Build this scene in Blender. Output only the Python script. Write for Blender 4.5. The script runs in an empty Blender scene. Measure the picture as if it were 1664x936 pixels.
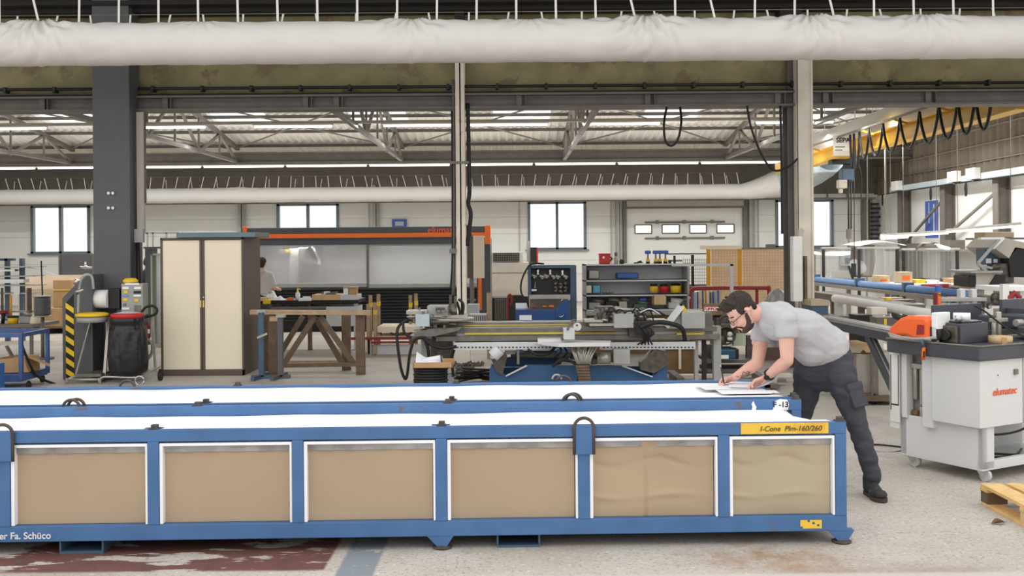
import bpy, math, random
from mathutils import Vector as V, Matrix
random.seed(7)
R = math.radians
SC = bpy.context.scene
COL = SC.collection

# ------------------------------------------------------------------ camera, sky, lights, exposure
F, CX, CY, HZ, ROLL = 1660.0, 832.0, 402.0, 1.80, 0.008      # focal length in pixels, principal point, eye height, roll
cam = bpy.data.cameras.new('camera'); camo = bpy.data.objects.new('camera', cam); COL.objects.link(camo)
cam.sensor_width = 36; cam.lens = 36 * F / 1664; cam.shift_y = -(468 - CY) / 1664; cam.clip_end = 200
camo.matrix_world = Matrix.Translation((0, 0, HZ)) @ Matrix.Rotation(R(90), 4, 'X') @ Matrix.Rotation(-ROLL, 4, 'Z')
SC.camera = camo
SC.view_settings.view_transform = 'Standard'; SC.view_settings.look = 'None'
SC.view_settings.gamma = 1; SC.view_settings.use_curve_mapping = False
SC.view_settings.exposure = 0.25
W = bpy.data.worlds.new('sky'); SC.world = W; W.use_nodes = True
bg = W.node_tree.nodes['Background']; bg.inputs[0].default_value = (1.0, 1.0, 1.0, 1); bg.inputs[1].default_value = 1.12

def area(x, y, z, sx, sy, power, col=(1, .99, .975), rot=(0, 0, 0)):
    l = bpy.data.lights.new('lamp_and_fill', 'AREA'); l.shape = 'RECTANGLE'; l.size = sx; l.size_y = sy; l.energy = power; l.color = col
    o = bpy.data.objects.new('lamp_and_fill', l); COL.objects.link(o); o.location = (x, y, z); o.rotation_euler = rot
for yy in (2.0, 6.5, 11.0):                       # added overhead strips standing in for unseen lamp rows of the near hall
    area(-1, yy, 6.2, 20, .5, 90)
for yy, zz, pw in ((21.6, 4.40, 520), (30.2, 4.27, 330), (26.0, 4.6, 420)):      # both lamp rows of the far hall, then an added fill strip without fixtures
    area(-3, yy, zz, 28, .14, pw)
area(-3, 27, 3.95, 30, 8, 420, rot=(R(180), 0, 0))       # added unseen panel facing up, brightens the roof underside evenly
area(9.9, 22, 4.3, .14, 12, 480)  # added strip with no fixture, brightens the right side of the hall

# ------------------------------------------------------------------ helpers
def at(px, py, d):                                 # the world point seen at a pixel of the frame, d metres away
    dx, dy = px - CX, py - CY
    return V(((dx - ROLL * dy) * d / F, d, HZ - (dy + ROLL * dx) * d / F))
def lin(c):
    c = c / 255.0
    return c / 12.92 if c <= .04045 else ((c + .055) / 1.055) ** 2.4
MATS = {}
def mat(name, rgb, rough=.55, metal=0, var=.10, scale=6, bump=0, alpha=1, emit=0, spec=.4, dirt=None, dscale=3, damt=.5):
    m = bpy.data.materials.new(name); m.use_nodes = True; nt = m.node_tree; N = nt.nodes; L = nt.links
    b = N['Principled BSDF']
    c = [lin(x) for x in rgb]
    tc = N.new('ShaderNodeTexCoord'); no = N.new('ShaderNodeTexNoise'); no.inputs['Scale'].default_value = scale
    no.inputs['Detail'].default_value = 5; L.new(tc.outputs['Object'], no.inputs['Vector'])
    rp = N.new('ShaderNodeMapRange'); rp.inputs['From Min'].default_value = .3; rp.inputs['From Max'].default_value = .7
    rp.inputs['To Min'].default_value = 1 - var; rp.inputs['To Max'].default_value = 1 + var; L.new(no.outputs['Fac'], rp.inputs['Value'])
    mx = N.new('ShaderNodeVectorMath'); mx.operation = 'SCALE'; mx.inputs[0].default_value = c; L.new(rp.outputs[0], mx.inputs['Scale'])
    out = mx.outputs[0]
    if dirt:
        n2 = N.new('ShaderNodeTexNoise'); n2.inputs['Scale'].default_value = dscale; n2.inputs['Detail'].default_value = 8; n2.inputs['Roughness'].default_value = .65
        L.new(tc.outputs['Object'], n2.inputs['Vector'])
        r2 = N.new('ShaderNodeMapRange'); r2.inputs['From Min'].default_value = 1 - damt; r2.inputs['From Max'].default_value = 1 - damt + .06; L.new(n2.outputs['Fac'], r2.inputs['Value'])
        m2 = N.new('ShaderNodeMix'); m2.data_type = 'RGBA'; L.new(r2.outputs[0], m2.inputs[0]); L.new(out, m2.inputs[6])
        m2.inputs[7].default_value = [lin(x) for x in dirt] + [1]; out = m2.outputs[2]
    L.new(out, b.inputs['Base Color'])
    b.inputs['Roughness'].default_value = rough; b.inputs['Metallic'].default_value = metal; b.inputs['Specular IOR Level'].default_value = spec
    if bump:
        bp = N.new('ShaderNodeBump'); bp.inputs['Strength'].default_value = bump; bp.inputs['Distance'].default_value = .02
        L.new(no.outputs['Fac'], bp.inputs['Height']); L.new(bp.outputs[0], b.inputs['Normal'])
    if emit:
        b.inputs['Emission Color'].default_value = c + [1]; b.inputs['Emission Strength'].default_value = emit
    if alpha < 1: b.inputs['Alpha'].default_value = alpha
    MATS[name] = m; return m
def thin_glass(name, tint=(1, 1, 1), gloss=.08, dull=0, dull_col=(.6, .6, .6)):
    m = bpy.data.materials.new(name); m.use_nodes = True; nt = m.node_tree; N = nt.nodes; L = nt.links
    N.remove(N['Principled BSDF']); o = N['Material Output']
    t = N.new('ShaderNodeBsdfTransparent'); t.inputs[0].default_value = (*tint, 1)
    g = N.new('ShaderNodeBsdfGlossy'); g.inputs['Roughness'].default_value = .12
    a = N.new('ShaderNodeMixShader'); a.inputs[0].default_value = gloss; L.new(t.outputs[0], a.inputs[1]); L.new(g.outputs[0], a.inputs[2])
    out = a
    if dull:
        df = N.new('ShaderNodeBsdfDiffuse'); df.inputs[0].default_value = (*dull_col, 1)
        c = N.new('ShaderNodeMixShader'); c.inputs[0].default_value = dull; L.new(a.outputs[0], c.inputs[1]); L.new(df.outputs[0], c.inputs[2]); out = c
    L.new(out.outputs[0], o.inputs[0]); MATS[name] = m; return m

class M:                                           # collects shapes for ONE mesh
    def __init__(s): s.v = []; s.f = []; s.sm = []; s.st = []
    def add(s, vs, fs, smooth=False):
        n = len(s.v); s.st.append(n); s.v += [V(p) for p in vs]; s.f += [[n + i for i in f] for f in fs]; s.sm += [smooth] * len(fs); return s
    def box(s, x0, x1, y0, y1, z0, z1):
        return s.add([(x, y, z) for x in (x0, x1) for y in (y0, y1) for z in (z0, z1)],
                     [(0, 1, 3, 2), (4, 6, 7, 5), (0, 4, 5, 1), (2, 3, 7, 6), (0, 2, 6, 4), (1, 5, 7, 3)])
    def px(s, x0, y0, x1, y1, d, dep, z0=None, z1=None):       # a box whose front face fills a pixel rectangle at distance d
        a = at(x0, (y0 + y1) / 2, d).x; b = at(x1, (y0 + y1) / 2, d).x
        t = at((x0 + x1) / 2, y0, d).z if z1 is None else z1; u = at((x0 + x1) / 2, y1, d).z if z0 is None else z0
        return s.box(min(a, b), max(a, b), d, d + dep, min(u, t), max(u, t))
    def bar(s, p, q, w, h=None, up=(0, 0, 1)):
        h = h or w; p, q = V(p), V(q); d = (q - p).normalized(); u = V(up)
        if abs(d.dot(u)) > .98: u = V((0, 1, 0))
        a = d.cross(u).normalized(); c = a.cross(d)
        vs = [e + a * sx * w / 2 + c * sz * h / 2 for e in (p, q) for sx, sz in ((-1, -1), (1, -1), (1, 1), (-1, 1))]
        return s.add(vs, [(0, 1, 2, 3), (7, 6, 5, 4), (0, 4, 5, 1), (1, 5, 6, 2), (2, 6, 7, 3), (3, 7, 4, 0)])
    def cyl(s, p, q, r, r2=None, n=14):
        r2 = r if r2 is None else r2; p, q = V(p), V(q); d = (q - p).normalized()
        u = V((0, 0, 1)) if abs(d.z) < .9 else V((1, 0, 0)); a = d.cross(u).normalized(); c = d.cross(a)
        vs = []
        for e, rr in ((p, r), (q, r2)):
            vs += [e + (a * math.cos(2 * math.pi * i / n) + c * math.sin(2 * math.pi * i / n)) * rr for i in range(n)]
        s.add(vs, [(i, (i + 1) % n, n + (i + 1) % n, n + i) for i in range(n)], True)
        k = len(s.v) - 2 * n
        s.f += [[k + i for i in range(n)][::-1], [k + n + i for i in range(n)]]; s.sm += [False, False]; return s
    def tube(s, pts, r, n=8, closed=False):
        pts = [V(p) for p in pts]; K = len(pts); rings = []
        prev = None
        for i, p in enumerate(pts):
            a = pts[i - 1] if (i > 0 or closed) else p; b = pts[(i + 1) % K] if (i < K - 1 or closed) else p
            d = (b - a).normalized()
            if prev is None:
                u = V((0, 0, 1)) if abs(d.z) < .9 else V((1, 0, 0)); x = d.cross(u).normalized()
            else:
                x = (prev - d * prev.dot(d)).normalized()
            prev = x; y = d.cross(x)
            rings.append([p + (x * math.cos(2 * math.pi * j / n) + y * math.sin(2 * math.pi * j / n)) * r for j in range(n)])
        vs = [q for rg in rings for q in rg]; fs = []
        for i in range(K if closed else K - 1):
            i2 = (i + 1) % K
            fs += [(i * n + j, i * n + (j + 1) % n, i2 * n + (j + 1) % n, i2 * n + j) for j in range(n)]
        s.add(vs, fs, True)
        if not closed:
            k = len(s.v) - len(vs); s.f += [[k + j for j in range(n)][::-1], [k + (K - 1) * n + j for j in range(n)]]; s.sm += [False] * 2
        return s
    def lathe(s, prof, c=(0, 0, 0), n=24, axis='Z'):
        c = V(c); vs = []
        for r, h in prof:
            for i in range(n):
                a = 2 * math.pi * i / n; x, y = r * math.cos(a), r * math.sin(a)
                vs.append(c + (V((x, y, h)) if axis == 'Z' else V((h, x, y)) if axis == 'X' else V((x, h, y))))
        fs = [(k * n + i, k * n + (i + 1) % n, (k + 1) * n + (i + 1) % n, (k + 1) * n + i) for k in range(len(prof) - 1) for i in range(n)]
        return s.add(vs, fs, True)
    def ball(s, c, r, ry=None, rz=None, n=16, frame=None):
        ry = ry or r; rz = rz or r; c = V(c); vs = []; K = n // 2
        for k in range(1, K):
            t = math.pi * k / K
            for i in range(n):
                a = 2 * math.pi * i / n; p = V((r * math.sin(t) * math.cos(a), ry * math.sin(t) * math.sin(a), rz * math.cos(t)))
                vs.append(p)
        top, bot = V((0, 0, rz)), V((0, 0, -rz)); vs += [top, bot]; m_ = len(vs)
        if frame: vs = [frame[0] * p.x + frame[1] * p.y + frame[2] * p.z for p in vs]
        fs = [(k * n + i, (k + 1) * n + i, (k + 1) * n + (i + 1) % n, k * n + (i + 1) % n) for k in range(K - 2) for i in range(n)]
        fs += [(i, (i + 1) % n, m_ - 2) for i in range(n)] + [((K - 2) * n + (i + 1) % n, (K - 2) * n + i, m_ - 1) for i in range(n)]
        return s.add([c + p for p in vs], fs, True)
    def cap(s, p, q, r, r2=None, n=14):              # tapered capsule
        r2 = r if r2 is None else r2
        s.ball(p, r, n=n); s.ball(q, r2, n=n)
        if (V(q) - V(p)).length > 1e-5: s.cyl(p, q, r, r2, n=n)
        return s
    def prism(s, poly, a, b, axis='Y'):             # polygon in the other two axes, extruded from a to b
        n = len(poly)
        f = {'Y': lambda u, w, t: (u, t, w), 'X': lambda u, w, t: (t, u, w), 'Z': lambda u, w, t: (u, w, t)}[axis]
        vs = [f(u, w, a) for u, w in poly] + [f(u, w, b) for u, w in poly]
        return s.add(vs, [list(range(n)), list(range(2 * n - 1, n - 1, -1))] + [(i, n + i, n + (i + 1) % n, (i + 1) % n) for i in range(n)])
    def grid(s, f, nu, nv, smooth=True, skip=None):
        vs = [f(i / nu, j / nv) for j in range(nv + 1) for i in range(nu + 1)]
        fs = [(j * (nu + 1) + i, j * (nu + 1) + i + 1, (j + 1) * (nu + 1) + i + 1, (j + 1) * (nu + 1) + i) for j in range(nv) for i in range(nu) if not (skip and skip(i, j))]
        return s.add(vs, fs, smooth)
    def mesh(s, name, m, shift=V((0, 0, 0))):
        me = bpy.data.meshes.new(name); me.from_pydata([v - shift for v in s.v], [], s.f)
        me.polygons.foreach_set('use_smooth', s.sm); me.materials.append(MATS[m] if isinstance(m, str) else m)
        import bmesh
        bm = bmesh.new(); bm.from_mesh(me); bmesh.ops.recalc_face_normals(bm, faces=bm.faces); bm.to_mesh(me); bm.free(); return me
    def pieces(s):
        out = []; ends = s.st[1:] + [len(s.v)]
        for a, b in zip(s.st, ends):
            m = M(); m.v = s.v[a:b]; m.st = [0]
            for f, q in zip(s.f, s.sm):
                if a <= f[0] < b: m.f.append([i - a for i in f]); m.sm.append(q)
            out.append(m)
        return out
    def base(s):
        xs = [v.x for v in s.v]; ys = [v.y for v in s.v]
        return V(((min(xs) + max(xs)) / 2, (min(ys) + max(ys)) / 2, min(v.z for v in s.v)))
def bevel(o, w):
    md = o.modifiers.new('bevel', 'BEVEL'); md.width = w; md.segments = 2; md.limit_method = 'ANGLE'; md.angle_limit = R(40)
def tag(o, label, cat, group=None):
    o['label'] = label; o['category'] = cat
    if group: o['group'] = group
class T:                                           # a thing: an Empty that parents its parts (parts given in world, or in local when loc is given)
    def __init__(s, name, label, cat, group=None, loc=None, rz=0):
        s.e = bpy.data.objects.new(name, None); COL.objects.link(s.e); s.e.empty_display_size = .1; tag(s.e, label, cat, group)
        s.auto = loc is None; s.kids = []; s.done = False
        if loc is not None: s.e.location = loc; s.e.rotation_euler = (0, 0, rz)
    def part(s, name, m, g, parent=None, bev=0, label=None):
        if name in SPLIT and len(g.st) > 1:
            for q in g.pieces(): o = s.part(name, m, q, parent, bev, label)
            return o
        o = bpy.data.objects.new(name, g.mesh(name, m)); COL.objects.link(o); o.parent = parent or s.e; s.kids.append(o)
        if bev: bevel(o, bev)
        if label: o['label'] = label
        return o
    def fix(s):
        if not s.auto or s.done: return s
        s.done = True
        vs = [v.co for o in s.kids for v in o.data.vertices]
        c = V(((min(v.x for v in vs) + max(v.x for v in vs)) / 2, (min(v.y for v in vs) + max(v.y for v in vs)) / 2, min(v.z for v in vs)))
        s.e.location = c
        for me in {o.data for o in s.kids}: me.transform(Matrix.Translation(-c))
        return s
    def dup(s, dx=0, dy=0, dz=0, label=None, rz=None):
        s.fix()
        def cp(o, par):
            c = o.copy(); COL.objects.link(c); c.parent = par
            for k in s.kids:
                if k.parent == o: cp(k, c)
            return c
        r = cp(s.e, None); r.location = s.e.location + V((dx, dy, dz))
        if label: r['label'] = label
        if rz is not None: r.rotation_euler = (0, 0, rz)
        return r
ALL = []
SPLIT = {'leg', 'small_fitting', 'thin_pipe', 'beam', 'red_guard', 'post', 'wire', 'side_plate', 'upright', 'corner_cap', 'bracket', 'clip', 'chain', 'hanger', 'motor_box', 'uprights', 'foot_block', 'top_rail', 'rail', 'trolley', 'chain_bag', 'switch_label', 'stake', 'post_trim', 'cable_clip', 'knob', 'latch', 'uprights', 'buttons', 'support_wire', 'bolts', 'deck_blocks', 'blocks', 'valve', 'jaw', 'offcuts', 'pneumatic_box', 'white_roll', 'tray', 'pipe', 'trunking', 'shelf_rail', 'spindle_motor', 'arm', 'stand_edge', 'profile', 'block', 'end_plate', 'plinth_rail', 'tool_row', 'lug_plate', 'leg_groove', 'groove', 'deck_boards', 'tube_end', 'legs', 'eyebrows', 'eyes', 'frame_post', 'crossbar', 'cross_bar', 'yellow_scale', 'fence_plate', 'slide_bar', 'slide_block'}
def thing(*a, **k): t = T(*a, **k); ALL.append(t); return t
def one(name, label, cat, m, g, group=None, bev=0):
    c = g.base(); o = bpy.data.objects.new(name, g.mesh(name, m, c)); COL.objects.link(o); o.location = c; tag(o, label, cat, group)
    if bev: bevel(o, bev)
    return o
def copy_one(o, dx, dy, dz, label=None, rz=None):
    c = o.copy(); COL.objects.link(c); c.location = o.location + V((dx, dy, dz))
    if label: c['label'] = label
    if rz is not None: c.rotation_euler = (0, 0, rz)
    return c
def struct(name, m, g, parent=None, bev=0):
    o = bpy.data.objects.new(name, g.mesh(name, m)); COL.objects.link(o)
    if parent: o.parent = parent
    else: o['kind'] = 'structure'
    if bev: bevel(o, bev)
    return o
def text_mesh(s, size, m, name='lettering', shear=0, bold=0, ext=.001, xs=1.0):
    cu = bpy.data.curves.new(name, 'FONT'); cu.body = s; cu.size = size; cu.extrude = ext; cu.shear = shear; cu.offset = bold; cu.align_x = 'CENTER'; cu.align_y = 'CENTER'
    o = bpy.data.objects.new(name, cu); COL.objects.link(o); bpy.context.view_layer.update()
    me = bpy.data.meshes.new_from_object(o.evaluated_get(bpy.context.evaluated_depsgraph_get()))
    bpy.data.objects.remove(o); me.materials.clear(); me.materials.append(MATS[m]); me.transform(Matrix.Scale(xs, 4, (1, 0, 0))); return me
def letter(t, s, size, m, pos, rz=0, parent=None, **k):   # lettering standing upright, read from the -Y side (turned by rz)
    me = text_mesh(s, size, m, **k); me.transform(Matrix.Translation(pos) @ Matrix.Rotation(rz, 4, 'Z') @ Matrix.Rotation(R(90), 4, 'X'))
    o = bpy.data.objects.new('lettering', me); COL.objects.link(o); o.parent = parent or t.e; t.kids.append(o); return o
def loop(c, r, n=16, a0=0, a1=360, ax=V((1, 0, 0)), ay=V((0, 0, 1)), sy=1):
    return [V(c) + ax * r * math.cos(R(a0 + (a1 - a0) * i / n)) + ay * r * sy * math.sin(R(a0 + (a1 - a0) * i / n)) for i in range(n + 1)]
def curve(pts, n=8):                               # Catmull-Rom through points
    pts = [V(p) for p in pts]; P = [pts[0]] + pts + [pts[-1]]; out = []
    for i in range(1, len(P) - 2):
        a, b, c, d = P[i - 1:i + 3]
        for k in range(n):
            t = k / n
            out.append(.5 * ((2 * b) + (c - a) * t + (2 * a - 5 * b + 4 * c - d) * t * t + (3 * b - a - 3 * c + d) * t ** 3))
    return out + [pts[-1]]

# ------------------------------------------------------------------ materials
mat('white_panel', (226, 226, 222), .5, var=.03, scale=.6)
mat('grey_panel', (205, 203, 196), .5, var=.04, scale=.6)
mat('white_paint', (228, 226, 220), .45, var=.04)
mat('beige_steel', (220, 210, 194), .5, var=.10, scale=3, dirt=(150, 138, 118), damt=.36)
mat('dark_column', (88, 89, 91), .45, var=.05, scale=2)
mat('mid_steel', (118, 112, 104), .5, var=.14, scale=4)
mat('dark_steel', (106, 100, 94), .55, var=.14, scale=4)
mat('black_steel', (34, 33, 33), .5, var=.12)
mat('dark_beam', (40, 37, 36), .7, var=.2, scale=2)  # near-black tone for the top beam, column tops and roof strip
mat('olive_board', (138, 130, 94), .75, var=.24, scale=2.2, dirt=(120, 106, 78), dscale=1.6, damt=.48)
mat('roof_sheet', (215, 212, 202), .6, var=.07, scale=.8)
mat('back_cladding', (112, 107, 100), .7, var=.12, scale=1.5)
mat('upper_cladding', (108, 98, 84), .7, var=.22, scale=1.5)
mat('fabric_duct', (216, 212, 207), .85, var=.03, scale=3, bump=.25)
mat('far_duct', (212, 210, 206), .85, var=.02, scale=2)
mat('strap_white', (225, 222, 216), .7, var=.03)
mat('window_frame', (112, 122, 130), .4, var=.05)
mat('lamp_white', (255, 252, 245), .4, var=0, emit=2.2)
mat('rack_blue', (72, 110, 156), .5, var=.10, scale=5, dirt=(104, 86, 74), dscale=6, damt=.36)
mat('foam_white', (244, 244, 246), .6, var=.015, scale=4)
mat('cardboard', (176, 154, 128), .8, var=.04, scale=2)
mat('cardboard_pale', (180, 165, 138), .8, var=.06, scale=2)
mat('carton', (186, 150, 108), .8, var=.07, scale=5)
mat('clear_wrap', (158, 155, 152), .35, var=.34, scale=7)
mat('rusty_steel', (88, 78, 72), .6, .4, var=.3, scale=14)
mat('tape_yellow', (238, 196, 70), .5, var=.05, dirt=(226, 178, 60))
mat('ink', (70, 62, 50), .6, var=0)
mat('ink_black', (30, 30, 32), .6, var=0)
mat('letter_white', (225, 228, 230), .5, var=0)
mat('letter_orange', (232, 96, 44), .5, var=0)
mat('label_white', (240, 240, 238), .5, var=.02)
mat('cabinet_cream', (238, 225, 199), .5, var=.03, scale=1)
mat('cabinet_brown', (92, 80, 72), .45, var=.06)
mat('brass', (214, 188, 120), .35, .7, var=.05)
mat('teal_panel', (104, 124, 128), .4, var=.06)
mat('scale_yellow', (206, 180, 70), .5, var=.15)
mat('wood_old', (104, 85, 67), .7, var=.22, scale=9)
mat('wood_top', (172, 146, 116), .7, var=.18, scale=8)
mat('wood_pale', (206, 176, 132), .7, var=.14, scale=9)
mat('wood_pallet', (222, 184, 124), .7, var=.16, scale=9)
mat('steel_blue', (70, 92, 112), .45, var=.1)
mat('cart_blue', (66, 92, 140), .45, var=.08)
mat('machine_blue', (54, 92, 132), .4, var=.10, scale=4)
mat('console_blue', (38, 74, 126), .4, var=.07)
mat('machine_grey', (160, 160, 156), .45, var=.07)
mat('light_grey', (206, 206, 206), .4, var=.03)
mat('pale_grey', (216, 216, 215), .42, var=.02, scale=2)
mat('alu', (176, 170, 160), .38, .5, var=.12, scale=8)
mat('alu_dark', (120, 116, 108), .4, .5, var=.18, scale=10)
mat('greasy_metal', (92, 86, 78), .42, .45, var=.34, scale=16)
mat('chrome', (190, 190, 190), .2, .9, var=.04)
mat('anthracite', (68, 72, 77), .4, var=.06)
mat('table_dark', (72, 74, 80), .38, var=.05)
mat('black_rubber', (28, 28, 28), .55, var=.1)
mat('bin_bag', (38, 38, 40), .32, var=.12, bump=.6, scale=9)
mat('bellows', (32, 34, 38), .45, var=.12)
mat('orange', (226, 108, 38), .4, var=.05)
mat('orange_hood', (240, 104, 48), .35, var=.06)
mat('yellow', (236, 196, 40), .45, var=.06)
mat('crane_yellow', (222, 176, 48), .45, var=.09, scale=2)
mat('fence_yellow', (208, 150, 36), .5, var=.08)
mat('red', (196, 44, 44), .45, var=.06)
mat('dark_red', (140, 42, 40), .5, var=.10)
mat('rail_red', (148, 50, 42), .45, var=.08)
mat('bin_blue', (58, 102, 170), .45, var=.05)
mat('pipe_blue', (110, 146, 196), .4, var=.06)
mat('poster_blue', (70, 100, 176), .5, var=.06)
mat('cyan', (104, 176, 196), .5, var=.05)
mat('green_tool', (70, 96, 82), .5, var=.08)
mat('teal_tool', (44, 84, 102), .4, var=.08)
mat('brown_plinth', (118, 92, 60), .7, var=.18)
mat('paper', (236, 236, 240), .7, var=.02)
mat('plywood', (226, 205, 178), .7, var=.10, scale=3)
mat('tray_grey', (176, 188, 192), .4, var=.05)
mat('beige_grey', (186, 178, 166), .5, var=.06)
mat('greenish', (176, 182, 160), .5, var=.05)
mat('floor_wear', (170, 158, 142), .7, var=.1)
mat('skin', (218, 170, 152), .55, var=.05, scale=14)
mat('hair_dark', (52, 42, 38), .75, var=.35, scale=60, bump=.7)
mat('beard', (72, 54, 46), .8, var=.35, scale=80, bump=.7)
mat('shirt_grey', (180, 179, 180), .85, var=.04, scale=12, bump=.1)
mat('shirt_far', (198, 194, 190), .85, var=.05)
mat('trousers_dark', (64, 64, 70), .85, var=.10, scale=14, bump=.15)
mat('boot_dark', (50, 50, 52), .65, var=.14, scale=18)
mat('sole', (72, 62, 56), .7, var=.1)
mat('tattoo', (120, 100, 98), .6, var=.1)
thin_glass('window_glass', (.98, .99, 1), .04)
thin_glass('hood_panel', (.90, .90, .91), .10, dull=.36, dull_col=(.74, .74, .74))
thin_glass('clear_sheet', (.93, .95, .96), .16, dull=.12, dull_col=(.8, .8, .8))
thin_glass('mesh_wire', (.9, .9, .9), .05, dull=.3, dull_col=(.5, .5, .5))

# floor: worn concrete with a patch of flaking red paint and a blue grey lane line
def floor_mat():
    m = bpy.data.materials.new('floor_concrete'); m.use_nodes = True; nt = m.node_tree; N = nt.nodes; L = nt.links; b = N['Principled BSDF']
    tc = N.new('ShaderNodeTexCoord'); sp = N.new('ShaderNodeSeparateXYZ'); L.new(tc.outputs['Object'], sp.inputs[0])
    def noise(sc, det=6, ro=.6, st=(1, 1, 1)):
        mp = N.new('ShaderNodeMapping'); mp.inputs['Scale'].default_value = st; L.new(tc.outputs['Object'], mp.inputs[0])
        n = N.new('ShaderNodeTexNoise'); n.inputs['Scale'].default_value = sc; n.inputs['Detail'].default_value = det; n.inputs['Roughness'].default_value = ro; L.new(mp.outputs[0], n.inputs['Vector']); return n.outputs['Fac']
    def mr(v, a, c, lo=0, hi=1):
        r = N.new('ShaderNodeMapRange'); r.inputs['From Min'].default_value = a; r.inputs['From Max'].default_value = c; r.inputs['To Min'].default_value = lo; r.inputs['To Max'].default_value = hi
        if hasattr(v, 'links'): L.new(v, r.inputs['Value'])
        return r.outputs[0]
    def mul(a, c):
        k = N.new('ShaderNodeMath'); k.operation = 'MULTIPLY'; L.new(a, k.inputs[0]); L.new(c, k.inputs[1]); return k.outputs[0]
    def mix(fac, a, rgb):
        k = N.new('ShaderNodeMix'); k.data_type = 'RGBA'; L.new(fac, k.inputs[0])
        if isinstance(a, tuple): k.inputs[6].default_value = [lin(x) for x in a] + [1]
        else: L.new(a, k.inputs[6])
        k.inputs[7].default_value = [lin(x) for x in rgb] + [1]; return k.outputs[2]
    c = mix(mr(noise(1.3), .35, .7), (194, 188, 180), (178, 168, 156))
    c = mix(mr(noise(44, 4), .55, .63, 0, .8), c, (146, 136, 124))
    c = mix(mr(noise(30, 4), .58, .66, 0, .6), c, (220, 214, 206))
    c = mix(mr(noise(9, 6), .60, .68, 0, .5), c, (150, 138, 122))
    c = mix(mr(noise(.45, 8, .7, (1, 2.2, 1)), .54, .66, 0, .6), c, (150, 136, 118))
    # brown run-off stain near the right foot of the rack
    st = mul(mul(mr(sp.outputs[0], 1.0, 1.35), mr(sp.outputs[0], 2.1, 1.6)), mul(mr(sp.outputs[1], 5.5, 5.7), mr(sp.outputs[1], 6.6, 6.1)))
    c = mix(mul(st, mr(noise(4), .38, .62, 0, .75)), c, (150, 112, 76))
    # red paint
    red = mul(mul(mr(sp.outputs[0], -1.06, -1.08), mr(sp.outputs[1], 5.70, 5.74)), mul(mr(sp.outputs[1], 9.0, 8.98), mr(noise(3.2, 10, .66, (.55, 1.8, 1)), .56, .535)))
    c = mix(red, c, (112, 74, 68))
    c = mix(mul(red, mr(noise(5, 8, .7), .5, .62, 0, .6)), c, (84, 66, 62))
    # the lane line and the grey strip beyond the joint
    line = mul(mul(mr(sp.outputs[0], -1.0, -.98), mr(sp.outputs[0], -.77, -.79)), mr(noise(7, 8), .66, .58))
    c = mix(line, c, (132, 140, 146))
    strip = mr(sp.outputs[1], 5.62, 5.58, 0, .75)
    c = mix(strip, c, (196, 192, 188))
    L.new(c, b.inputs['Base Color']); b.inputs['Roughness'].default_value = .62; b.inputs['Specular IOR Level'].default_value = .35
    bp = N.new('ShaderNodeBump'); bp.inputs['Strength'].default_value = .12; bp.inputs['Distance'].default_value = .01; L.new(noise(60, 3), bp.inputs['Height']); L.new(bp.outputs[0], b.inputs['Normal'])
    MATS['floor'] = m
floor_mat()

# ------------------------------------------------------------------ the shell
struct('floor', 'floor', M().box(-24, 16, -4, 36, -.1, 0))
# back wall at 34 m with four windows and the sectional door opening
YB = 34.0
HOLES = [(-16.0, -14.03, 1.72, 3.30), (-7.82, -5.75, 1.72, 3.30), (.53, 2.48, 1.72, 3.30), (8.77, 10.70, 1.72, 3.30)]
g = M(); xs = -24
for a, b, z0, z1 in HOLES + [(3.81, 7.68, 0, 3.05)]: pass
edges = sorted(HOLES + [(3.81, 7.68, 0, 3.05)])
for a, b, z0, z1 in edges:
    g.box(xs, a, YB, YB + .15, 0, 3.5); g.box(a, b, YB, YB + .15, z1, 3.5)
    if z0 > 0: g.box(a, b, YB, YB + .15, 0, z0)
    xs = b
g.box(xs, 12.3, YB, YB + .15, 0, 3.5)
struct('wall_back', 'white_panel', g)
struct('trim_1', 'back_cladding', M().box(-24, 12.3, YB - .05, YB + .15, 3.5, 5.0))
g = M()                                             # sheet joints and posts on the back wall
for x in (-17.9, -13.2, -9.0, -4.75, -1.9, .25, 3.3, 8.2, 11.2): g.box(x - .02, x + .02, YB - .03, YB + .01, 0, 3.5)
xs = [-24, -16.0, -14.03, -7.82, -5.75, .53, 2.48, 3.69, 7.80, 8.77, 10.70, 12.1]
for z in (.9, 1.35, 2.25, 2.8):
    for k in range(0, 12, 2) if z > 1.6 else (0,): g.box(xs[k], xs[k + 1] if z > 1.6 else 3.69, YB - .006, YB, z, z + .012)
    if z < 1.6: g.box(7.80, 12.1, YB - .006, YB, z, z + .012)
struct('trim_2', 'beige_grey', g)
g = M()
for x in (-9.0, -4.55, 3.5, 7.9): g.box(x - .05, x + .05, YB - .28, YB - .02, 0, 3.9); g.box(x + .07, x + .15, YB - .2, YB - .1, 0, 3.5)
struct('trim_3', 'machine_grey', g)
g = M().box(-24, 12, YB - .35, YB - .25, 3.30, 3.36)
for i in range(44): g.box(-16 + i * .66, -15.96 + i * .66, YB - .34, YB - .26, 3.34, 3.62)
struct('trim_4', 'mid_steel', g)
for i, (a, b, z0, z1) in enumerate(HOLES):
    g = M(); w = .09
    for x in (a + w / 2, b - w / 2, (a + b) / 2): g.box(x - w / 2, x + w / 2, YB - .05, YB + .12, z0, z1)
    g.box(a, b, YB - .05, YB + .12, z0, z0 + w * .7); g.box(a, b, YB - .05, YB + .12, z1 - w * .7, z1)
    o = struct('window_%d' % (i + 1), 'window_frame', g)
    struct('window_sill', 'window_frame', M().box(a - .08, b + .08, YB - .12, YB - .03, z0 - .05, z0), o)
    struct('pane', 'window_glass', M().box(a, b, YB + .05, YB + .06, z0, z1), o)
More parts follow.
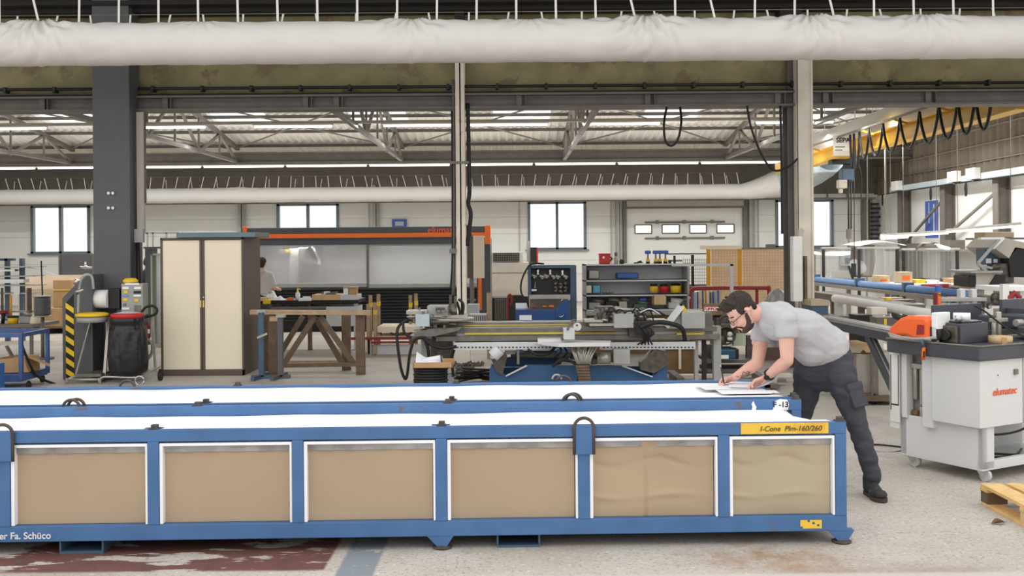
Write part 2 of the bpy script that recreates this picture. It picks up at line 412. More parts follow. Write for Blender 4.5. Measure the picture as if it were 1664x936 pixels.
# pale neighbouring buildings seen through the panes
# sectional door
g = M(); x0, x1 = 3.81, 7.68
wins = [(1032, 1059), (1076, 1104), (1121, 1148), (1165, 1193)]
wx = [(at(a, 372, YB).x, at(b, 372, YB).x) for a, b in wins]; wz = (at(1110, 379, YB).z, at(1110, 365, YB).z)
g.box(x0, x1, YB + .02, YB + .08, 0, wz[0]); g.box(x0, x1, YB + .02, YB + .08, wz[1], 3.05)
xs = x0
for a, b in wx: g.box(xs, a, YB + .02, YB + .08, *wz); xs = b
g.box(xs, x1, YB + .02, YB + .08, *wz)
door = struct('door_1', 'white_panel', g)
g = M()
for a, b in wx:
    for x in (a, b): g.box(x - .02, x + .02, YB, YB + .03, *wz)
    for z in wz: g.box(a, b, YB, YB + .03, z - .02, z + .02)
struct('window_frame', 'mid_steel', g, door)
for a, b in wx: struct('pane', 'window_glass', M().box(a, b, YB + .04, YB + .05, *wz), door)
g = M()
for py in (361, 387):
    z = at(1110, py, YB).z; g.box(at(1048, py, YB).x, at(1178, py, YB).x, YB - .03, YB + .02, z - .03, z + .03)
    for px_ in (1068, 1112, 1157): g.box(at(px_, py, YB).x - .05, at(px_, py, YB).x + .05, YB - .05, YB + .02, z - .05, z + .07)
struct('stiffener', 'mid_steel', g, door)
struct('trim_5', 'mid_steel', M().box(x0 - .12, x0, YB - .12, YB + .02, 0, 3.6).box(x1, x1 + .12, YB - .12, YB + .02, 0, 3.6).box(x0 - .1, x1 + .1, YB - .10, YB + .02, 3.05, 3.12))
struct('trim_6', 'beige_grey', M().box(x0, x1, YB - .2, YB - .02, 3.12, 3.42))
# right wall
XR = 12.15
struct('wall_right', 'white_panel', M().box(XR, XR + .15, 10, YB + .15, 0, 3.45))
g = M()
def fr(u, w):
    return V((XR - .05 + .04 * math.sin(u * 400), 10 + 24 * u, 3.45 + 2.2 * w))
struct('trim_7', 'upper_cladding', g.grid(fr, 480, 1, False))
g = M()
for i in range(3): g.box(XR - .09 - .02, XR - .03, 10, 34, 3.9 + i * .42, 3.93 + i * .42)
struct('trim_8', 'mid_steel', g)
for i, y in enumerate((31.2, 28.1, 25.0, 21.9, 18.8)):
    struct('trim_%d' % (9 + i), 'dark_steel', M().box(XR - .32, XR - .29, y - .14, y + .14, 0, 3.5).box(XR - .03, XR, y - .14, y + .14, 0, 3.5).box(XR - .30, XR, y - .015, y + .015, 0, 3.5))
struct('wall_left', 'white_panel', M().box(-24.15, -24, 10, YB + .15, 0, 5))
# roof of the far hall: corrugated sheet with skylights
SKY = [-12.2, -7.5, -3.66, .30, 4.45, 8.6]
YS = [15.0, 24.0, 26.9, 29.1, 34.2]
ZS = [4.95, 6.0, 5.62, 5.33, 4.66]
nx = 600; X0, X1 = -24.0, 12.3
def sky_col(i):
    x = X0 + (X1 - X0) * (i + .5) / nx
    return any(abs(x - s) < .82 for s in SKY)
def froof(u, w):
    j = int(round(w * 4)); x = X0 + (X1 - X0) * u
    return V((x, YS[j], ZS[j] + .025 * (1 if int(round(u * nx)) % 4 < 2 else -1)))
struct('ceiling', 'roof_sheet', M().grid(froof, nx, 4, False, skip=lambda i, j: j == 2 and sky_col(i)))
for i, s in enumerate(SKY):
    o = struct('window_%d' % (i + 5), 'white_paint', M().bar((s - .82, 26.9, 5.66), (s - .82, 29.1, 5.375), .06, .10).bar((s + .82, 26.9, 5.66), (s + .82, 29.1, 5.375), .06, .10).bar((s - .8, 29.1, 5.355), (s + .8, 29.1, 5.355), .05, .08))
    struct('pane', 'window_glass', M().add([(s - .82, 26.9, 5.66), (s + .82, 26.9, 5.66), (s + .82, 29.1, 5.375), (s - .82, 29.1, 5.375)], [(0, 1, 2, 3)]), o)
def roofz(y):
    for k in range(4):
        if YS[k] <= y <= YS[k + 1]: return ZS[k] + (ZS[k + 1] - ZS[k]) * (y - YS[k]) / (YS[k + 1] - YS[k])
    return ZS[-1]
n = 14
for y in (17.5, 20.0, 22.4, 24.3, 26.1, 27.85, 29.5, 31.25, 33.1):   # purlins
    z = roofz(y) - .04; struct('trim_%d' % n, 'dark_steel', M().box(X0, X1, y - .025, y + .025, z - .085, z - .078).box(X0, X1, y - .006, y + .006, z - .08, z).box(X0, X1, y - .025, y + .025, z - .01, z)); n += 1
struct('trim_%d' % n, 'dark_steel', M().box(X0, X1, 30.96, 31.06, 4.44, 4.72).box(X0, X1, 30.85, 31.17, 4.41, 4.45).box(X0, X1, 30.85, 31.17, 4.70, 4.74)); n += 1
# roof trusses, each a thing in the hall's depth
tr = thing('roof_truss', 'grey lattice roof truss seen between the second and third skylight from the left', 'truss', 'lattice roof trusses')
xt = -3.3 - .0
ys = [15.6 + i * (31 - 15.6) / 8 for i in range(9)]
tr.part('top_chord', 'dark_steel', M().bar((xt, 15.6, roofz(15.6) - .22), (xt, 24, roofz(24) - .24), .12, .1).bar((xt, 24, roofz(24) - .24), (xt, 31, roofz(31) - .22), .12, .1))
tr.part('bottom_chord', 'dark_steel', M().bar((xt, 15.6, 4.36), (xt, 31, 4.46), .10, .09))
g = M()
for i in range(8):
    a = (xt, ys[i], 4.38) if i % 2 == 0 else (xt, ys[i], roofz(ys[i]) - .24); b = (xt, ys[i + 1], roofz(ys[i + 1]) - .24) if i % 2 == 0 else (xt, ys[i + 1], 4.42)
    g.bar(a, b, .07, .06)
    g.bar((xt, ys[i], 4.38), (xt, ys[i], roofz(ys[i]) - .24), .045)
tr.part('web', 'mid_steel', g)
for x, lb in ((-8.3, 'grey lattice roof truss just right of the dark column'), (1.6, 'grey lattice roof truss above the hanging cable loop'), (6.5, 'grey lattice roof truss ending left of the yellow crane girder'), (-13.3, 'grey lattice roof truss left of the dark column')):
    tr.dup(x + 3.3, 0, 0, lb)
rods = [(-13.3, -8.3), (-8.3, -3.3), (-3.3, 1.6), (1.6, 6.5), (6.5, 11.8)]
names = ['leftmost roof bay behind the dark column', 'roof bay above the tambour cabinet', 'roof bay left of the beige column top', 'roof bay above the grey shelving', 'roof bay above the yellow crane']
for (a, b), nm in zip(rods, names):
    g = M()
    a, b = a + .1, b - .1
    for ya, yb in ((18.5, 24), (25.2, 30.6))[1 if b > 10 else 0:]:
        g.cyl((a, ya, roofz(ya) - .32), (b, yb, roofz(yb) - .32), .022, n=6); g.cyl((b, ya, roofz(ya) - .3), (a, yb, roofz(yb) - .3), .022, n=6)
    one('bracing_rods', 'crossed thin steel bracing rods in the ' + nm, 'bracing', 'mid_steel', g, 'crossed roof bracing rods')
# lamp rows of the far hall
def lamp(x, y, z, w, label, grp):
    t = thing('fluorescent_lamp', label, 'lamp', grp)
    t.part('housing', 'white_paint', M().box(x, x + w, y - .05, y + .05, z + .02, z + .05))
    t.part('tube', 'lamp_white', M().cyl((x + .03, y, z), (x + w - .03, y, z), .028, n=8))
    return t
low = ['at the far left end', 'above the leftmost window', 'just left of the dark column', 'above the tambour cabinet', 'above the machine stripe', 'above the small blue notice', 'crossing the beige column', 'above the tall window', 'above the red toolbox', 'above the sectional door', 'nearest the crane tip']
for i, k in enumerate(low): lamp(-19.3 + 2.5 * i, 30.8, 4.30, 2.46, 'white tube lamp of the lower row, ' + k, 'lower row of tube lamps')
upp = [(-11.6, 'at the far left above the blue rack'), (-8.2, 'just right of the dark column'), (-5.5, 'below the third skylight from the left'), (-2.75, 'just left of the beige column'), (-.9, 'just right of the beige column'), (1.5, 'left of the hanging black cable loop'), (5.2, 'just left of the grey and beige column')]
for x, lb in upp: lamp(x, 21.8, 4.42, 1.7, 'white tube lamp of the upper row, ' + lb, 'upper row of tube lamps')
struct('trim_%d' % n, 'beige_grey', M().box(X0, 6.4, 21.75, 21.85, 4.47, 4.53)); n += 1

# ------------------------------------------------------------------ row of columns, crane beam and olive fascia, 15 m away
YC = 15.0
struct('wall_front', 'olive_board', M().box(-14, 12.1, 15.10, 15.22, 4.14, 5.25))
for i, x in enumerate((-8.9, -3.6, -2.55, 1.2, 2.75, 5.6, 7.4)): pass
struct('trim_%d' % n, 'dark_beam', M().box(-14, 12.1, 14.75, 15.25, 5.24, 5.9).box(-14, 12.1, 14.55, 14.75, 5.30, 5.36)); n += 1
struct('trim_%d' % n, 'dark_steel', M().box(-14, 12.1, 14.98, 15.06, 3.84, 4.03).box(-14, 12.1, 14.86, 15.18, 3.83, 3.86).box(-14, 12.1, 14.86, 15.18, 4.02, 4.05)); n += 1
struct('trim_%d' % n, 'olive_board', M().box(-14, 12.1, 15.05, 15.15, 4.05, 4.14)); n += 1
g = M().tube([(-14, 14.95, 4.17), (-6, 14.95, 4.165), (-1, 14.95, 4.16), (12, 14.95, 4.15)], .022).tube([(-14, 14.93, 4.09), (-6, 14.93, 4.07), (12, 14.93, 4.06)], .014)
for i in range(36): g.box(-13.9 + i * .72, -13.86 + i * .72, 14.92, 15.06, 4.12, 4.2)
one('conduit_pipe', 'dark conduit pipe run clipped along the foot of the olive fascia', 'pipe', 'black_steel', g)
g = M()
for x in (-6.85, -5.05, -3.0, -2.55, .12, 2.0, 3.9, 4.6, 6.1, 8.6): g.box(x - .04, x + .04, 14.92, 15.0, 3.84, 4.06).box(x + .09, x + .10, 14.88, 15.0, 3.85, 4.03)
struct('trim_%d' % n, 'dark_steel', g); n += 1
struct('ceiling_shade', 'dark_beam', M().box(-14, 12.1, 10.6, 15.2, 6.3, 6.4))  # unseen strip of roof, added to shade the top of the big duct
def colrect(px0, px1, y0, dep, z1=5.25):
    a, b = at(px0, 300, y0).x, at(px1, 300, y0).x
    return (a, b, y0, y0 + dep, 0, z1)
a, b = at(151, 300, 14.6).x, at(211, 300, 14.6).x
g = M().box(a, b, 14.6, 15.0, 0, 5.9)
t = struct('trim_%d' % n, 'dark_column', g, bev=.01); n += 1
g = M()
for py in (314, 338):
    for p in (177, 184):
        c = at(p, py, 14.59); g.cyl((c.x, 14.57, c.z), (c.x, 14.62, c.z), .022, n=10)
struct('bolt', 'chrome', g, t)
a, b = at(199, 300, 14.85).x, at(216, 300, 14.85).x
struct('trim_%d' % n, 'mid_steel', M().box(a, b + .08, 14.9, 15.0, 0, 3.8), bev=.004); n += 1
t = thing('cable_duct_run', 'bundle of grey vertical conduits and trunking on the right flank of the dark column', 'conduit')
t.part('trunking', 'beige_grey', M().px(222, 182, 233, 380, 14.8, .08).px(212, 182, 217, 470, 14.86, .04))
t.part('pipe', 'mid_steel', M().tube([at(219, 182, 14.82), at(219, 430, 14.82)], .016).tube([at(236, 182, 14.86), at(237, 330, 14.86)], .012))
t.part('junction_box', 'machine_grey', M().px(218, 372, 232, 394, 14.74, .08))
t.part('cable', 'black_rubber', M().tube([at(224, 394, 14.8), at(226, 470, 14.8), at(224, 600, 14.8)], .03))
# beige column in the middle
a, b = at(741, 300, 14.8).x, at(756, 300, 14.8).x
g = M().box(a, b, 14.8, 14.83, 0, 4.85).box(a, b, 15.05, 15.08, 0, 4.85).box((a + b) / 2 - .01, (a + b) / 2 + .01, 14.8, 15.08, 0, 4.85)
g.box(a - .12, b + .12, 14.72, 15.1, 0, .10).box(a - .05, b + .05, 14.76, 15.1, .10, .5)
struct('trim_%d' % n, 'beige_steel', g); n += 1
t = thing('column_cables', 'dark vertical cables and pipe strapped to both sides of the beige column', 'cable')
t.part('pipe', 'dark_steel', M().tube(curve([at(737, 130, 14.9), at(738, 300, 14.9), at(737, 480, 14.9)]), .028))
t.part('cable', 'black_rubber', M().tube(curve([at(760, 168, 14.86), at(763, 300, 14.86), at(761, 330, 14.86), at(765, 350, 14.86), at(759, 400, 14.86)]), .03).tube(curve([at(734, 180, 14.88), at(735, 400, 14.88), at(732, 470, 14.88)]), .012))
t.part('clip', 'mid_steel', M().px(731, 262, 762, 266, 14.78, .2).px(730, 404, 742, 412, 14.78, .1))
struct('trim_%d' % n, 'dark_beam', M().box(a, b, 14.8, 15.08, 4.85, 5.9).box(at(1290, 20, 14.8).x - .2, at(1290, 20, 14.8).x + .12, 14.8, 15.08, 4.85, 5.9)); n += 1
# grey and beige column at the right
a, b = at(1281, 300, 15.0).x, at(1303, 300, 15.0).x
struct('trim_%d' % n, 'dark_steel', M().box(a, b, 15.0, 15.02, 0, 5.3).box((a + b) / 2 - .01, (a + b) / 2 + .01, 15.0, 15.3, 0, 5.3).box(a, b, 15.28, 15.3, 0, 5.3)); n += 1
a, b = at(1298, 300, 14.7).x, at(1322, 300, 14.7).x
struct('trim_%d' % n, 'beige_steel', M().box(a, b, 14.72, 14.75, 0, 4.85).box(a, a + .03, 14.7, 14.95, 0, 4.85).box(b - .03, b, 14.7, 14.95, 0, 4.85)); n += 1
t = thing('cable_trunking', 'white painted steel trunking box standing against the grey and beige column', 'trunking')
t.part('body', 'white_paint', M().px(1289, 384, 1304, 490, 14.5, .16), bev=.005); t.part('top_box', 'beige_grey', M().px(1298, 371, 1305, 384, 14.52, .12))
t.part('side_strip', 'wood_old', M().px(1308, 416, 1312, 490, 14.52, .1))
# ------------------------------------------------------------------ racks of profiles in the foreground
RZ = .021
def rack(label, loc):
    t = T('profile_rack', label, 'rack', 'blue profile racks', loc, RZ); ALL.append(t)
    L0, Wd = -6.75, .95
    PX = [-.035, -.743, -1.585, -2.438, -3.292, -4.146, -5.02, -5.87, -6.715]
    w = .066
    def beam(y0, y1, z0, z1): return M().box(L0, 0, y0, y1, z0, z1)
    t.part('bottom_rail', 'rack_blue', beam(0, .06, .078, .17), bev=.004)
    t.part('top_rail', 'rack_blue', beam(0, .06, .662, .735), bev=.004)
    t.part('bottom_rail', 'rack_blue', beam(Wd - .06, Wd, .078, .17), bev=.004)
    t.part('top_rail', 'rack_blue', beam(Wd - .06, Wd, .662, .735), bev=.004)
    g = M()
    for x in PX: g.box(x - w / 2 + .005, x + w / 2 - .005, .06, Wd - .06, .085, .15)
    t.part('cross_member', 'rack_blue', g)
    t.part('floor_sheet', 'steel_blue', M().box(L0 + .03, -.03, .06, Wd - .06, .15, .16))
    for y in (-.004, Wd - .062):
        for i, x in enumerate(PX):
            t.part('post', 'rack_blue', M().box(x - w / 2, x + w / 2, y, y + .066, .17, .662), bev=.004)
            if i in (0, 3, 5):
                t.part('stacking_stub', 'rusty_steel', M().box(x - .015, x + .022, y + .01, y + .05, .735, .762).box(x - .028, x + .032, y + .004, y + .06, .735, .742), bev=.002)
    for y in (-.018, Wd + .018):
        for x in (PX[2 + 0 - 0] if False else PX[2], PX[6]):
            h = [V((x - .058, y, .56)), V((x - .058, y, .70))] + loop((x, y, .72), .058, 12, 180, 0) + [V((x + .058, y, .70)), V((x + .058, y, .56))]
            t.part('lifting_eye', 'rusty_steel', M().tube(h, .0098, 10))
            t.part('lug_plate', 'rack_blue', M().box(x - .05, x + .05, *((y - .004, y + .0205) if y < .5 else (y - .0205, y + .004)), .56, .735), bev=.003)
    for y in (.033, Wd - .033):
        for x in (PX[0] + .01, PX[4] + .854, PX[8]):
            t.part('foot', 'rack_blue', M().add([(x - .09, y - .03, .08), (x + .07, y - .03, .08), (x + .07, y + .03, .08), (x - .09, y + .03, .08), (x - .03, y - .03, .018), (x + .03, y - .03, .018), (x + .03, y + .03, .018), (x - .03, y + .03, .018)],
                   [(0, 1, 5, 4), (1, 2, 6, 5), (2, 3, 7, 6), (3, 0, 4, 7), (4, 5, 6, 7), (0, 3, 2, 1)]))
            t.part('foot_plate', 'rusty_steel', M().lathe([(0, .0), (.055, 0), (.06, .01), (.03, .02), (0, .02)], (x, y, 0), 18))
    for x in (-1.98, -4.58):
        for y in (.02,):
            t.part('fork_pocket', 'steel_blue', M().box(x - .13, x - .12, y, y + .9, 0.012, .08).box(x + .12, x + .13, y, y + .9, 0.012, .08).box(x - .13, x + .13, y, y + .9, 0, .014))
    return t
RX, RY = 2.005, 6.15
near = rack('long blue steel profile rack at the very front, with handwritten yellow tape', (RX, RY, 0))
far = rack('blue steel profile rack standing directly behind the front one, beside the bending man', (RX, RY + 1.02, 0))
a = near.part('label_tape', 'tape_yellow', M().grid(lambda u, v: V((-.64 + .53 * u, -.0035 + .0015 * math.sin(u * 40), .667 + .066 * v)), 40, 2))
letter(near, 'I-Cone  Plm-160/260', .045, 'ink', (-.34, -.007, .697), parent=a, shear=.25, xs=.98)
near.part('tape_remnant', 'tape_yellow', M().grid(lambda u, v: V((-.285 + .13 * u, -.003, .095 + .052 * v)), 9, 4, False, skip=lambda i, j: (i * 7 + j * 5) % 9 == 0), label='torn yellow tape remnant')
letter(near, 'er Fa. Schüco', .056, 'letter_white', (-4.90, -.004, .115), bold=.001, xs=1.0)
near.part('number_sticker', 'label_white', M().prism([(-.20 + a_, .666 + b_) for a_, b_ in ((0, .0), (.015, .06), (.05, .075), (.10, .07), (.112, .04), (.105, .0), (.05, -.004))], .885, .889))
letter(near, 'F -13', .052, 'ink_black', (-.145, .883, .702), bold=.001)
g = M().prism([(-.345 + a_, .668 + b_) for a_, b_ in ((0, 0), (.005, .02), (-.002, .04), (.012, .062), (.02, .04), (.032, .02), (.028, 0))], .886, .889)
near.part('sticker_scrap', 'label_white', g)

def liner(label, xa, xb, rump=0, m='cardboard'):
    """one bay of the front rack: a cardboard sheet with a white foam edge and a clear strip at its top"""
    t = T('cardboard_sheet', label, 'cardboard', 'cardboard sheets in the bays of the front rack', (RX, RY, 0), RZ); ALL.append(t)
    rnd = random.Random(int(abs(xa) * 100))
    def f(u, v):
        x = xa + .02 + (xb - xa - .04) * u; z = .172 + .456 * v; y = .046
        y += .003 * math.sin(u * 3 + v * 2)
        if rump:
            e = math.exp(-((v - .70 + .06 * math.sin(u * 9)) / .05) ** 2) * .012 - math.exp(-((v - .27 + .03 * math.sin(u * 7)) / .04) ** 2) * .010
            y += e * (.6 + .4 * math.sin(u * 11 + 1)) - .010 * math.sin(math.pi * u) * math.sin(v * 7)
            if rump == 2: y += .022 * math.exp(-abs(u - .44) / .012) * max(0, min(1, (.85 - v) * 3)) - .012 * math.exp(-abs(u - .44) / .10)
        return V((x, y, z))
    t.part('sheet', m, M().grid(f, 90, 50))
    t.part('foam_edge', 'foam_white', M().box(xa, xb, .004, .075, .634, .652).box(xa, xa + .020, .004, .075, .172, .636).box(xb - .014, xb, .004, .075, .172, .636), bev=.003)
    t.part('clear_strip', 'clear_wrap', M().grid(lambda u, v: V((xa + .02 + (xb - xa - .034) * u, .036 + .003 * math.sin(u * 30), .594 + .042 * v)), 60, 2))
    return t
w = .033
PX = [-.035, -.743, -1.585, -2.438, -3.292, -4.146, -5.02, -5.87]
names = [('rumpled cardboard sheet in the end bay under the yellow tape', 1, 'cardboard_pale'), ('cardboard sheet with a vertical crease, right of the nearest lifting eye', 2, 'cardboard'),
         ('smooth cardboard sheet just left of the right hand lifting eye', 0, 'cardboard'), ('smooth cardboard sheet right of the post with the pointed foot', 0, 'cardboard'),
         ('smooth cardboard sheet left of the post with the pointed foot', 0, 'cardboard'), ('smooth cardboard sheet above the white rack lettering', 0, 'cardboard'),
         ('leftmost sliver of cardboard sheet, left of the outer lifting eye', 0, 'cardboard')]
for i, (lb, r_, m) in enumerate(names):
    liner(lb, PX[i + 1] + w + .002, PX[i] - w - .002, r_, m)
# white foam wrapped profile bundles lying on the racks
def wrap(name, label, oy, xe, bumps, zf=.737, zr=.668):
    t = T(name, label, 'foam wrap', 'white foam covers on the racks', (RX, RY + oy, 0), RZ); ALL.append(t)
    rnd = random.Random(bumps)
    ph = [rnd.random() * 6 for _ in range(6)]
    def top(u, v):
        x = -6.66 + (6.66 + xe) * u - (.05 * v + .03 * math.sin(v * 9)) * (u > .995); y = .012 + .872 * v
        w_ = min(1, max(0, (v - .07) * 5))
        z = zf + (zr - zf) * w_ + (.004 * math.sin(v * 14 + ph[0]) + .002 * math.sin(u * 55 + ph[1] + v * 3) + .002 * math.sin(u * 23 + ph[2])) * w_
        return V((x, y, z))
    t.part('cover', 'foam_white', M().grid(top, 300, 30, skip=lambda i, j: j < 2 and any(abs((-6.66 + (6.66 + xe) * (i + .5) / 300) - q) < .05 for q in (-.035, -2.438, -4.146))))
    g = M()
    for k in range(8):
        y = .085 + k * .098; g.box(-6.6, xe - .04 - .02 * (k % 3), y, y + .075, .17, zr - .012)
    t.part('bundle', 'foam_white', g)
    return t
wrap('foam_cover', 'white foam cover over the profiles in the front rack', 0, -.085, 3)
wrap('foam_cover', 'white foam cover over the profiles in the rear rack, under the papers', 1.02, -.10, 5, .737, .720)

# ------------------------------------------------------------------ the fabric air ducts
def duct(label, y, z, r, x0, x1, pins, m, name='fabric_air_duct', nu=1300, sag=.0):
    t = thing(name, label, 'air duct')
    def f(u, v):
        x = x0 + (x1 - x0) * u; a = 2 * math.pi * v; rr = r
        zz = 0
        b = (a - math.pi / 2) % (2 * math.pi); b = b if b < math.pi else b - 2 * math.pi      # angle from the top
        for xp, k in pins:
            dx = x - xp; sd = abs(b) * r; q = math.hypot(dx, sd)
            ph = math.atan2(dx, sd + .02)
            e = min(1, q * 6) * math.exp(-q / .42) * min(1, (math.pi - abs(b)))
            rr += k * e * (.10 * abs(math.sin(6.5 * ph + .8 * math.sin(q * 9))) - .05 + .022 * math.sin(17 * ph + q * 14))
            if abs(b) < .6: zz += k * .028 * math.exp(-abs(dx) / .30) * (1 - abs(b) / .6)
            rr += k * .010 * math.exp(-(dx / .022) ** 2) * min(1, abs(b))
        rr += .003 * math.sin(x * 5.3 + 2 * a) + .002 * math.sin(x * 17 + a)
        zz += sag * math.sin(x * 1.1)
        top = .9 + .1 * abs(math.cos(a)) if math.sin(a) > 0 else 1.0
        return V((x, y + rr * math.cos(a), z + zz + rr * math.sin(a) * 1.0))
    t.part('sleeve', m, M().grid(f, nu, 56))
    return t
YD = 13.0
zt = (at(832, 33, YD).z + at(832, 101, YD).z) / 2; rd = (at(832, 33, YD).z - at(832, 101, YD).z) / 2
pins = [(at(p, 60, YD).x, k) for p, k in ((65, 1.2), (668, .7), (1048, 1.2), (1314, 1.0), (1500, .7), (330, .25), (860, .3))]
d1 = duct('big white fabric air duct hung in front of the olive fascia', YD, zt, rd, -8.2, 8.2, pins, 'fabric_duct')
k = 0
for i in range(28):
    p = 65 + i * 64.5 - 64.5; x = at(p, 40, YD).x
    dxs = (-.13 if i in (1, 16, 18, 21) else .01 * math.sin(i * 7))
    d1.part('strap', 'strap_white', M().bar((x, YD - .02, zt + rd - .012), (x + dxs, YD - .02, zt + rd + .55), .028, .006, (0, 1, 0)))
    p = 50 + i * 61 - 20; x = at(p, 40, YD + .2).x
    d1.part('strap', 'strap_white', M().bar((x, YD + .15, zt + rd - .04), (x + .04 * math.sin(i * 2.1), YD + .18, zt + rd + .15), .024, .006, (0, 1, 0)))
d1.part('support_wire', 'mid_steel', M().cyl((-8.2, YD + .18, zt + rd + .15), (8.2, YD + .18, zt + rd + .15), .006, n=6).cyl((-8.2, YD - .02, zt + rd + .55), (8.2, YD - .02, zt + rd + .55), .006, n=6))
YF = 32.3
zf = (at(832, 303, YF).z + at(832, 325, YF).z) / 2; rf = .235
d2 = duct('slim white fabric air duct running along the far wall above the windows', YF, zf, rf, -19, 7.35, [(-8.6, .6)], 'far_duct', nu=200)
for i in range(59):
    x = -16.3 + i * .405
    d2.part('strap', 'strap_white', M().bar((x, YF, zf + rf - .01), (x - (.10 * math.sin(i * .21 + 1.2)), YF - .02, zf + rf + .36), .022, .006, (0, 1, 0)))
    if i % 2 and i < 76: d2.part('strap', 'strap_white', M().bar((x + .1, YF + .12, zf + rf - .05), (x + .1 + .06 * math.sin(i * .3), YF + .14, zf + rf + .28), .018, .006, (0, 1, 0)))
d2.part('support_wire', 'mid_steel', M().cyl((-19, YF - .02, zf + rf + .36), (7.35, YF - .02, zf + rf + .36), .008, n=6))
# corner and the duct coming down the hall's right side
t = thing('air_duct_elbow', 'silvery duct elbow with a crinkled skin, right of the grey and beige column', 'air duct')
pts = [V((7.3 + 2.1 * math.sin(R(a_)), YF - 2.1 + 2.1 * math.cos(R(a_)), zf + .95 * (a_ / 90.0) ** 1.3)) for a_ in range(0, 91, 5)]
g = M(); rings = []
for i, p in enumerate(pts):
    dr = (pts[min(i + 1, len(pts) - 1)] - pts[max(i - 1, 0)]).normalized(); sx = dr.cross(V((0, 0, 1))).normalized(); sz = sx.cross(dr)
    rr = .24 + .26 * min(1, i / 9) * (1 + .05 * (i % 2))
    rings.append([p + (sx * math.cos(R(j * 18)) + sz * math.sin(R(j * 18))) * rr for j in range(20)])
def elbow(r0, r1): return M().add([q for rg in rings[r0:r1] for q in rg], [(i * 20 + j, i * 20 + (j + 1) % 20, (i + 1) * 20 + (j + 1) % 20, (i + 1) * 20 + j) for i in range(r1 - r0 - 1) for j in range(20)], True)
t.part('sleeve', 'far_duct', elbow(0, 8)); t.part('crinkled_sleeve', 'tray_grey', elbow(7, len(rings)))
t = thing('fabric_air_duct', 'white fabric air duct running towards us above the yellow crane girder', 'air duct')
t.part('sleeve', 'far_duct', M().lathe([(.30, 0), (.31, 1), (.30, 3), (.31, 6), (.30, 10), (.31, 14.5)], (8.35, 15.6, 4.52), 24, 'Y'))
for i in range(11):
    y = 16.4 + i * 1.2; t.part('strap', 'strap_white', M().bar((8.35, y, 4.80), (8.35, y, roofz(y) - .05), .02, .006))

# ------------------------------------------------------------------ the yellow bridge crane
t = thing('bridge_crane', 'yellow overhead crane girder running back along the right side of the hall', 'crane')
XG, ZG = 7.9, 4.19
t.part('girder', 'crane_yellow', M().box(XG - .02, XG + .02, 15.7, 28.6, ZG - .31, ZG).box(XG - .14, XG + .14, 15.7, 28.6, ZG - .02, ZG).box(XG - .14, XG + .14, 15.7, 28.6, ZG - .33, ZG - .30))
t.part('end_carriage', 'crane_yellow', M().box(XG - .3, XG + .2, 28.6, 29.5, ZG - .34, ZG - .02), bev=.05)
t.part('cable_rail', 'mid_steel', M().box(XG - .42, XG - .38, 15.7, 26, ZG + .06, ZG + .10))
g = M()
for i in range(6): g.bar((XG - .13, 16.2 + i * 1.9, ZG - .03), (XG - .40, 16.2 + i * 1.9, ZG + .06), .04)
t.part('bracket', 'crane_yellow', g)
ys = [15.9, 16.5, 17.15, 17.9, 18.75, 19.7, 20.6, 21.4, 22.0, 22.35, 22.6]
for i in range(len(ys) - 1):
    dep = .62 if ys[i + 1] - ys[i] > .55 else .75
    pts = [V((XG - .40, ys[i] + (ys[i + 1] - ys[i]) * k / 12, ZG + .04 - dep * math.sin(math.pi * k / 12) ** .75)) for k in range(13)]
    t.part('festoon_cable', 'black_rubber', M().tube(pts, .026, 6))
p = at(1385, 228, 24.0)
b = t.part('maker_plate', 'label_white', M().box(XG - .52, XG - .125, 23.4, 23.42, 3.84, 4.30))
letter(t, 'SEPA', .15, 'ink_black', (XG - .30, 23.39, 4.19), parent=b, bold=.003)
for zz, w_ in ((4.03, .22), (3.96, .16)): b2 = t.part('rule', 'ink', M().box(XG - .48, XG - .48 + w_, 23.395, 23.4, zz, zz + .018), b)
h = thing('chain_hoist', 'electric chain hoist with grey motor, hanging below the yellow crane girder', 'hoist')
YH = 24.6
h.part('motor', 'steel_blue', M().px(1369, 274, 1388, 294, YH, .3), bev=.02)
h.part('trolley', 'black_steel', M().px(1352, 254, 1392, 266, YH, .3, z1=3.86).px(1372, 264, 1384, 276, YH + .1, .1))
h.part('chain_bag', 'beige_grey', M().px(1363, 292, 1377, 306, YH - .1, .2).px(1364, 305, 1370, 314, YH - .05, .1), bev=.02)
h.part('chain', 'black_steel', M().cyl(at(1379, 292, YH), at(1379, 372, YH), .02, n=6).cyl(at(1383, 292, YH), at(1383, 372, YH), .015, n=6))
h.part('hook_block', 'dark_steel', M().px(1377, 372, 1384, 388, YH - .04, .1), bev=.01)
h.part('control_cable', 'black_rubber', M().tube(curve([at(1392, 262, YH), at(1400, 288, YH), at(1399, 340, YH), at(1400, 392, YH)]), .012, 6))
pd = thing('crane_pendant', 'crane control pendant hanging on a thin cable beside the hoist chain', 'control')
pd.part('cable', 'black_rubber', M().cyl(at(1388, 258, YH + .02), at(1388, 430, YH + .02), .010, n=6)); pd.part('grip', 'black_steel', M().px(1384, 428, 1392, 450, YH, .06), bev=.01)
